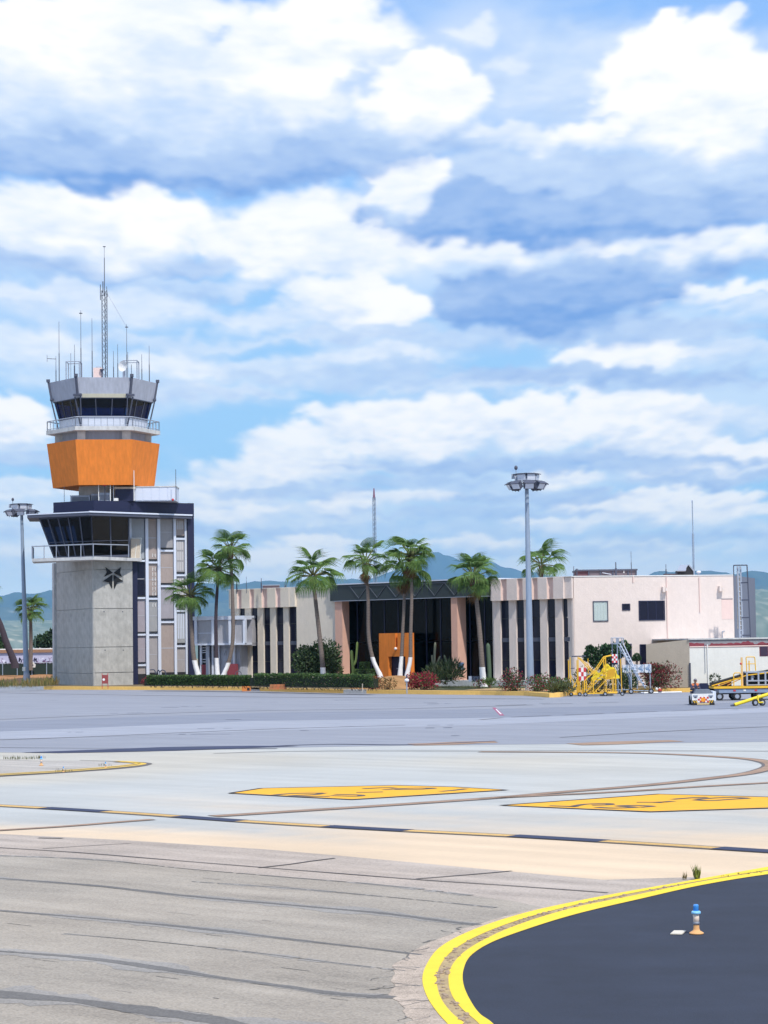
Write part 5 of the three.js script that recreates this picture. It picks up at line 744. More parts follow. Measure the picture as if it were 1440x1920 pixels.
// --- glass link between tower and terminal ---
{
  const LP = new Plane(at(455, 1200, 196.5), -20), t = onPlane('glass_link', 'glazed two storey link between the tower and the left wing', 'link building', LP), X = (p, y = 1180) => LP.x(p, y), Y = (y, p = 420) => LP.y(p, y);
  const yT = Y(1155), y1 = Y(1163), y2 = Y(1206), y3 = Y(1209.5), xl = X(362), xr = X(459);
  bag().box(xl, xr, yT - 0.34, yT, -5, 0.1).build('roof_beam', mat.alu, t); bag().box(xl, xr, y3, y2, -5, 0.08).build('floor_beam', mat.alu, t); bag().box(xl, xr, y3 - 0.1, y1 + 0.2, -5, -1.6).build('rear_wall', mat.panel, t);
  for (const p of [367, 399, 431, 438, 458]) bag().box(X(p) - 0.12, X(p) + 0.12, y2, y1 + 0.05, -0.3, 0.04).build('mullion', mat.alu, t);
  for (const [a, b] of [[368, 398], [400, 430], [439, 457]]) bag().box(X(a) + 0.1, X(b) - 0.1, y2, y1 + 0.03, -0.2, -0.14).build('glass_panel', mat.panel, t);
  bag().box(X(369), X(398), Y(1187), Y(1186), -0.14, -0.1).build('glazing_bar', mat.alu, t);
  // ground floor: dark glazing with pale bars, a door and a maroon wall
  bag().box(xl, X(402), 0.4, y3, -4, -1.0).build('lower_wall', mat.darkGlass, t); bag().box(X(402), X(431), 0.4, y3, -4, -1.1).build('lower_wall', M(0.48, 0.52, 0.62, { map: T.worn, roughness: 0.5 }), t); bag().box(X(431), X(440), 0.4, y3, -4, -1.2).build('lower_wall', mat.cabGrey, t);
  for (const [a, b, c] of [[370, 384, 1214], [370, 384, 1219], [370, 384, 1223], [370, 384, 1236], [370, 384, 1241], [388, 400, 1222]]) bag().bar(V(X(a), Y(c), -0.95), V(X(b), Y(c), -0.95), 0.14, 0.06).build('glazing_bar', mat.alu, t);
  for (const p of [369, 391, 402, 431]) bag().box(X(p) - 0.09, X(p) + 0.09, 0.4, y3, -0.98, -0.8).build('post', mat.alu, t); bag().box(X(384.5) - 0.16, X(384.5) + 0.16, 0.4, Y(1211), -0.7, -0.45).build('post', mat.steel, t);
  bag().bar(V(X(411), Y(1229), -0.9), V(X(417), Y(1216), -0.9), 0.12, 0.06).box(X(411), X(431), Y(1216), Y(1214.8), -1.1, -0.85).box(X(411), X(431), Y(1240.5), Y(1239), -1.1, -0.95).build('stair_rail', mat.steel, t);
  bag().box(X(420), X(438.5), 0.4, Y(1245), -0.9, -0.6).build('maroon_wall', mat.maroon, t); bag().box(X(369), X(383), 0.4, Y(1246), -0.95, -0.8).build('maroon_wall', mat.maroon, t);
}
// --- single storey annex at the right ---
{
  const c = at(1293, 1240, 165), A = new Plane(c, -34), B = new Plane(c, 12), t = thing('annex', 'single storey annex with a beige side and a white front under a red painted band', 'annex building', V(0, 0, 0));
  const put = (b, name, m, pl) => { const o = b.build(name, m, t); o.position.copy(pl.o); o.rotation.y = pl.a; return o; };
  const ax = A.x(1212, 1240), a0 = A.y(1293, 1199), a1 = A.y(1214, 1208);
  put(bag().slab([[ax, 0], [0, 0], [0, a0], [ax, a1]], -0.3, 0), 'side_wall', mat.beige, A);
  const bx = B.x(1700, 1210), yT = B.y(1293, 1198.5), y1 = B.y(1293, 1206), y2 = B.y(1293, 1211.5);
  put(bag().box(0.01, bx, 0, y2, -0.3, 0), 'front_wall', mat.offWhite, B);
  { const r = rng(8), pts = []; for (let i = 0; i <= 90; i++) { const u = i / 90; pts.push([mix(0.0, bx, u), y1 + (fbm(u * 40, 1.3, 3) - 0.05) * 0.34 - (Math.abs(u - 0.083) < 0.012 || Math.abs(u - 0.30) < 0.006 ? 0.3 : 0)]); }
    put(bag().slab([[0, y2], [bx, y2], ...pts.reverse()], -0.1, 0.03), 'red_band', mat.maroon, B); put(bag().box(0.0, bx, y2 - 0.02, yT - 0.02, -0.3, 0.0), 'parapet', M(0.34, 0.34, 0.37, { map: T.worn, bumpMap: T.stuccoBump, bumpScale: 0.03 }), B); put(bag().box(0.03, bx, y2 - 0.09, y2 - 0.01, -0.05, 0.05), 'red_trim', mat.patch, B); }
  put(bag().box(-0.1, bx, yT - 0.05, yT + 0.06, -12, 0.1), 'roof', mat.paleConcrete, B);
  { const f = put(bag().box(B.x(1423), B.x(1439.5), B.y(1430, 1230.5), B.y(1430, 1210), -0.05, 0.02), 'window', mat.maroon, B); bag().box(B.x(1424), B.x(1438.5), B.y(1430, 1229.8), B.y(1430, 1211), 0.02, 0.035).build('pane', M(0.05, 0.03, 0.06, { roughness: 0.2 }), f); }
  for (const [x, y0, y1b, r, m] of [[1325, 1208, 1282, 0.05, mat.whitePaint], [1320, 1208, 1262, 0.02, mat.steel], [1291.5, 1243, 1290, 0.07, mat.darkSteel]]) put(bag().rod(V(B.x(x), Math.max(0, B.y(x, y1b)), 0.06), V(B.x(x), B.y(x, y0), 0.06), r), 'downpipe', m, B);
}

// ================= plants =================
class LeafBag {                                                // many small faces with their own greens
  constructor(seed) { this.p = []; this.c = []; this.n = []; this.r = rng(seed); }
  tri(a, b, c, col) { for (const v of [a, b, c]) { this.p.push(v.x, v.y, v.z); this.c.push(...col); } }
  leaf(o, dir, up, len, wid, col) {                             // a pointed leaf folded along its rib
    const s = dir.clone().cross(up).normalize().multiplyScalar(wid / 2), m = o.clone().addScaledVector(dir, len * 0.45).addScaledVector(up, -wid * 0.12), tip = o.clone().addScaledVector(dir, len).addScaledVector(up, -len * 0.12);
    this.tri(o, m.clone().add(s), tip, col); this.tri(o, tip, m.clone().sub(s), col);
  }
  rnd() { const r = this.r, z = r() * 2 - 1, a = r() * 6.2832, k = Math.sqrt(1 - z * z); return V(k * Math.cos(a), z, k * Math.sin(a)); }
  geo() { const g = new THREE.BufferGeometry(); g.setAttribute('position', new THREE.Float32BufferAttribute(this.p, 3)); g.setAttribute('color', new THREE.Float32BufferAttribute(this.c, 3)); g.computeVertexNormals(); return g; }
  build(name, parent, m = mat.leaf) { const o = new THREE.Mesh(this.geo(), m); o.name = name; o.castShadow = o.receiveShadow = true; parent.add(o); return o; }
}
const tint = (c, r, k = 0.35) => { const f = 1 + (r() - 0.5) * 2 * k, w = (r() - 0.5) * 0.3; return [c[0] * f * (1 + w), c[1] * f, c[2] * f * (1 - w)]; };
// --- fan palms ---
function frondGeo(seed, dead, size) {                           // a stalk and a folded fan whose finger tips hang
  const L = new LeafBag(seed), r = L.r, stalk = size * 0.52 * (0.85 + r() * 0.3), n = 20, spread = 2.05 + r() * 0.3, base = dead ? [0.20, 0.115, 0.05] : [0.125, 0.225, 0.05], sag = 0.22 + r() * 0.3;
  const end = V(stalk, 0.0, 0), sideV = V(0, 0, 1);
  const sq = 0.022; for (const [a, b] of [[V(0, sq, 0), V(0, -sq, sq)], [V(0, -sq, sq), V(0, -sq, -sq)], [V(0, -sq, -sq), V(0, sq, 0)]]) { L.tri(a, b, b.clone().add(end), [0.16, 0.16, 0.06]); L.tri(a, b.clone().add(end), a.clone().add(end), [0.16, 0.16, 0.06]); }
  const blade = size * 0.62, P = (u, q, fold) => { const a = (u - 0.5) * spread * 1.15, rr = blade * q * (0.86 + 0.14 * Math.cos(a * 0.8)), cup = 0.20 * rr * Math.abs(Math.sin(a)); return V(stalk + Math.cos(a) * rr, cup - sag * rr * rr / blade - (q > 0.6 ? (q - 0.6) * (q - 0.6) * 2.0 * blade * (0.8 + fold) : 0) + (fold ? 0.022 * size : 0), Math.sin(a) * rr); };
  for (let i = 0; i < n; i++) {
    const u0 = i / n, u1 = (i + 1) / n, um = (u0 + u1) / 2, f = r() * 0.7, split = 0.32 + r() * 0.1, len = 0.9 + r() * 0.16, col = tint(base, r, 0.28), dk = tint(base, r, 0.28);
    const o = V(stalk, 0, 0), a = P(u0, split, 0), b = P(um, split, 1), c = P(u1, split, 0), a2 = P(mix(u0, um, 0.42), 0.8, 0), b2 = P(um, 0.82, 0.3 + f), c2 = P(mix(u1, um, 0.42), 0.8, 0), t = P(um, len, 0.4 + f);
    L.tri(o, a, b, col); L.tri(o, b, c, dk); L.tri(a, a2, b, col); L.tri(a2, b2, b, col); L.tri(b, b2, c, dk); L.tri(b2, c2, c, dk); L.tri(a2, t, b2, col); L.tri(b2, t, c2, dk);
  }
  return L.geo();
}
const FRONDS = [1, 2, 3, 4, 5].map((s) => frondGeo(s * 13, false, 1)), DEAD = [7, 8].map((s) => frondGeo(s * 13, true, 1));
const brownLeaf = mat.leaf;
const DARKTRUNK = M(0.065, 0.05, 0.065, { map: mat.trunk.map, roughness: 1 });
function palm(label, pts, d, o = {}) {                          // pts: trunk from the ground to the crown, in pixels of the photograph
  const P = pts.map(([x, y]) => at(x, y, d)), root = P[0].clone(), t = thing('palm_tree', label, 'palm tree', root, 0, null), q = P.map((p) => p.clone().sub(root)), top = q[q.length - 1], r = rng(o.seed ?? 1), u = d / F;
  const c = new THREE.CatmullRomCurve3([q[0].clone().setY(-0.4), ...q], false, 'centripetal'), rad = o.rad ?? 0.19;
  const tubeOf = (u0, u1, ra, rb, seg, flare = 0) => { const g = bag(), N = seg, S = 10, pos = [], uv = [], idx = []; for (let i = 0; i <= N; i++) { const f = mix(u0, u1, i / N), p = c.getPointAt(f), R = mix(ra, rb, i / N) * (1 + flare * Math.pow(1 - i / N, 3)) * (1 + 0.035 * Math.sin(i * 2.1 + r())); for (let s = 0; s <= S; s++) { const a = s / S * Math.PI * 2; pos.push(p.x + Math.cos(a) * R, p.y, p.z + Math.sin(a) * R); uv.push(s / S, p.y); } } for (let i = 0; i < N; i++) for (let s = 0; s < S; s++) { const a = i * (S + 1) + s, b = a + 1, e = a + S + 1; idx.push(a, e, b, b, e, e + 1); } const G = new THREE.BufferGeometry(); G.setAttribute('position', new THREE.Float32BufferAttribute(pos, 3)); G.setAttribute('uv', new THREE.Float32BufferAttribute(uv, 2)); G.setIndex(idx); G.computeVertexNormals(); return G; };
  let k = 0; if (o.white) { const hw = at(pts[0][0], o.white, d).y - root.y; for (k = 0; k < 1 && c.getPointAt(k).y < hw; k += 0.005); }
  const addTube = (name, g, m) => { const w = new THREE.Mesh(g, m); w.name = name; w.castShadow = w.receiveShadow = true; t.add(w); };
  if (k) addTube('limewashed_foot', tubeOf(0, k, rad * 1.32, rad * 1.16, 10, o.flare ?? 0.45), mat.limewash);
  addTube('trunk', tubeOf(k ? k - 0.004 : 0, 1, rad * (k ? 1.1 : 1.3), rad * 0.78, 26), o.trunk ?? mat.trunk);
  const n = o.n ?? 30, size = o.size ?? 1.9;
  // old leaf bases under the crown
  { const g = bag(); for (let i = 0; i < 26; i++) { const a = r() * 6.28, y = -r() * 0.9, R = rad * (0.8 + r() * 0.3); g.bar(V(top.x + Math.cos(a) * R, top.y + y - 0.15, top.z + Math.sin(a) * R), V(top.x + Math.cos(a) * (R + 0.14), top.y + y + 0.25, top.z + Math.sin(a) * (R + 0.14)), 0.09, 0.04); } g.build('leaf_base', M(0.13, 0.075, 0.05, { roughness: 1 }), t); }
  const place = (geo, az, el, roll, s, name, y = 0) => { const w = new THREE.Mesh(geo, mat.leaf), dir = V(Math.cos(az) * Math.cos(el), Math.sin(el), Math.sin(az) * Math.cos(el)), side = V(-Math.sin(az), 0, Math.cos(az)), upv = side.clone().cross(dir).normalize(); w.quaternion.setFromRotationMatrix(new THREE.Matrix4().makeBasis(dir, upv.clone().multiplyScalar(-1).negate(), dir.clone().cross(upv))); w.rotateX(roll); w.position.copy(top).addScaledVector(dir, 0.12).add(V(0, 0.1 + y, 0)); w.scale.setScalar(s); w.name = name; w.castShadow = w.receiveShadow = true; t.add(w); };
  for (let i = 0; i < n; i++) { const f = (i + 0.5) / n, el = (mix(1.35, o.low ?? -0.62, Math.pow(f, 0.85)) + (r() - 0.5) * 0.5), az = i * 2.39996 + r() * 1.1; place(FRONDS[Math.floor(r() * 5)], az, el, (r() - 0.5) * 0.9, size * (0.82 + r() * 0.3) * (el < -0.4 ? 0.9 : 1) * (0.9 + r() * 0.25), 'frond'); }
  for (let i = 0; i < (o.dead ?? 0); i++) place(DEAD[i % 2], r() * 6.28, -1.15 - r() * 0.3, (r() - 0.5) * 1.2, size * (0.55 + r() * 0.25), 'dry_frond', -0.25);
  return t;
}
palm('short leafy palm with a white foot in front of the glass stair block', [[373, 1272], [364, 1236], [360, 1195], [356, 1118]], 197, { white: 1238, seed: 2, size: 1.95, n: 27, low: -0.85 });
palm('tall palm with a straight dark trunk left of the tallest palm', [[408, 1272], [406, 1236], [405, 1150], [410, 1068]], 196, { white: 1234, seed: 3, size: 1.95, n: 25, low: -0.75, rad: 0.16, trunk: DARKTRUNK });
palm('tallest palm at the left corner of the left wing, its white foot leaning left', [[417, 1272], [428, 1244], [436, 1205], [436, 1120], [432, 1034]], 195.5, { white: 1243, seed: 5, size: 1.85, n: 23, low: -0.7, rad: 0.17 });
palm('palm with a slanting grey trunk before the plain cream wall of the left wing', [[606, 1268], [605, 1248], [600, 1200], [592, 1130], [587, 1082]], 184, { white: 1252, seed: 7, size: 2.0, n: 25, low: -0.6, flare: 0.1 });
palm('slim palm with a brown skirt of dry fronds left of the orange doorway', [[713, 1268], [700, 1238], [692, 1200], [690, 1120], [685, 1056]], 178, { white: 1232, seed: 11, size: 1.75, n: 19, low: -0.3, dead: 5, rad: 0.15 });
palm('left palm of the crossing pair before the orange doorway, with yellowing fronds', [[750, 1266], [753, 1230], [755, 1190], [758, 1120], [758, 1068]], 177, { white: 1231, seed: 13, size: 1.9, n: 23, low: -0.8, dead: 6, rad: 0.14 });
palm('right palm of the crossing pair before the orange doorway, the taller one', [[763, 1268], [769, 1238], [770, 1190], [772, 1110], [770, 1044]], 176, { white: 1233, seed: 17, size: 1.85, n: 22, low: -0.7, dead: 3, rad: 0.14 });
palm('palm with a broad crown before the dark gap left of the right wing', [[906, 1278], [904, 1250], [901, 1205], [895, 1140], [888, 1084]], 171, { white: 1251, seed: 19, size: 1.95, n: 25, low: -0.75, dead: 1 });
palm('palm crown rising behind the roof of the right wing beside the mast', [[1016, 1230], [1015, 1140], [1014, 1060]], 192, { seed: 23, size: 1.95, n: 20, low: -0.5 });
palm('small far palm with a dark trunk left of the tower, behind the mast', [[57, 1250], [58, 1200], [57, 1148]], 238, { seed: 29, size: 1.75, n: 20, low: -0.35, rad: 0.2 });
palm('leaning dark palm trunk cut off by the left edge of the photograph', [[28, 1246], [12, 1205], [-4, 1160], [-30, 1120]], 236, { seed: 31, size: 1.9, n: 22, rad: 0.33, trunk: DARKTRUNK });

// --- hedges, bushes, cacti ---
const GREEN = [0.085, 0.155, 0.04], DEEP = [0.045, 0.09, 0.03], RED = [0.34, 0.02, 0.05];
function hedge(label, list, w, h, seed, n) {
  const p = list.map(([x, y, dz]) => gnd(x, y, KH).add(V(0, 0, -(dz ?? 0)))), c = new THREE.CatmullRomCurve3(p, false, 'centripetal'), t = thing('hedge', label, 'hedge', p[0]), L = new LeafBag(seed), r = L.r, core = bag();
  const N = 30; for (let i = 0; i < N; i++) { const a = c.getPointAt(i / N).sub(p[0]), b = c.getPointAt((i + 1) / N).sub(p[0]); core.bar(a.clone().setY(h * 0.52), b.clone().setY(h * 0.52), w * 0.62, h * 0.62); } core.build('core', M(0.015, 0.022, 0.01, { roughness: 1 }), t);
  const st = bag(); for (let i = 0; i < 60; i++) { const q = c.getPointAt((i + 0.5) / 60).sub(p[0]); st.rod(V(q.x + (r() - 0.5) * w * 0.6, 0, q.z + (r() - 0.3) * w * 0.5), V(q.x + (r() - 0.5) * w * 0.6, h * 0.5, q.z + w * 0.3), 0.02, 4); } st.build('stems', M(0.13, 0.09, 0.06), t);
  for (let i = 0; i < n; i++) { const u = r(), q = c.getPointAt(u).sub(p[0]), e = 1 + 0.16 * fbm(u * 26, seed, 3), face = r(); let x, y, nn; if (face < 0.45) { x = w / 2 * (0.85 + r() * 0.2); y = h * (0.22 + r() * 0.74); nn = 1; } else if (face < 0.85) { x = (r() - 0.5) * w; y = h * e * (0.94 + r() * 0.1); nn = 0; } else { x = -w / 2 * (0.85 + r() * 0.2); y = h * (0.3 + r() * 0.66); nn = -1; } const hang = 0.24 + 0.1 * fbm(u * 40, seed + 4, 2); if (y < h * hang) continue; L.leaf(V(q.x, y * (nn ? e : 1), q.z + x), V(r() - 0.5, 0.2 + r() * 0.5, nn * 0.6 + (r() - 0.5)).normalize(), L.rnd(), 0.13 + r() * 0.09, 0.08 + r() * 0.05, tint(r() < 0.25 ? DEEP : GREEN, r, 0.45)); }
  L.build('foliage', t); return t;
}
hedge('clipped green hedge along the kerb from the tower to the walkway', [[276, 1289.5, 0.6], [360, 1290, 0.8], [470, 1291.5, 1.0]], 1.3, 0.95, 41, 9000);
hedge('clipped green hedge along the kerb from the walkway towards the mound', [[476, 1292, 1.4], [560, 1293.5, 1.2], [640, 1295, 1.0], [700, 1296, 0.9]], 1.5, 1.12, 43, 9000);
function bush(name, label, cat, x, y, d, w, h, dep, cols, seed, n, o = {}) {
  const p = at(x, y, d), t = thing(name, label, cat, p), L = new LeafBag(seed), r = L.r, lump = []; p.y = Math.max(p.y, 0);
  for (let i = 0; i < (o.lumps ?? 7); i++) lump.push([V((r() - 0.5) * w * 0.7, h * (0.35 + r() * 0.4), (r() - 0.5) * dep * 0.7), (0.28 + r() * 0.2) * Math.min(w, h * 1.3)]);
  const st = bag(); for (let i = 0; i < 9; i++) { const l = lump[i % lump.length][0]; st.rod(V((r() - 0.5) * w * 0.15, -0.1, 0), l, 0.03, 5, 0.012); } st.build('stems', M(0.12, 0.085, 0.06, { roughness: 1 }), t);
  for (let i = 0; i < n; i++) { const [c, R] = lump[Math.floor(r() * lump.length)], dir = L.rnd(), q = c.clone().addScaledVector(dir, R * (0.55 + 0.5 * Math.sqrt(r()))); if (q.y < 0.02) continue; const k = r(); let acc = 0, col = cols[0][0]; for (const [cc, share, lowest] of cols) { acc += share; if (k < acc) { col = cc; break; } } const s = o.leaf ?? 0.13; L.leaf(q, dir.clone().multiplyScalar(0.6).add(L.rnd().multiplyScalar(0.7)).add(V(0, o.up ?? 0.2, 0)).normalize(), L.rnd(), s * (0.8 + r() * 0.6) * (o.long ?? 1), s * 0.6, tint(col, r, 0.4)); }
  L.build('foliage', t); return t;
}
bush('bush', 'dark green bush behind the slanting palm, against the cream wall', 'bush', 592, 1267, 186, 2.9, 2.3, 2, [[DEEP, 0.6], [[0.05, 0.075, 0.03], 0.4]], 51, 6500, { lumps: 12, leaf: 0.24 });
bush('bougainvillea', 'big crimson bougainvillea right of the lamp post before the hall', 'flowering bush', 796, 1293.5, 168.5, 2.6, 1.05, 1.2, [[RED, 0.72], [GREEN, 0.28]], 53, 2400, { lumps: 9 });
bush('bougainvillea', 'small reddish bush at the right end of the long hedge', 'flowering bush', 698, 1292, 171.5, 1.2, 0.9, 1, [[[0.28, 0.04, 0.035], 0.5], [[0.16, 0.12, 0.03], 0.5]], 54, 900);
bush('bougainvillea', 'low scrubby bush left of the lamp post on the mound slope', 'flowering bush', 726, 1293, 170, 1.1, 0.8, 0.8, [[[0.2, 0.1, 0.03], 0.5], [[0.14, 0.12, 0.04], 0.5]], 58, 380);
bush('bougainvillea', 'dark bush with crimson tips left of the foot of the tall floodlight mast', 'flowering bush', 966, 1296, 159.5, 1.9, 1.35, 1.4, [[DEEP, 0.5], [[0.06, 0.07, 0.03], 0.22], [RED, 0.28]], 55, 1500, { up: 0.5 });
bush('bougainvillea', 'low bush with crimson flowers right of the foot of the tall floodlight mast', 'flowering bush', 1008, 1297.5, 158, 1.7, 1.15, 1.2, [[GREEN, 0.5], [DEEP, 0.2], [RED, 0.3]], 56, 1300);
bush('bougainvillea', 'dull red and green bush just left of the yellow steps', 'flowering bush', 1045, 1299, 155.5, 1.9, 1.0, 1.2, [[GREEN, 0.45], [DEEP, 0.3], [[0.22, 0.04, 0.03], 0.25]], 57, 1300);
bush('bougainvillea', 'large dark crimson bush before the beige side of the annex', 'flowering bush', 1234, 1292, 161.5, 2.5, 1.75, 1.6, [[[0.17, 0.03, 0.03], 0.55], [DEEP, 0.35], [RED, 0.1]], 59, 2600, { lumps: 11, up: 0.5, long: 1.4 });
bush('flower_clump', 'tiny crimson flower clump at the left end of the hedge by the tower', 'flowers', 272, 1287, 203, 0.5, 0.9, 0.5, [[RED, 0.7], [GREEN, 0.3]], 60, 260);
bush('shrub', 'spiky pale green shrub at the foot of the right pink pillar', 'shrub', 835, 1281, 174, 2.6, 1.5, 1.4, [[[0.09, 0.115, 0.05], 0.7], [DEEP, 0.3]], 61, 900, { long: 3, up: 0.9, leaf: 0.14 });
bush('shrub', 'pale green shrub at the foot of the left pink pillar', 'shrub', 625, 1268, 186, 1.8, 0.9, 1, [[[0.10, 0.12, 0.05], 0.6], [GREEN, 0.4]], 62, 600, { long: 2, up: 0.7 });
bush('shrub', 'small green plant on the plinth before the right wing', 'shrub', 918, 1287, 169, 0.8, 0.5, 0.6, [[GREEN, 1]], 63, 200, { up: 0.8, long: 2 });
bush('shrub', 'small reddish plant on the lawn before the white plinth', 'shrub', 897, 1290, 168, 0.7, 0.55, 0.5, [[[0.2, 0.06, 0.05], 0.6], [GREEN, 0.4]], 64, 160, { up: 0.8 });
bush('shrub', 'low grassy shrub before the yellow steps at the end of the kerb', 'shrub', 1050, 1301, 153.5, 1.5, 0.6, 0.8, [[[0.10, 0.12, 0.04], 1]], 66, 500, { long: 2.4, up: 0.8 });
{ // two tier clipped bush
  const p = at(684, 1272, 180), t = thing('topiary', 'clipped two tier round bush left of the orange doorway', 'clipped bush', p), L = new LeafBag(71), r = L.r, u = 180 / F;
  for (let i = 0; i < 2600; i++) { const low = r() < 0.65, a = r() * 6.283, R = low ? 0.78 : 0.36, top = low ? 0.72 : 1.28, bot = low ? 0.05 : 0.75, side = r() < 0.55, rr = side ? R : R * Math.sqrt(r()), y = side ? mix(bot, top, r()) : top; L.leaf(V(Math.cos(a) * rr, y, Math.sin(a) * rr), V(Math.cos(a), 0.4, Math.sin(a)).add(L.rnd().multiplyScalar(0.6)).normalize(), L.rnd(), 0.12, 0.08, tint(GREEN, r, 0.4)); }
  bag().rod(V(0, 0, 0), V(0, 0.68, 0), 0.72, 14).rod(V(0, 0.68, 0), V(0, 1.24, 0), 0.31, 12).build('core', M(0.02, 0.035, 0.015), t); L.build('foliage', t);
}
function cactus(label, arms, d, m, r0) {
  const root = at(arms[0][0][0], arms[0][0][1], d), t = thing('cactus', label, 'cactus', root);
  arms.forEach((a, k) => { const c = new THREE.CatmullRomCurve3(a.map(([x, y]) => at(x, y, d).sub(root)), false, 'centripetal'), R = r0 * (k ? 0.82 : 1), S = 14, N = 18, pos = [], idx = []; for (let i = 0; i <= N + 1; i++) { const f = Math.min(1, i / N), p = c.getPointAt(f), rr = i > N ? 0.001 : R * (f > 0.93 ? Math.sqrt(Math.max(0, 1 - ((f - 0.93) / 0.075) ** 2)) : 1); for (let s = 0; s <= S; s++) { const q = s / S * 6.2832, w = rr * (s % 2 ? 0.82 : 1.08); pos.push(p.x + Math.cos(q) * w, p.y, p.z + Math.sin(q) * w); } } for (let i = 0; i <= N; i++) for (let s = 0; s < S; s++) { const a0 = i * (S + 1) + s, b0 = a0 + 1, e = a0 + S + 1; idx.push(a0, e, b0, b0, e, e + 1); } const g = new THREE.BufferGeometry(); g.setAttribute('position', new THREE.Float32BufferAttribute(pos, 3)); g.setIndex(idx); g.computeVertexNormals(); const o = new THREE.Mesh(g, m); o.name = k ? 'arm' : 'stem'; o.castShadow = o.receiveShadow = true; t.add(o); });
}
const cg = (r, g, b) => M(r, g, b, { roughness: 0.8 });
cactus('bright yellow green cactus with two arms right of the left pink pillar', [[[662, 1270], [661.5, 1250], [660, 1235], [659, 1219]], [[661.5, 1250], [666, 1242], [668.5, 1225], [670, 1203]]], 181, cg(0.26, 0.34, 0.09), 0.11);
cactus('pale thin cactus with raised arms right of the orange doorway', [[[814, 1272], [814.5, 1245], [815, 1225], [816, 1204]], [[814.5, 1250], [811, 1240], [810, 1228]], [[815, 1250], [820, 1242], [825, 1230]]], 176, cg(0.20, 0.21, 0.14), 0.09);
cactus('second thin cactus right of the orange doorway, nearer the pink pillar', [[[840, 1272], [838, 1252], [836, 1240], [833, 1228]]], 176, cg(0.15, 0.17, 0.11), 0.08);
cactus('thick grey green cactus in the dark gap left of the right wing', [[[918, 1280], [917, 1250], [915.5, 1225], [914.5, 1206]]], 171.5, cg(0.075, 0.12, 0.075), 0.16);
// --- broad leaved tree by the steps, trees behind the mural wall, small round tree ---
function tree(label, x, y, d, trunkTop, crowns, cols, seed, n, leaf) {
  const root = at(x, y, d), t = thing('tree', label, 'tree', root), L = new LeafBag(seed), r = L.r, b = bag(), fork = at(x, trunkTop, d).sub(root), lump = crowns.map(([cx, cy, R, z]) => [at(cx, cy, d).sub(root).add(V(0, 0, z ?? 0)), R * d / F]);
  b.rod(V(0, -0.3, 0), fork, 0.12, 8, 0.09); for (const [c] of lump) b.rod(fork, c, 0.06, 6, 0.025); b.build('trunk', mat.trunk, t);
  for (let i = 0; i < n; i++) { const [c, R] = lump[i % lump.length], dir = L.rnd(), q = c.clone().addScaledVector(dir, R * (0.5 + 0.55 * Math.sqrt(r()))); L.leaf(q, dir.clone().multiplyScalar(0.7).add(L.rnd().multiplyScalar(0.8)).normalize(), L.rnd(), leaf * (0.8 + r() * 0.5), leaf * 0.75, tint(cols[Math.floor(r() * cols.length)], r, 0.35)); }
  L.build('crown', t); return t;
}
tree('broad leaved green tree behind the yellow steps', 1128, 1296, 163, 1252, [[1128, 1226, 15], [1112, 1230, 13], [1146, 1226, 15], [1106, 1217, 5], [1101, 1231, 6], [1136, 1218, 9], [1160, 1222, 10], [1120, 1240, 12], [1140, 1240, 12]], [[0.03, 0.085, 0.03], [0.05, 0.12, 0.04], [0.025, 0.06, 0.03]], 81, 2600, 0.2);
tree('leafy green plant at the head of the grey steps', 1163, 1296, 164, 1235, [[1160, 1211, 6], [1150, 1211, 3.5], [1170, 1208, 6], [1176, 1214, 5]], [[0.03, 0.085, 0.03], [0.05, 0.12, 0.04]], 83, 500, 0.18);
tree('small round topped tree before the dark door right of the grey steps', 1194, 1290, 164, 1240, [[1194, 1231, 5], [1190, 1235, 3], [1198, 1234, 3]], [[0.03, 0.085, 0.03], [0.05, 0.11, 0.04]], 84, 420, 0.14);
tree('dark round tree behind the white containers beside the tower', 97, 1250, 262, 1215, [[96, 1196, 12], [104, 1192, 10], [88, 1203, 9], [110, 1200, 12], [118, 1196, 12]], [[0.03, 0.06, 0.03], [0.04, 0.08, 0.035]], 85, 2200, 0.4);
tree('low green tree left of the dark round tree behind the mural wall', 77, 1250, 264, 1215, [[76, 1201, 8], [71, 1206, 6], [83, 1206, 7]], [[0.05, 0.10, 0.04], [0.035, 0.07, 0.03]], 86, 900, 0.36);
tree('green bush tree at the left edge behind the mural wall', 1, 1250, 262, 1222, [[-2, 1206, 9], [4, 1212, 7], [-10, 1200, 10]], [[0.05, 0.10, 0.03], [0.035, 0.07, 0.03]], 87, 900, 0.36);
// --- grass ---
function grass(label, spots, seed, h, cols, name = 'grass') {
  const L = new LeafBag(seed), r = L.r; for (const [p, n, R, hh] of spots) for (let i = 0; i < n; i++) { const a = r() * 6.28, q = p.clone().add(V(Math.cos(a) * R * Math.sqrt(r()), 0, Math.sin(a) * R * Math.sqrt(r()))), k = (hh ?? h) * (0.5 + r() * 0.7), lean = V((r() - 0.5) * 0.5, 1, (r() - 0.5) * 0.5).normalize(); L.leaf(q, lean, V(r() - 0.5, 0.1, r() - 0.5).normalize(), k, k * 0.09 + 0.004, tint(cols[Math.floor(r() * cols.length)], r, 0.3)); }
  const o = L.build(numbered(name), scene); return tag(o, label, 'grass', null, 'stuff');
}
grass('dry yellow green grass tufts on the dirt bank left of the tower', [[2, 1290, 60], [17, 1289, 70], [60, 1289, 40], [73, 1288, 60], [84, 1287, 60], [95, 1286, 90], [101, 1280, 60], [45, 1290, 40], [52, 1288, 50]].map(([x, y, n]) => [gnd(x, y, KH + 0.05), n, 0.8, 0.9]), 91, 0.8, [[0.12, 0.14, 0.04], [0.20, 0.17, 0.06], [0.30, 0.22, 0.08]]);
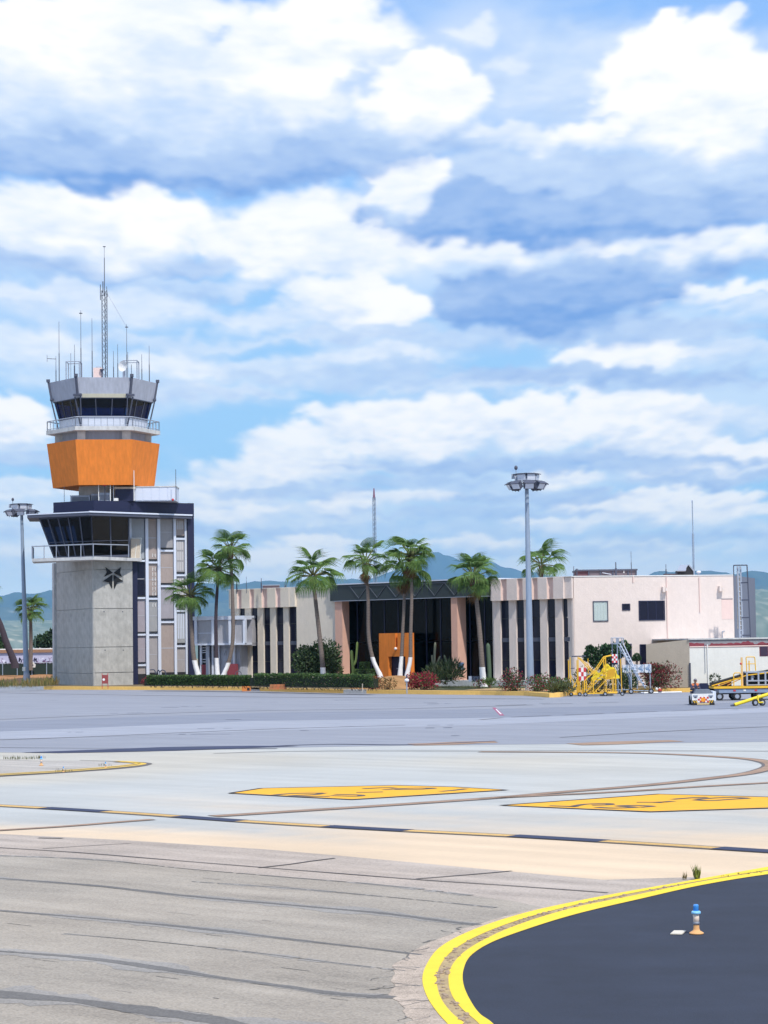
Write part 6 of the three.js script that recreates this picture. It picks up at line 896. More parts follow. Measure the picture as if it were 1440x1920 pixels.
grass('thin green grass on the lawn before the hall', Array.from({ length: 90 }, (_, i) => { const r = rng(i + 500); return [gnd(815 + r() * 215, 1285.5 + r() * 6.5, KH), 14, 0.6, 0.16]; }), 92, 0.15, [[0.07, 0.10, 0.03], [0.12, 0.13, 0.04]]);
{ const t1 = thing('weed', 'bright green weed growing out of the yellow edge line at the right', 'weed', gnd(1307, 1650)), L1 = new LeafBag(93), r = L1.r; for (let i = 0; i < 70; i++) { const a = r() * 6.28, h = 0.12 + r() * 0.16; L1.leaf(V(Math.cos(a) * 0.05 * r(), 0, Math.sin(a) * 0.06 * r()), V((r() - 0.5) * 0.55, 1, (r() - 0.5) * 0.5).normalize(), V(r() - 0.5, 0.1, r() - 0.5).normalize(), h, 0.02, tint(r() < 0.7 ? [0.20, 0.25, 0.05] : [0.10, 0.16, 0.04], r, 0.3)); } L1.build('foliage', t1);
  const t2 = thing('weed', 'tiny brownish weed left of the bright green weed on the yellow line', 'weed', gnd(1284, 1650)), L2 = new LeafBag(94); for (let i = 0; i < 24; i++) { const q = L2.r; L2.leaf(V((q() - 0.5) * 0.06, 0, (q() - 0.5) * 0.06), V((q() - 0.5) * 0.5, 1, (q() - 0.5) * 0.5).normalize(), V(q() - 0.5, 0.1, q() - 0.5).normalize(), 0.06 + q() * 0.1, 0.012, tint([0.2, 0.17, 0.07], q, 0.3)); } L2.build('foliage', t2);
  grass('small weeds along the far left island and the yellow line', [[20, 1424, 30], [30, 1425, 40], [48, 1424, 20], [62, 1424, 40], [70, 1423, 25], [1395, 1641, 30], [1420, 1638, 30], [119, 1448, 25], [198, 1437, 16], [1360, 1645, 14]].map(([x, y, n]) => [gnd(x, y), n, y > 1600 ? 0.12 : 0.3, y > 1600 ? 0.05 : 0.14]), 95, 0.2, [[0.07, 0.10, 0.05], [0.14, 0.13, 0.05]]); }

bush('bush', 'dark low bush behind the yellow steps under the broad leaved tree', 'bush', 1118, 1297, 160.5, 3.2, 1.5, 1.4, [[DEEP, 0.55], [[0.07, 0.075, 0.03], 0.3], [[0.16, 0.05, 0.03], 0.15]], 160, 2400, { lumps: 10, up: 0.4 });
bush('bush', 'tall dark plant behind the foot of the grey steps', 'bush', 1170, 1297, 161, 1.6, 1.6, 1.2, [[DEEP, 0.7], [GREEN, 0.3]], 161, 1300, { lumps: 7, up: 0.6, long: 1.6 });

// ================= floodlight masts =================
function mast(label, foot, topPx, d, headW, floods) {
  const b = at(foot[0], foot[1], d), top = at(topPx[0], topPx[1], d), h = top.y - b.y, t = thing('floodlight_mast', label, 'floodlight mast', V(b.x, b.y, b.z)), lean = V(top.x - b.x, 0, 0), W = headW * d / F / 2;
  bag().rod(V(0, 0, 0), V(lean.x, h, 0), 0.28, 14, 0.14).build('pole', mat.galv, t); bag().rod(V(0, -0.1, 0), V(0, 0.5, 0), 0.42, 14).build('foot', mat.paleConcrete, t);
  const H = V(lean.x, h, 0), ringM = mat.steel;
  const ring = new THREE.TorusGeometry(W * 0.62, 0.05, 6, 28); ring.rotateX(Math.PI / 2); ring.translate(H.x, H.y + 0.25, 0); const rb = bag().add(ring); for (let i = 0; i < 4; i++) { const a = i * Math.PI / 2 + 0.4; rb.rod(V(H.x, H.y + 0.15, 0), V(H.x + Math.cos(a) * W * 0.62, H.y + 0.25, Math.sin(a) * W * 0.62), 0.04); } rb.build('ring', ringM, t);
  bag().rod(V(H.x, H.y - 0.2, 0), V(H.x, H.y + 0.5, 0), 0.24, 12, 0.3).build('hub', mat.steel, t);
  floods.forEach(([ang, el, s]) => { const a = ang * D2R, R = W * (el > 0 ? 0.45 : 0.8), c = V(H.x + Math.sin(a) * R, H.y + (el > 0 ? 0.62 : 0.0), Math.cos(a) * R), f = new THREE.Group(), w = 0.36 * (s ?? 1), q = new THREE.Quaternion().setFromEuler(new THREE.Euler(el > 0 ? 0.15 : 0.55, a, 0, 'YXZ'));
    const place = (o) => { o.quaternion.copy(q); o.position.copy(c); return o; };
    const body = place(bag().slab([[-w, -0.26], [w, -0.26], [w * 0.8, 0.26], [-w * 0.8, 0.26]], -0.22, 0.16).box(-w * 0.5, w * 0.5, -0.18, 0.18, -0.42, -0.22).build('floodlight', el > 0 ? mat.steel : mat.darkSteel, t));
    bag().box(-w * 0.86, w * 0.86, -0.22, 0.2, 0.16, 0.19).build('lens', mat.alu, body); bag().box(-w - 0.03, w + 0.03, 0.24, 0.29, -0.1, 0.28).build('visor', mat.darkSteel, body); bag().rod(V(-w * 0.5, -0.26, 0), V(-w * 0.5, -0.44, 0.02), 0.05, 6, 0.015).rod(V(w * 0.5, -0.26, 0), V(w * 0.5, -0.44, 0.02), 0.05, 6, 0.015).build('bracket', mat.darkSteel, body); });
  bag().rod(V(H.x - W * 0.5, H.y + 0.3, 0), V(H.x - W * 0.5, H.y + 1.25, 0), 0.03).build('lamp_stem', mat.steel, t); bag().ball(V(H.x - W * 0.5, H.y + 1.35, 0), 0.13, 1, 1.3, 1).build('warning_lamp', mat.darkSteel, t); bag().box(H.x - W * 0.72, H.x - W * 0.42, H.y + 0.55, H.y + 0.9, -0.2, 0.1).build('control_box', mat.steel, t);
  return t;
}
const FL = [[-80, -1], [-40, -1], [5, -1], [48, -1], [85, -1], [140, -1], [-140, -1], [20, 1], [-30, 1], [70, 1], [-90, 1, 0.8]];
mast('tall grey blue floodlight mast before the right wing', [995, 1296], [987.5, 911], 161, 78, FL);
{ const t = mast('grey blue floodlight mast at the left edge beside the tower', [50, 1284], [40.5, 962], 214, 66, FL), p = t.position; bag().box(-0.36, -0.06, 1.35, 1.75, 0.22, 0.36).build('switch_box', mat.offWhite, t); bag().rod(V(0.0, 0, 0), V(0, 1.1, 0), 0.42, 14, 0.3).build('sleeve', mat.cabGrey, t); }
// ================= far left: mural wall, fence, containers =================
{
  const d = 258, P = (x, y) => at(x, y, d), a = P(-120, 1240), b = P(112, 1240), t = thing('mural_wall', 'long white wall with a purple and black mural under a brown coping', 'wall', V(a.x, 0, a.z)), w = b.x - a.x, yT = P(40, 1224).y, yC = P(40, 1218).y, y0 = 0.6;
  // the paint of the mural: loose dark and purple shapes
  const c = document.createElement('canvas'); c.width = 1024; c.height = 128; const g = c.getContext('2d'), r = rng(19); g.fillStyle = '#cfcbdc'; g.fillRect(0, 0, 1024, 128);
  for (let i = 0; i < 150; i++) { g.fillStyle = ['#1c1830', '#3a2450', '#6b2a63', '#8b88a8', '#efecf4', '#2a2440', '#502046'][Math.floor(r() * 7)]; g.beginPath(); const x = r() * 1024, y = 34 + r() * 60; g.moveTo(x, y); for (let k = 0; k < 4; k++) g.quadraticCurveTo(x + (r() - 0.5) * 70, y + (r() - 0.5) * 60, x + (r() - 0.5) * 70, Math.max(24, y + (r() - 0.5) * 50)); g.fill(); }
  const mt = new THREE.CanvasTexture(c); mt.colorSpace = THREE.SRGBColorSpace; const pl = new THREE.PlaneGeometry(w, yT - y0); pl.translate(w / 2, (yT + y0) / 2, 0.012);
  bag().box(0, w, y0, yT, -0.3, 0).build('wall', mat.offWhite, t); const m = new THREE.Mesh(pl, M(0.75, 0.75, 0.8, { map: mt, roughness: 0.9 })); m.name = 'mural'; t.add(m);
  bag().box(-0.1, w + 0.1, yT, yC, -0.6, 0.22).build('coping', M(0.34, 0.18, 0.10, { map: T.worn }), t); bag().box(-0.1, w + 0.1, yC, yC + 0.12, -3, 0.12).build('upper_edge', mat.whitePaint, t);
}
{
  const d = 239, P = (x, y) => at(x, y, d), a = P(-60, 1250), b = P(110, 1250), w = b.x - a.x, t = thing('fence', 'wire fence with a dark green windscreen before the mural wall', 'fence', V(a.x, 0, a.z)), y1 = P(40, 1243).y, y0 = 0.75;
  bag().box(0, w, y0 + 0.1, y1 - 0.08, -0.03, 0).build('windscreen', M(0.022, 0.04, 0.035, { map: T.worn, roughness: 0.95 }), t); bag().rod(V(0, y1, 0.03), V(w, y1, 0.03), 0.05).build('rail', mat.steel, t);
  for (let i = 0; i < 7; i++) { const x = P(-50 + i * 27.5, 1250).x - a.x; bag().rod(V(x, 0.3, 0.06), V(x, y1, 0.06), 0.06).build('post', mat.galv, t); }
  const s = thing('white_sign', 'small white sign with a dark number on the fence right of the mast', 'sign', at(61, 1245, 238.5)); { const q = (x, y) => at(x, y, 238.5).sub(s.position), lo = q(61, 1251.5).y, hi = q(61, 1241).y; bag().slab([[-0.3, lo], [0.3, lo], [0.34, (lo + hi) / 2], [0.05, hi], [-0.1, hi]], 0, 0.04).build('board', mat.whitePaint, s); bag().box(-0.12, 0.1, lo + 0.14, lo + 0.34, 0.04, 0.05).build('mark', mat.darkSteel, s); }
}
{ const d = 266, a = at(67, 1220, d), b = at(93, 1220, d), t = thing('container', 'long white container behind the mural wall', 'container', V(a.x, a.y - 0.6, a.z)), w = b.x - a.x, h = at(67, 1206.5, d).y - a.y + 0.6; bag().box(0, w, 0, h, -2.4, 0).build('box', mat.whitePaint, t); for (let i = 0; i < 8; i++) bag().box(w * (i + 0.3) / 8, w * (i + 0.6) / 8, 0.1, h - 0.1, 0, 0.05).build('rib', mat.whitePaint, t); bag().box(-0.05, w + 0.05, 0.35, 0.5, -2.4, 0.08).build('base_rail', mat.darkSteel, t);
  const e = at(95, 1220, d - 1), f = at(106, 1220, d - 1), u = thing('container', 'short white container with a blue window beside the tower', 'container', V(e.x, e.y - 0.6, e.z)), w2 = f.x - e.x; bag().box(0, w2, 0, h, -2.4, 0).build('box', mat.whitePaint, u); bag().box(w2 * 0.25, w2 * 0.75, h * 0.3, h * 0.8, 0, 0.05).build('window', M(0.2, 0.26, 0.36, { roughness: 0.3 }), u);
  const p = at(66, 1222, 262), v = thing('post', 'dark green post at the left end of the long container', 'post', p); bag().rod(V(0, -1, 0), V(0, at(66, 1193, 262).y - p.y, 0), 0.1, 8).build('shaft', M(0.04, 0.08, 0.06), v); bag().rod(V(0, 1.75, 0), V(0, 1.9, 0), 0.14, 8).build('cap', M(0.04, 0.08, 0.06), v); }

// ================= small things along the kerb =================
{ const p = gnd(463, 1296, 0), t = thing('drain_block', 'orange concrete drain block at the end of the left kerb', 'concrete block', V(p.x, 0, p.z)), m = M(0.72, 0.25, 0.07, { map: T.worn, roughness: 0.9 }); bag().box(-0.42, 0.32, 0, 0.5, -0.5, 0.12).build('block', m, t); bag().box(0.02, 0.24, 0.06, 0.3, 0.12, 0.13).build('opening', mat.black, t); }
{ const p = gnd(521, 1293, KH), t = thing('low_wall', 'low orange brick wall under the hedge beside the walkway', 'low wall', V(p.x, p.y, p.z)); for (let i = 0; i < 5; i++) for (let k = 0; k < 2; k++) bag().box(-0.7 + i * 0.28 + (k % 2) * 0.06, -0.44 + i * 0.28 + (k % 2) * 0.06, k * 0.22, k * 0.22 + 0.2, -0.2, 0.02 * (i % 2)).build('brick', M(0.42 + 0.06 * (i % 3), 0.17, 0.07, { map: T.worn }), t); }
{ const p = gnd(763, 1300.5, KH), t = thing('post_lamp', 'short post lamp with a white head before the mound', 'lamp', p), h = at(763, 1273, -p.z).y - p.y; bag().rod(V(0, 0, 0), V(0, h - 0.15, 0), 0.05).build('post', mat.steel, t); bag().ball(V(0, h - 0.1, 0), 0.17, 1, 0.8, 1).build('head', mat.whitePaint, t); bag().rod(V(-0.1, h + 0.05, 0), V(0.1, h + 0.05, 0), 0.05).rod(V(0, h, 0), V(0, h + 0.28, 0), 0.06).build('cap', mat.darkSteel, t); }
{ const p = gnd(679, 1298, KH), t = thing('hose_stake', 'thin pale stake before the right end of the hedge', 'stake', p); bag().rod(V(0, 0, 0), V(0.03, 0.55, 0), 0.03).build('stake', mat.beige, t); bag().ball(V(0.03, 0.58, 0), 0.045).build('tip', mat.beige, t); }
{ const d = 171, p = at(887, 1278, d), t = thing('floor_unit', 'small grey outdoor unit on the plinth in the dark gap', 'air conditioner', p); bag().box(-0.05, 0.48, 0, 0.42, -0.3, 0).build('case', mat.darkSteel, t); bag().rod(V(-0.22, 0, 0), V(-0.22, 0.42, 0), 0.13, 14).build('drum', mat.alu, t); const g = new THREE.TorusGeometry(0.15, 0.015, 6, 20); g.translate(0.22, 0.21, 0.01); bag().add(g).build('grille', mat.steel, t); }
// bicycle racks as thin dark loops on the forecourt by the glass stair block
{ const d = 204.5, t = thing('bicycle_rack', 'dark looped metal rack before the glass stair block', 'bicycle rack', at(291, 1268, d)); const q = (x, y) => at(x, y, d).sub(t.position); for (const l of [[[281, 1256], [289, 1256], [293, 1263], [297, 1256], [300, 1262]], [[300, 1266], [300, 1260], [304, 1256.5], [309, 1258], [311, 1266]]]) { const c = new THREE.CatmullRomCurve3(l.map(([x, y]) => q(x, y))); bag().add(new THREE.TubeGeometry(c, 24, 0.06, 6)).build('loop', mat.darkSteel, t); } }
{ const d = 195.5, t = thing('bicycle_rack', 'single dark wheel hoop before the first fin of the left wing', 'bicycle rack', at(447, 1268, d)); const g = new THREE.TorusGeometry(0.26, 0.03, 6, 22); g.translate(0, 0.2, 0); bag().add(g).build('loop', mat.darkSteel, t); bag().rod(V(0, -0.3, 0), V(0, -0.02, 0), 0.03).build('stem', mat.darkSteel, t); }
{ const p = gnd(1237, 1297, KH), t = thing('hydrant_ball', 'round red marker on the yellow kerb before the crimson bush', 'marker', p); bag().ball(V(0, 0.1, 0.1), 0.14, 1, 1, 1, 12).build('ball', M(0.42, 0.05, 0.02, { roughness: 0.7 }), t); bag().rod(V(0, -0.05, 0.1), V(0, 0.03, 0.1), 0.12, 10).build('foot', mat.darkSteel, t); }
{ const a = gnd(1207, 1301), b = gnd(1278, 1299.5), t = thing('white_pole', 'long white pole lying before the yellow kerb beside the steps', 'pole', a); bag().rod(V(0, 0.07, 0), b.clone().sub(a).setY(0.07), 0.06, 8).build('shaft', mat.whitePaint, t); bag().rod(V(-0.02, 0.07, 0), V(-0.2, 0.07, 0), 0.065, 8).build('end', mat.steel, t); }
{ const p = gnd(1258, 1290, KH); for (const [x, lab] of [[1232, 'left one of the two pale stones under the crimson bush'], [1237.5, 'right one of the two pale stones under the crimson bush']]) { const q = gnd(x, 1293.5, KH), g = new THREE.DodecahedronGeometry(0.09, 1); const P = g.attributes.position; for (let i = 0; i < P.count; i++) { const k = 1 + 0.25 * perlin.noise(P.getX(i) * 9 + x, P.getY(i) * 9, P.getZ(i) * 9); P.setXYZ(i, P.getX(i) * k, P.getY(i) * k * 1.2, P.getZ(i) * k); } g.computeVertexNormals(); const o = bag().add(g).build('stone', mat.offWhite); o.position.copy(q).add(V(0, 0.06, -0.2)); tag(o, lab, 'stone'); } }

// ================= taxiway edge lights =================
function edgeLight(label, p, s = 1) {
  const t = thing('taxiway_light', label, 'taxiway light', p); const lathe = (pts) => new THREE.LatheGeometry(pts.map(([r, y]) => new THREE.Vector2(r * s, y * s)), 24);
  bag().add(lathe([[0, 0.012], [0.082, 0.012], [0.085, 0.018], [0.085, 0.028], [0.07, 0.036], [0.045, 0.05], [0.036, 0.07], [0.034, 0.11], [0.032, 0.125], [0, 0.125]])).build('base', M(0.78, 0.42, 0.17, { map: T.worn, roughness: 0.7 }), t);
  bag().add(lathe([[0, 0.12], [0.037, 0.12], [0.037, 0.145], [0.033, 0.15], [0.036, 0.155], [0, 0.155]])).build('collar', mat.steel, t);
  bag().add(lathe([[0, 0.15], [0.034, 0.15], [0.036, 0.2], [0.037, 0.245], [0, 0.25]])).build('body', M(0.86, 0.70, 0.58, { roughness: 0.6 }), t);
  bag().add(lathe([[0, 0.246], [0.046, 0.246], [0.056, 0.25], [0.056, 0.27], [0.046, 0.28], [0, 0.284]])).build('lens_ring', M(0.25, 0.58, 0.88, { roughness: 0.3 }), t);
  bag().add(lathe([[0, 0.28], [0.033, 0.28], [0.033, 0.34], [0.03, 0.352], [0.02, 0.358], [0, 0.36]])).build('lens', new THREE.MeshPhysicalMaterial({ color: new THREE.Color().setRGB(0.07, 0.36, 0.88), roughness: 0.12, clearcoat: 0.6, transmission: 0.25, thickness: 0.04 }), t);
  return t;
}
edgeLight('blue topped taxiway light on an orange foot on the dark asphalt island', gnd(1306, 1753), 1.12);
edgeLight('small distant taxiway light on the far left island', gnd(77.5, 1436), 0.9); edgeLight('tiny distant taxiway light by the left yellow line, left one', gnd(119, 1448), 0.5); edgeLight('tiny distant taxiway light by the pointed tip of the left yellow line', gnd(198, 1440), 0.55);
{ const a = px([[1257, 1754.5], [1279, 1755], [1286.5, 1748.5], [1264, 1748.5]]), o = a[0].clone(), t = thing('marker_plate', 'flat white square plate beside the blue taxiway light', 'plate', o), q = a.map((p) => p.sub(o)); bag().board(...q.map((p) => p.clone().setY(0.03)), 0.012).build('plate', M(0.72, 0.66, 0.55, { map: T.worn }), t); bag().board(...q.map((p) => p.clone().lerp(q[2].clone().multiplyScalar(0.5), 0.08).setY(0.0178)), 0.004).build('pad', mat.darkSteel, t); }

// ================= ground equipment =================
const wheel = (parent, c, r, w, ax = V(0, 0, 1), m = mat.rubber) => { const q = new THREE.Quaternion().setFromUnitVectors(V(0, 1, 0), ax), g = new THREE.LatheGeometry([[r * 0.55, -w / 2], [r * 0.92, -w / 2], [r, -w * 0.3], [r, w * 0.3], [r * 0.92, w / 2], [r * 0.55, w / 2]].map(([a, b]) => new THREE.Vector2(a, b)), 20); g.applyQuaternion(q); g.translate(c.x, c.y, c.z); const o = bag().add(g).build('wheel', m, parent); bag().rod(c.clone().addScaledVector(ax, -w * 0.4), c.clone().addScaledVector(ax, w * 0.42), r * 0.56, 14).build('rim', mat.steel, o); return o; };
const YEL = mat.yellow, tube = (b, pts, r = 0.03) => b.line(pts, r, 6);
const checker = (parent, name, w, h, nx, ny, pos, turn = 0) => { const f = bag().box(-w / 2, w / 2, -h / 2, h / 2, -0.03, 0).build(name, mat.whitePaint, parent); f.position.copy(pos); f.rotation.y = turn; for (let i = 0; i < nx; i++) for (let k = 0; k < ny; k++) if ((i + k) % 2 === 0) bag().box(-w / 2 + w * i / nx, -w / 2 + w * (i + 1) / nx, -h / 2 + h * k / ny, -h / 2 + h * (k + 1) / ny, 0.0, 0.006).build('red_square', mat.red, f); return f; };
{ // left yellow work platform
  const d = 154, o = gnd(1070, 1304), t = thing('yellow_platform', 'yellow tube work platform with a red and white chequered board', 'work platform', V(at(1070, 1303, d).x, 0, -d)), X = (x) => at(x, 1270, d).x - t.position.x, Y = (y) => at(1090, y, d).y, z1 = -1.6;
  for (const [x, yt] of [[1069.5, 1232], [1084.5, 1231]]) bag().rod(V(X(x), 0.1, 0), V(X(x), Y(yt), 0), 0.04).build('post', YEL, t); bag().rod(V(X(1087), 0.1, 0), V(X(1087), Y(1254), 0), 0.04).build('post', YEL, t);
  for (const x of [1070, 1086]) bag().rod(V(X(x), 0.1, z1), V(X(x), Y(1238), z1), 0.04).build('post', YEL, t);
  bag().rod(V(X(1069), 0.12, 0), V(X(1087), 0.12, 0), 0.05).rod(V(X(1069), 0.12, z1), V(X(1087), 0.12, z1), 0.05).rod(V(X(1069.5), 0.12, 0), V(X(1069.5), 0.12, z1), 0.05).rod(V(X(1087), 0.12, 0), V(X(1087), 0.12, z1), 0.05).build('base_frame', YEL, t);
  bag().rod(V(X(1070), Y(1265), 0), V(X(1084), Y(1301), 0), 0.03).rod(V(X(1084), Y(1270), 0), V(X(1071), Y(1300), 0), 0.03).rod(V(X(1076), Y(1283), 0), V(X(1073), Y(1300), 0), 0.03).build('brace', YEL, t);
  bag().rod(V(X(1069.5), Y(1253), 0), V(X(1078), Y(1252.5), 0), 0.035).build('guard_rail', mat.darkSteel, t); bag().rod(V(X(1073), Y(1230.5), -0.2), V(X(1100), Y(1230.5), -0.2), 0.05).build('top_rail', mat.darkSteel, t);
  tube(bag(), [V(X(1085), Y(1233), 0), V(X(1100), Y(1249), 0), V(X(1116), Y(1267), 0)], 0.04).line([V(X(1089), Y(1233), -0.8), V(X(1105), Y(1248), -0.8), V(X(1118), Y(1263), -0.8)], 0.035).build('hand_rail', YEL, t);
  for (const [x, a, b] of [[1098, 1247, 1262], [1104, 1235, 1270]]) bag().rod(V(X(x), Y(b), -0.4), V(X(x), Y(a), -0.4), 0.03).build('post', YEL, t);
  checker(t, 'chequered_board', X(1099) - X(1085), Y(1252) - Y(1276), 3, 3, V((X(1099) + X(1085)) / 2, (Y(1252) + Y(1276)) / 2, 0.06));
  bag().box(X(1096), X(1112), Y(1265), Y(1264), -1.2, 0).build('platform_deck', mat.steel, t); for (const x of [1070, 1086]) wheel(t, V(X(x), 0.14, 0.1), 0.14, 0.08);
}
{ // right yellow steps
  const d = 153, t = thing('yellow_steps', 'yellow mobile steps climbing to the right beside the chequered platform', 'mobile steps', V(at(1095, 1303, d).x, 0, -d)), X = (x) => at(x, 1270, d).x - t.position.x, Y = (y) => at(1120, y, d).y, z1 = -1.3;
  for (const z of [0, z1]) {
    bag().bar(V(X(1097), Y(1299), z), V(X(1136), Y(1262), z), 0.09, 0.05).build('stringer', YEL, t); bag().line([V(X(1095), Y(1300), z), V(X(1095), Y(1278), z), V(X(1101), Y(1271), z), V(X(1118), Y(1258), z), V(X(1136), Y(1232), z), V(X(1150), Y(1229), z)], 0.04).build('hand_rail', YEL, t);
    for (const [x, a, b] of [[1099.5, 1298, 1276], [1112, 1302, 1272], [1136, 1302, 1231], [1154, 1302, 1274]]) bag().rod(V(X(x), Y(a), z), V(X(x), Y(b), z), 0.04).build('post', YEL, t);
    bag().rod(V(X(1112), Y(1300), z), V(X(1136), Y(1276), z), 0.035).rod(V(X(1102), Y(1292), z), V(X(1120), Y(1270), z), 0.03).rod(V(X(1136), Y(1274), z), V(X(1155), Y(1272), z), 0.04).build('brace', YEL, t);
    bag().rod(V(X(1095), Y(1300.5), z), V(X(1157), Y(1299.5), z), 0.05).build('base_rail', YEL, t);
  }
  for (let i = 0; i < 6; i++) { const u = (i + 0.5) / 6, x = mix(X(1098), X(1135), u), y = mix(Y(1297), Y(1264), u); bag().box(x - 0.13, x + 0.13, y, y + 0.035, z1, 0).build('tread', mat.steel, t); }
  bag().box(X(1136), X(1156), Y(1262.5), Y(1261), z1, 0).build('landing', YEL, t); bag().board(V(X(1137), Y(1272), 0.03), V(X(1152), Y(1269), 0.03), V(X(1154), Y(1254), 0.03), V(X(1140), Y(1257), 0.03), 0.03).build('side_panel', M(0.66, 0.36, 0.02, { map: T.worn }), t);
  bag().rod(V(X(1158), Y(1300), z1), V(X(1158), Y(1262), z1), 0.04).rod(V(X(1147), Y(1271), 0), V(X(1149), Y(1300), 0), 0.035).rod(V(X(1167), Y(1298), -0.6), V(X(1166), Y(1236), -0.6), 0.035).build('post', YEL, t);
  checker(t, 'chequered_sign', X(1158) - X(1148), Y(1227) - Y(1243), 3, 4, V(X(1153), (Y(1227) + Y(1243)) / 2, 0.05)); bag().box(X(1148) - 0.02, X(1158) + 0.02, Y(1246.5), Y(1243), -0.03, 0).build('sign_foot', mat.navy, t);
  for (const x of [1097, 1134, 1166]) wheel(t, V(X(x), 0.15, 0.08), 0.15, 0.09); bag().box(X(1126), X(1150), 0.05, 0.1, -0.9, -0.1).build('base_plate', mat.rubber, t);
}
{ // bright yellow water filled barriers heaped behind the steps
  const d = 156.5; const lab = ['front left bright yellow plastic barrier behind the yellow steps', 'middle bright yellow plastic barrier, tilted, behind the yellow steps', 'right bright yellow plastic barrier behind the yellow steps', 'upper bright yellow plastic barrier lying on the others behind the steps'];
  [[1117, 1268, 0, 0.1], [1132, 1263, -0.5, -0.45], [1150, 1265, 0.3, 0.08], [1141, 1254, -0.2, 0.6]].forEach(([x, y, tr, tilt], k) => { const p = at(x, y, d + k * 0.6), t = thing('plastic_barrier', lab[k], 'barrier', p, tr); t.rotation.z = tilt; bag().slab([[-0.38, -0.3], [0.38, -0.3], [0.35, -0.1], [0.18, 0.02], [0.15, 0.34], [-0.16, 0.36], [-0.19, 0.02], [-0.35, -0.1]], -0.22, 0.22).build('body', mat.brightYellow, t); bag().box(-0.13, 0.12, 0.08, 0.2, 0.22, 0.235).build('slot', M(0.55, 0.40, 0.02), t); bag().rod(V(0, 0.35, 0), V(0, 0.41, 0), 0.08, 10).build('filler_cap', mat.brightYellow, t); });
}
{ // grey metal steps
  const d = 158, t = thing('grey_steps', 'tall grey metal steps with a guard rail at the top, descending to the right', 'mobile steps', V(at(1185, 1300, d).x, 0, -d)), X = (x) => at(x, 1250, d).x - t.position.x, Y = (y) => at(1180, y, d).y, z1 = -1.1;
  for (const [z, dx] of [[0, 0], [z1, 9]]) {
    bag().bar(V(X(1158 + dx), Y(1208), z), V(X(1209 + dx * 0.4), Y(1291), z), 0.1, 0.05).build('stringer', mat.galv, t); bag().line([V(X(1163 + dx), Y(1206), z), V(X(1180 + dx), Y(1243), z), V(X(1198 + dx * 0.4), Y(1277), z)], 0.035).build('hand_rail', mat.alu, t);
    bag().rod(V(X(1158 + dx), 0.1, z), V(X(1158 + dx), Y(1208), z), 0.04).rod(V(X(1183), 0.1, z), V(X(1183), Y(1262), z), 0.045).line([V(X(1183), 0.3, z), V(X(1182), Y(1272), z), V(X(1177), Y(1262), z)], 0.04).build('leg', mat.galv, t); }
  for (let i = 0; i < 13; i++) { const u = (i + 0.5) / 13, x = mix(X(1162), X(1210), u), y = mix(Y(1210), Y(1290), u); bag().box(x - 0.16, x + 0.16, y, y + 0.035, z1, 0).build('tread', mat.alu, t); }
  bag().box(X(1149), X(1166), Y(1207.5), Y(1206), z1, 0).build('landing', mat.galv, t);
  for (const z of [0, z1]) bag().line([V(X(1150), Y(1207), z), V(X(1150), Y(1195.5), z), V(X(1159.5), Y(1195.5), z), V(X(1159.5), Y(1207), z)], 0.035).line([V(X(1161), Y(1207), z), V(X(1161), Y(1195.5), z), V(X(1170), Y(1196), z), V(X(1170), Y(1206), z)], 0.035).build('guard_rail', mat.steel, t);
  bag().rod(V(X(1150), 0.1, -0.5), V(X(1150), Y(1207), -0.5), 0.04).rod(V(X(1150), 0.3, -0.5), V(X(1183), 0.3, -0.2), 0.04).rod(V(X(1152), Y(1262), -0.5), V(X(1168), 0.3, -0.3), 0.03).rod(V(X(1183), 0.25, -0.1), V(X(1219), 0.2, -0.1), 0.04).build('base_frame', mat.galv, t);
  for (const [x, z] of [[1182, 0.1], [1219.5, 0.1], [1166, -0.9]]) wheel(t, V(X(x), 0.19, z), 0.19, 0.1);
}
{ // white blue barrier with scribbles
  const d = 160.5, a = at(1167, 1262, d), b = at(1222, 1262, d), w = b.x - a.x, t = thing('white_barrier', 'long white barrier with blue grey scribbles behind the grey steps', 'barrier', V(a.x, a.y, a.z)), h = at(1167, 1246, d).y - a.y;
  const c = document.createElement('canvas'); c.width = 256; c.height = 64; const g = c.getContext('2d'), r = rng(3); g.fillStyle = '#e4eaf2'; g.fillRect(0, 0, 256, 64); g.lineWidth = 5; for (let i = 0; i < 16; i++) { g.strokeStyle = ['#7f9cc0', '#5a7596', '#a9bfd8'][i % 3]; g.beginPath(); g.moveTo(r() * 256, r() * 64); g.bezierCurveTo(r() * 256, r() * 64, r() * 256, r() * 64, r() * 256, r() * 64); g.stroke(); }
  const tx = new THREE.CanvasTexture(c); tx.colorSpace = THREE.SRGBColorSpace;
  for (let i = 0; i < 4; i++) { const o = new THREE.BoxGeometry(w / 4 - 0.05, h * (0.92 + 0.08 * (i % 2)), 0.3); o.translate(w * (i + 0.5) / 4, h / 2, -0.15); const m = new THREE.Mesh(o, M(0.8, 0.8, 0.82, { map: tx, roughness: 0.7 })); m.name = 'panel'; m.castShadow = m.receiveShadow = true; t.add(m); }
  for (const u of [0.05, 0.5, 0.95]) bag().rod(V(w * u, -(a.y - KH), -0.15), V(w * u, 0.1, -0.15), 0.06).build('leg', mat.steel, t);
}
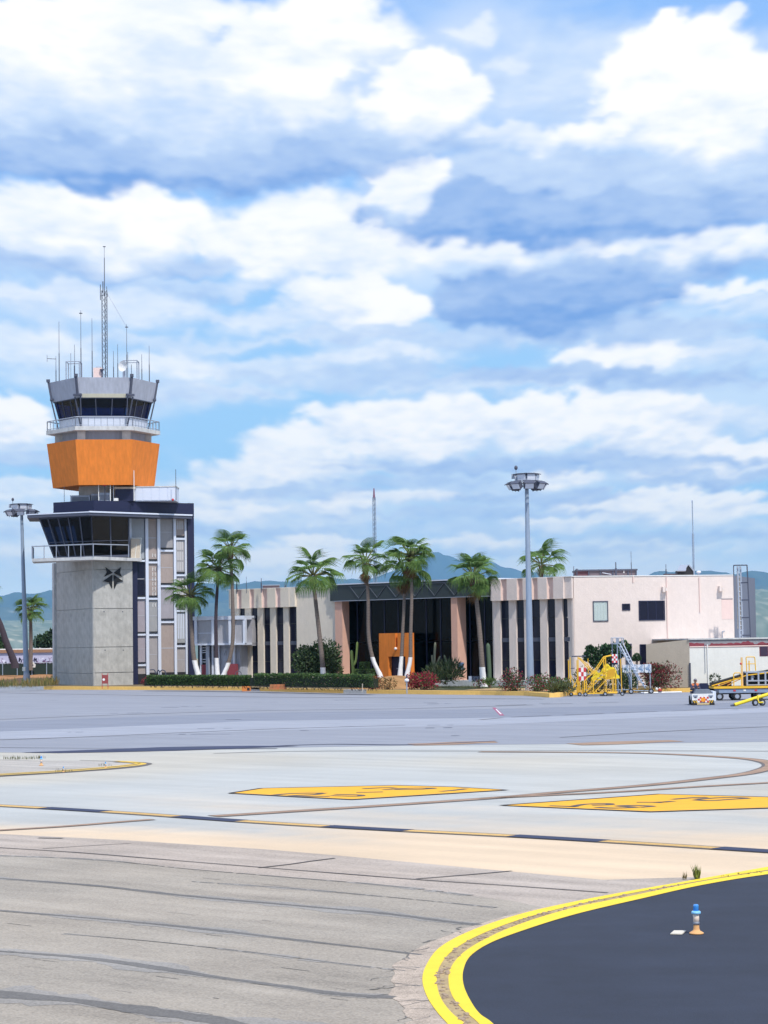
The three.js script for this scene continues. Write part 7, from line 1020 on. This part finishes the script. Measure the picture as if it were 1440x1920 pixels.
// ---------- baggage tractor with its driver ----------
const TUG = gnd(1318.5, 1322.5), TU = -TUG.z / F;                // metres per photograph pixel there
{
  const t = thing('baggage_tractor', 'small white baggage tractor with red chequers and hazard stripes on its nose', 'tractor', TUG, -0.06), X = (x) => (x - 1318.5) * TU, Y = (y) => (1322.5 - y) * TU;
  bag().slab([[X(1298), Y(1319)], [X(1339), Y(1319)], [X(1339), Y(1301)], [X(1298), Y(1301)]], -0.35, 0).build('nose', mat.whitePaint, t);
  bag().slab([[X(1303), Y(1301)], [X(1334), Y(1301)], [X(1331), Y(1293)], [X(1306), Y(1293)]], -0.95, -0.03).build('bonnet', M(0.20, 0.23, 0.28, { map: T.worn }), t);
  bag().box(X(1299), X(1338), 0.28, Y(1303), -2.5, -0.35).build('body', mat.whitePaint, t); bag().box(X(1337), X(1343), 0.25, Y(1297), -2.5, -0.1).build('side_panel', mat.alu, t);
  bag().box(X(1298) - 0.02, X(1339) + 0.02, Y(1322), Y(1318), -0.4, 0.05).build('bumper', mat.rubber, t); bag().box(X(1307), X(1330), Y(1321), Y(1318.6), 0.05, 0.08).build('bumper_strip', M(0.7, 0.55, 0.3), t);
  for (const x of [1304.5, 1333]) { const l = bag().box(X(x) - 0.13, X(x) + 0.13, Y(1306), Y(1303), 0, 0.03).build('headlight', mat.steel, t); bag().box(X(x) - 0.07, X(x) + 0.07, Y(1308.5), Y(1306.3), 0, 0.02).build('indicator', mat.darkSteel, t); }
  const ck = bag().box(X(1309), X(1329), Y(1317), Y(1306.5), 0, 0.012).build('chequer_board', mat.whitePaint, t); for (let i = 0; i < 6; i++) for (let k = 0; k < 3; k++) if ((i + k) % 2) bag().box(mix(X(1309), X(1329), i / 6), mix(X(1309), X(1329), (i + 1) / 6), mix(Y(1317), Y(1306.5), k / 3), mix(Y(1317), Y(1306.5), (k + 1) / 3), 0.012, 0.02).build('red_square', mat.red, ck);
  bag().rod(V(X(1318.5), Y(1312), 0.015), V(X(1318.5), Y(1312), 0.06), 0.13, 16).build('orange_disc', M(0.85, 0.32, 0.02), t);
  for (const [x0, s] of [[1298.5, 1], [1338.5, -1]]) { const hz = bag().box(Math.min(X(x0), X(x0 + 9 * s)), Math.max(X(x0), X(x0 + 9 * s)), Y(1318.3), Y(1313), 0, 0.014).build('hazard_plate', mat.black, t); for (let i = 0; i < 2; i++) { const a = X(x0 + s * (1 + i * 4.2)), b2 = X(x0 + s * (3 + i * 4.2)), q = [[a, Y(1313.2)], [b2, Y(1313.2)], [b2 + s * 0.09, Y(1318.1)], [a + s * 0.09, Y(1318.1)]]; bag().slab(s > 0 ? q.reverse() : q, 0.014, 0.022).build('yellow_stripe', YEL, hz); } }
  bag().box(X(1318), X(1333), Y(1300), Y(1282.5), -2.1, -1.7).build('seat_back', mat.navy, t); bag().box(X(1300), X(1334), Y(1302), Y(1297), -2.2, -1.2).build('seat', mat.navy, t); bag().box(X(1322), X(1336), Y(1298), Y(1286), -2.5, -2.15).build('rear_box', mat.black, t);
  { const g = new THREE.TorusGeometry(0.17, 0.018, 6, 20); g.rotateX(-0.9); g.translate(X(1309), Y(1291.5), -0.98); bag().add(g).rod(V(X(1309), Y(1296), -0.85), V(X(1309), Y(1291.5), -0.98), 0.025).build('steering_wheel', mat.rubber, t); }
  for (const [x, z] of [[1300.5, -0.45], [1337, -0.45], [1300.5, -2.0], [1338, -2.0]]) wheel(t, V(X(x), 0.27, z), 0.27, 0.2, V(1, 0, 0));
}
{ // driver, seated on the left half of the seat, hands on the wheel
  const p = thing('person', 'driver in grey cap, dark top and orange vest seated on the white tractor', 'person', TUG, -0.06), X = (x) => (x - 1318.5) * TU, Y = (y) => (1322.5 - y) * TU;
  const cx = X(1308.5), seat = 0.80, hip = V(cx, seat + 0.08, -1.62), chest = V(cx, seat + 0.42, -1.6), neck = V(cx, seat + 0.60, -1.58), head = V(cx + 0.01, Y(1277.5) + 0.0, -1.53);
  neck.y = head.y - 0.17; chest.y = neck.y - 0.2;
  const sh = (s) => V(cx + s * 0.19, neck.y - 0.07, -1.6), el = (s) => V(cx + s * 0.27, neck.y - 0.33, -1.36), wr = (s) => V(cx + s * 0.16, Y(1291) + 0.02, -1.10), kn = (s) => V(cx + s * 0.13, seat + 0.1, -1.18), an = (s) => V(cx + s * 0.13, seat - 0.30, -1.08), toe = (s) => V(cx + s * 0.14, seat - 0.36, -0.94);
  const field = (res, center, size, bones, name, m, parent) => {
    const mc = new MarchingCubes(res, m, false, false, 60000); mc.isolation = 0; const k = 0.03;
    for (let z = 0; z < res; z++) for (let y = 0; y < res; y++) for (let x = 0; x < res; x++) {
      const q = V((x - res / 2) / (res / 2) * size + center.x, (y - res / 2) / (res / 2) * size + center.y, (z - res / 2) / (res / 2) * size + center.z); let acc = 0;
      for (const [a, b, ra, rb, kk] of bones) { const ab = b.clone().sub(a), t = clamp(q.clone().sub(a).dot(ab) / Math.max(1e-9, ab.lengthSq())), dd = q.distanceTo(a.clone().addScaledVector(ab, t)) - mix(ra, rb, t); acc += Math.exp(-dd / (kk ?? k) * 1.6); if (acc > 1e30) break; }
      mc.field[x + y * res + z * res * res] = acc > 0 ? Math.log(acc) * k / 1.6 : -1;
    }
    mc.update(); const n = mc.count, P = Float32Array.from(mc.positionArray.subarray(0, n * 3)), N = Float32Array.from(mc.normalArray.subarray(0, n * 3)); for (let i = 0; i < n; i++) { P[i * 3] = P[i * 3] * size + center.x; P[i * 3 + 1] = P[i * 3 + 1] * size + center.y; P[i * 3 + 2] = P[i * 3 + 2] * size + center.z; }
    const g = new THREE.BufferGeometry(); g.setAttribute('position', new THREE.BufferAttribute(P, 3)); g.setAttribute('normal', new THREE.BufferAttribute(N, 3)); g.setAttribute('uv', new THREE.BufferAttribute(new Float32Array(n * 2), 2)); return g;
  };
  const skin = [0.36, 0.19, 0.12], top = [0.035, 0.04, 0.09], trousers = [0.03, 0.035, 0.07];
  const bones = [[hip, chest, 0.15, 0.15], [V(cx - 0.08, chest.y, -1.6), V(cx + 0.08, chest.y, -1.6), 0.125, 0.125], [chest, neck, 0.12, 0.06], [neck, head, 0.055, 0.06]];
  for (const s of [-1, 1]) bones.push([V(cx + s * 0.08, neck.y - 0.06, -1.6), sh(s), 0.07, 0.075], [sh(s), el(s), 0.062, 0.047], [el(s), wr(s), 0.045, 0.03], [V(cx + s * 0.09, hip.y, -1.6), kn(s), 0.095, 0.068], [kn(s), an(s), 0.062, 0.045], [an(s), toe(s), 0.045, 0.038]);
  const body = field(96, V(cx, seat + 0.2, -1.35), 0.72, bones), parts = [body];
  // head with brow, nose, jaw and ears
  const hb = (x, y, z) => head.clone().add(V(x, y, z));
  parts.push(field(64, head, 0.19, [[hb(0, 0.03, -0.02), hb(0, 0.03, 0.01), 0.092, 0.086, 0.02], [hb(0, -0.05, 0.02), hb(0, -0.085, 0.05), 0.066, 0.042, 0.02], [hb(0, 0.0, 0.085), hb(0, -0.035, 0.105), 0.010, 0.016, 0.012], [hb(-0.035, 0.018, 0.082), hb(0.035, 0.018, 0.082), 0.012, 0.012, 0.012], [hb(-0.022, -0.062, 0.078), hb(0.022, -0.062, 0.078), 0.010, 0.010, 0.01], [hb(-0.088, 0, -0.01), hb(-0.092, -0.035, -0.005), 0.016, 0.011, 0.01], [hb(0.088, 0, -0.01), hb(0.092, -0.035, -0.005), 0.016, 0.011, 0.01], [hb(0, -0.1, -0.03), hb(0, -0.17, -0.05), 0.055, 0.056, 0.02]]));
  for (const s of [-1, 1]) { const w = wr(s), b = []; const palm0 = w.clone(), palm1 = w.clone().add(V(-s * 0.02, 0.01, 0.075)); b.push([palm0, palm1, 0.026, 0.034, 0.012]); for (let i = 0; i < 4; i++) { const k0 = palm1.clone().add(V((i - 1.5) * 0.02, 0.012, 0.012)), k1 = k0.clone().add(V(0, 0.012, 0.032 - Math.abs(i - 1.4) * 0.004)), k2 = k1.clone().add(V(0, -0.026, 0.012)), k3 = k2.clone().add(V(0, -0.018, -0.014)); b.push([k0, k1, 0.0095, 0.009, 0.004], [k1, k2, 0.009, 0.0085, 0.004], [k2, k3, 0.0085, 0.0075, 0.004]); } const th0 = palm0.clone().add(V(-s * 0.022, 0, 0.03)), th1 = th0.clone().add(V(-s * 0.026, 0.006, 0.03)), th2 = th1.clone().add(V(-s * 0.004, -0.006, 0.026)); b.push([th0, th1, 0.013, 0.011, 0.006], [th1, th2, 0.0105, 0.009, 0.005]); parts.push(field(64, w.clone().add(V(0, 0, 0.055)), 0.1, b)); }
  const g = mergeGeometries(parts), P = g.attributes.position, col = new Float32Array(P.count * 3);
  for (let i = 0; i < P.count; i++) { const x = P.getX(i), y = P.getY(i), z = P.getZ(i), hand = z > -1.17 && y > seat + 0.16 && y < neck.y - 0.12; const c = y > neck.y - 0.03 || hand ? skin : y > seat + 0.14 || (z < -1.42 && y > seat + 0.02) ? top : trousers; col.set(c, i * 3); }
  g.setAttribute('color', new THREE.BufferAttribute(col, 3)); const m = new THREE.Mesh(g, M(1, 1, 1, { vertexColors: true, roughness: 0.85 })); m.name = 'body'; m.castShadow = m.receiveShadow = true; p.add(m);
  for (const s of [-1, 1]) bag().ball(hb(s * 0.033, 0.002, 0.083), 0.012, 1, 0.8, 0.6, 8).build('eye', mat.black, p);
  // cap with a brim, hair at the back, open orange vest
  { const c = new THREE.SphereGeometry(0.104, 20, 10, 0, 6.2832, 0, 1.5); c.scale(1, 0.95, 1.08); c.translate(head.x, head.y + 0.036, head.z - 0.01); const br = new THREE.CylinderGeometry(0.098, 0.098, 0.012, 20, 1, false, -1.1, 2.2); br.scale(1, 1, 1.5); br.translate(head.x, head.y + 0.045, head.z + 0.035); bag().add(c).add(br).build('cap', M(0.17, 0.16, 0.19, { roughness: 0.9 }), p); }
  { const b = bag(); for (const s of [-1, 1]) b.add(field(48, V(cx + s * 0.13, chest.y + 0.04, -1.6), 0.3, [[V(cx + s * 0.1, neck.y - 0.06, -1.6), V(cx + s * 0.17, neck.y - 0.085, -1.6), 0.088, 0.08], [V(cx + s * 0.13, neck.y - 0.1, -1.6), V(cx + s * 0.12, chest.y - 0.14, -1.6), 0.115, 0.1]])); b.build('vest', M(0.66, 0.19, 0.07, { roughness: 0.85 }), p); }
}
{ // belt loader running out of the frame at the right
  const d = 138, o = at(1345, 1300, d), t = thing('belt_loader', 'long yellow belt loader with a black belt and tall yellow post at the right edge', 'belt loader', V(o.x, 0, o.z)), X = (x) => at(x, 1285, d).x - o.x, Y = (y) => at(1400, y, d).y - 0.0, x1 = X(1515), zb = -1.9;
  bag().box(X(1348), x1, Y(1299), Y(1291.5), zb, 0).build('chassis', M(0.25, 0.32, 0.45, { map: T.worn, roughness: 0.5 }), t); bag().box(X(1338), x1, Y(1290.5), Y(1286.5), zb - 0.05, 0.06).build('deck', YEL, t); bag().box(X(1340), x1, Y(1291.5), Y(1290.4), zb, 0.03).build('deck_edge', mat.black, t);
  bag().box(X(1345), x1, Y(1301.5), Y(1299.3), zb + 0.2, -0.25).build('underside', mat.rubber, t);
  for (const [x, m] of [[1377, mat.red], [1396, mat.whitePaint], [1417, mat.red]]) bag().box(X(x) - 0.08, X(x) + 0.08, Y(1296), Y(1293), 0, 0.02).build('reflector', m, t);
  for (const x of [1349, 1382, 1424, 1480]) { wheel(t, V(X(x), 0.26, -0.12), 0.26, 0.22); wheel(t, V(X(x), 0.26, zb + 0.12), 0.26, 0.22); }
  // belt: rises from the left end to the post and runs on to the right
  const B = [V(X(1336), Y(1281), 0), V(X(1388), Y(1266.5), 0), V(X(1402), Y(1262), 0), V(X(1440), Y(1258), 0), V(X(1520), Y(1240), 0)];
  { const b = bag(); for (let i = 1; i < B.length; i++) for (const z of [-0.35, -1.45]) { } for (let i = 1; i < B.length; i++) { const a = B[i - 1], c = B[i]; b.board(V(a.x, a.y, -0.4), V(c.x, c.y, -0.4), V(c.x, c.y, -1.4), V(a.x, a.y, -1.4), 0.09); } b.build('belt', mat.rubber, t); }
  for (const z of [-0.35, -1.45]) { const b = bag(); for (let i = 1; i < B.length; i++) b.bar(V(B[i - 1].x, B[i - 1].y - 0.14, z), V(B[i].x, B[i].y - 0.14, z), 0.14, 0.06); b.build('belt_frame', YEL, t); }
  bag().bar(V(X(1350), Y(1285), -0.3), V(X(1398), Y(1268), -0.3), 0.09, 0.05).bar(V(X(1365), Y(1285), -0.3), V(X(1392), Y(1272), -0.3), 0.06, 0.05).build('lift_arm', M(0.55, 0.30, 0.06, { map: T.worn }), t);
  bag().box(X(1391.3), X(1394.7), Y(1286), Y(1232.5), -0.32, -0.2).build('tall_post', M(0.80, 0.52, 0.22, { map: T.worn }), t); bag().ball(V(X(1391), Y(1244.5), -0.2), 0.07).build('lamp', mat.red, t);
  bag().line([V(X(1402.5), Y(1260), -0.3), V(X(1401.5), Y(1233), -0.3), V(X(1403), Y(1232), -0.3), V(X(1416.5), Y(1232), -0.3), V(X(1418), Y(1234), -0.3), V(X(1419), Y(1258), -0.3)], 0.035).line([V(X(1402), Y(1245), -0.3), V(X(1418.5), Y(1245), -0.3)], 0.03).line([V(X(1407), Y(1258), -0.3), V(X(1407), Y(1239), -0.3)], 0.04).build('hand_rail', YEL, t);
  bag().line([V(X(1376.5), Y(1286), -0.1), V(X(1376.5), Y(1264), -0.1), V(X(1378.5), Y(1261.5), -0.1), V(X(1388), Y(1261.5), -0.1), V(X(1391), Y(1266), -0.1)], 0.035).line([V(X(1376.5), Y(1274), -0.1), V(X(1391), Y(1272), -0.1)], 0.03).line([V(X(1391), Y(1286), -0.1), V(X(1391), Y(1266), -0.1)], 0.035).build('hand_rail', YEL, t);
  bag().box(X(1401), x1, Y(1286), Y(1261), zb + 0.2, -0.6).build('engine_housing', mat.black, t); bag().box(X(1399), x1, Y(1262), Y(1259.5), zb + 0.1, -0.3).build('housing_top', mat.steel, t); bag().box(X(1401), x1, Y(1278), Y(1275.5), -0.6, -0.25).box(X(1401), x1, Y(1285.5), Y(1283.5), -0.6, -0.25).build('cross_bar', mat.steel, t);
  for (const x of [1402.5, 1424, 1437, 1462]) bag().box(X(x) - 0.05, X(x) + 0.05, Y(1286), Y(1261), -0.6, -0.26).build('upright', mat.steel, t); bag().rod(V(X(1413), Y(1276), -0.5), V(X(1413), Y(1264), -0.5), 0.1, 10).rod(V(X(1411), Y(1269), -0.5), V(X(1417), Y(1269), -0.5), 0.06).build('machinery', mat.steel, t);
  bag().box(X(1356), X(1374), Y(1286), Y(1276.5), -1.6, -0.5).build('motor_box', mat.darkSteel, t); bag().box(X(1357), X(1362), Y(1282), Y(1279), -0.5, -0.45).box(X(1366), X(1371), Y(1285), Y(1279), -0.5, -0.46).build('motor_cover', mat.maroon, t);
  bag().box(X(1336), X(1346), Y(1286.5), Y(1279), -1.3, -0.5).build('end_roller_box', mat.black, t);
}
{ // tow bar
  const a = gnd(1377, 1324.5), b = gnd(1432, 1316), t = thing('tow_bar', 'long yellow tow bar resting on a small wheel pair', 'tow bar', a), d = -a.z, q = (x, y, dz = 0) => at(x, y, d + dz).sub(a);
  const e = q(1500, 1283, 2); bag().rod(V(0, 0.09, 0), e, 0.1, 10).build('bar', mat.brightYellow, t); bag().rod(V(-0.02, 0.08, 0), V(-0.22, 0.04, 0), 0.06, 8).build('eye', mat.darkSteel, t);
  const w = q(1420, 1319, 0.2); w.y = 0.2; wheel(t, V(w.x - 0.14, 0.2, w.z + 0.1), 0.2, 0.13, V(0.35, 0, 0.94)); wheel(t, V(w.x + 0.3, 0.2, w.z - 0.1), 0.2, 0.13, V(0.35, 0, 0.94)); bag().rod(V(w.x - 0.2, 0.2, w.z), V(w.x + 0.35, 0.2, w.z), 0.05).rod(V(w.x + 0.05, 0.2, w.z), V(w.x + 0.05, 0.62, w.z - 0.1), 0.05).build('axle', mat.brightYellow, t);
}
{ const p = at(1342, 1293, 146), o = gnd(1341, 1320); const t = thing('plant_pot', 'small dark green plant before the white annex wall behind the belt loader', 'plant', at(1341, 1292, 164)), L = new LeafBag(131), r = L.r; bag().rod(V(0, -0.3, 0), V(0, 0.5, 0), 0.22, 12, 0.28).build('pot', mat.maroon, t); const yy = at(1341, 1272, 164).y - t.position.y; bag().rod(V(0, 0.4, 0), V(0, yy, 0), 0.03).build('stem', mat.trunk, t); for (let i = 0; i < 160; i++) { const v = L.rnd(); L.leaf(V(v.x * 0.3, yy + v.y * 0.25, v.z * 0.3), v, L.rnd(), 0.2, 0.07, tint([0.04, 0.07, 0.03], r)); } L.build('foliage', t); }

renderer.render(scene, camera);
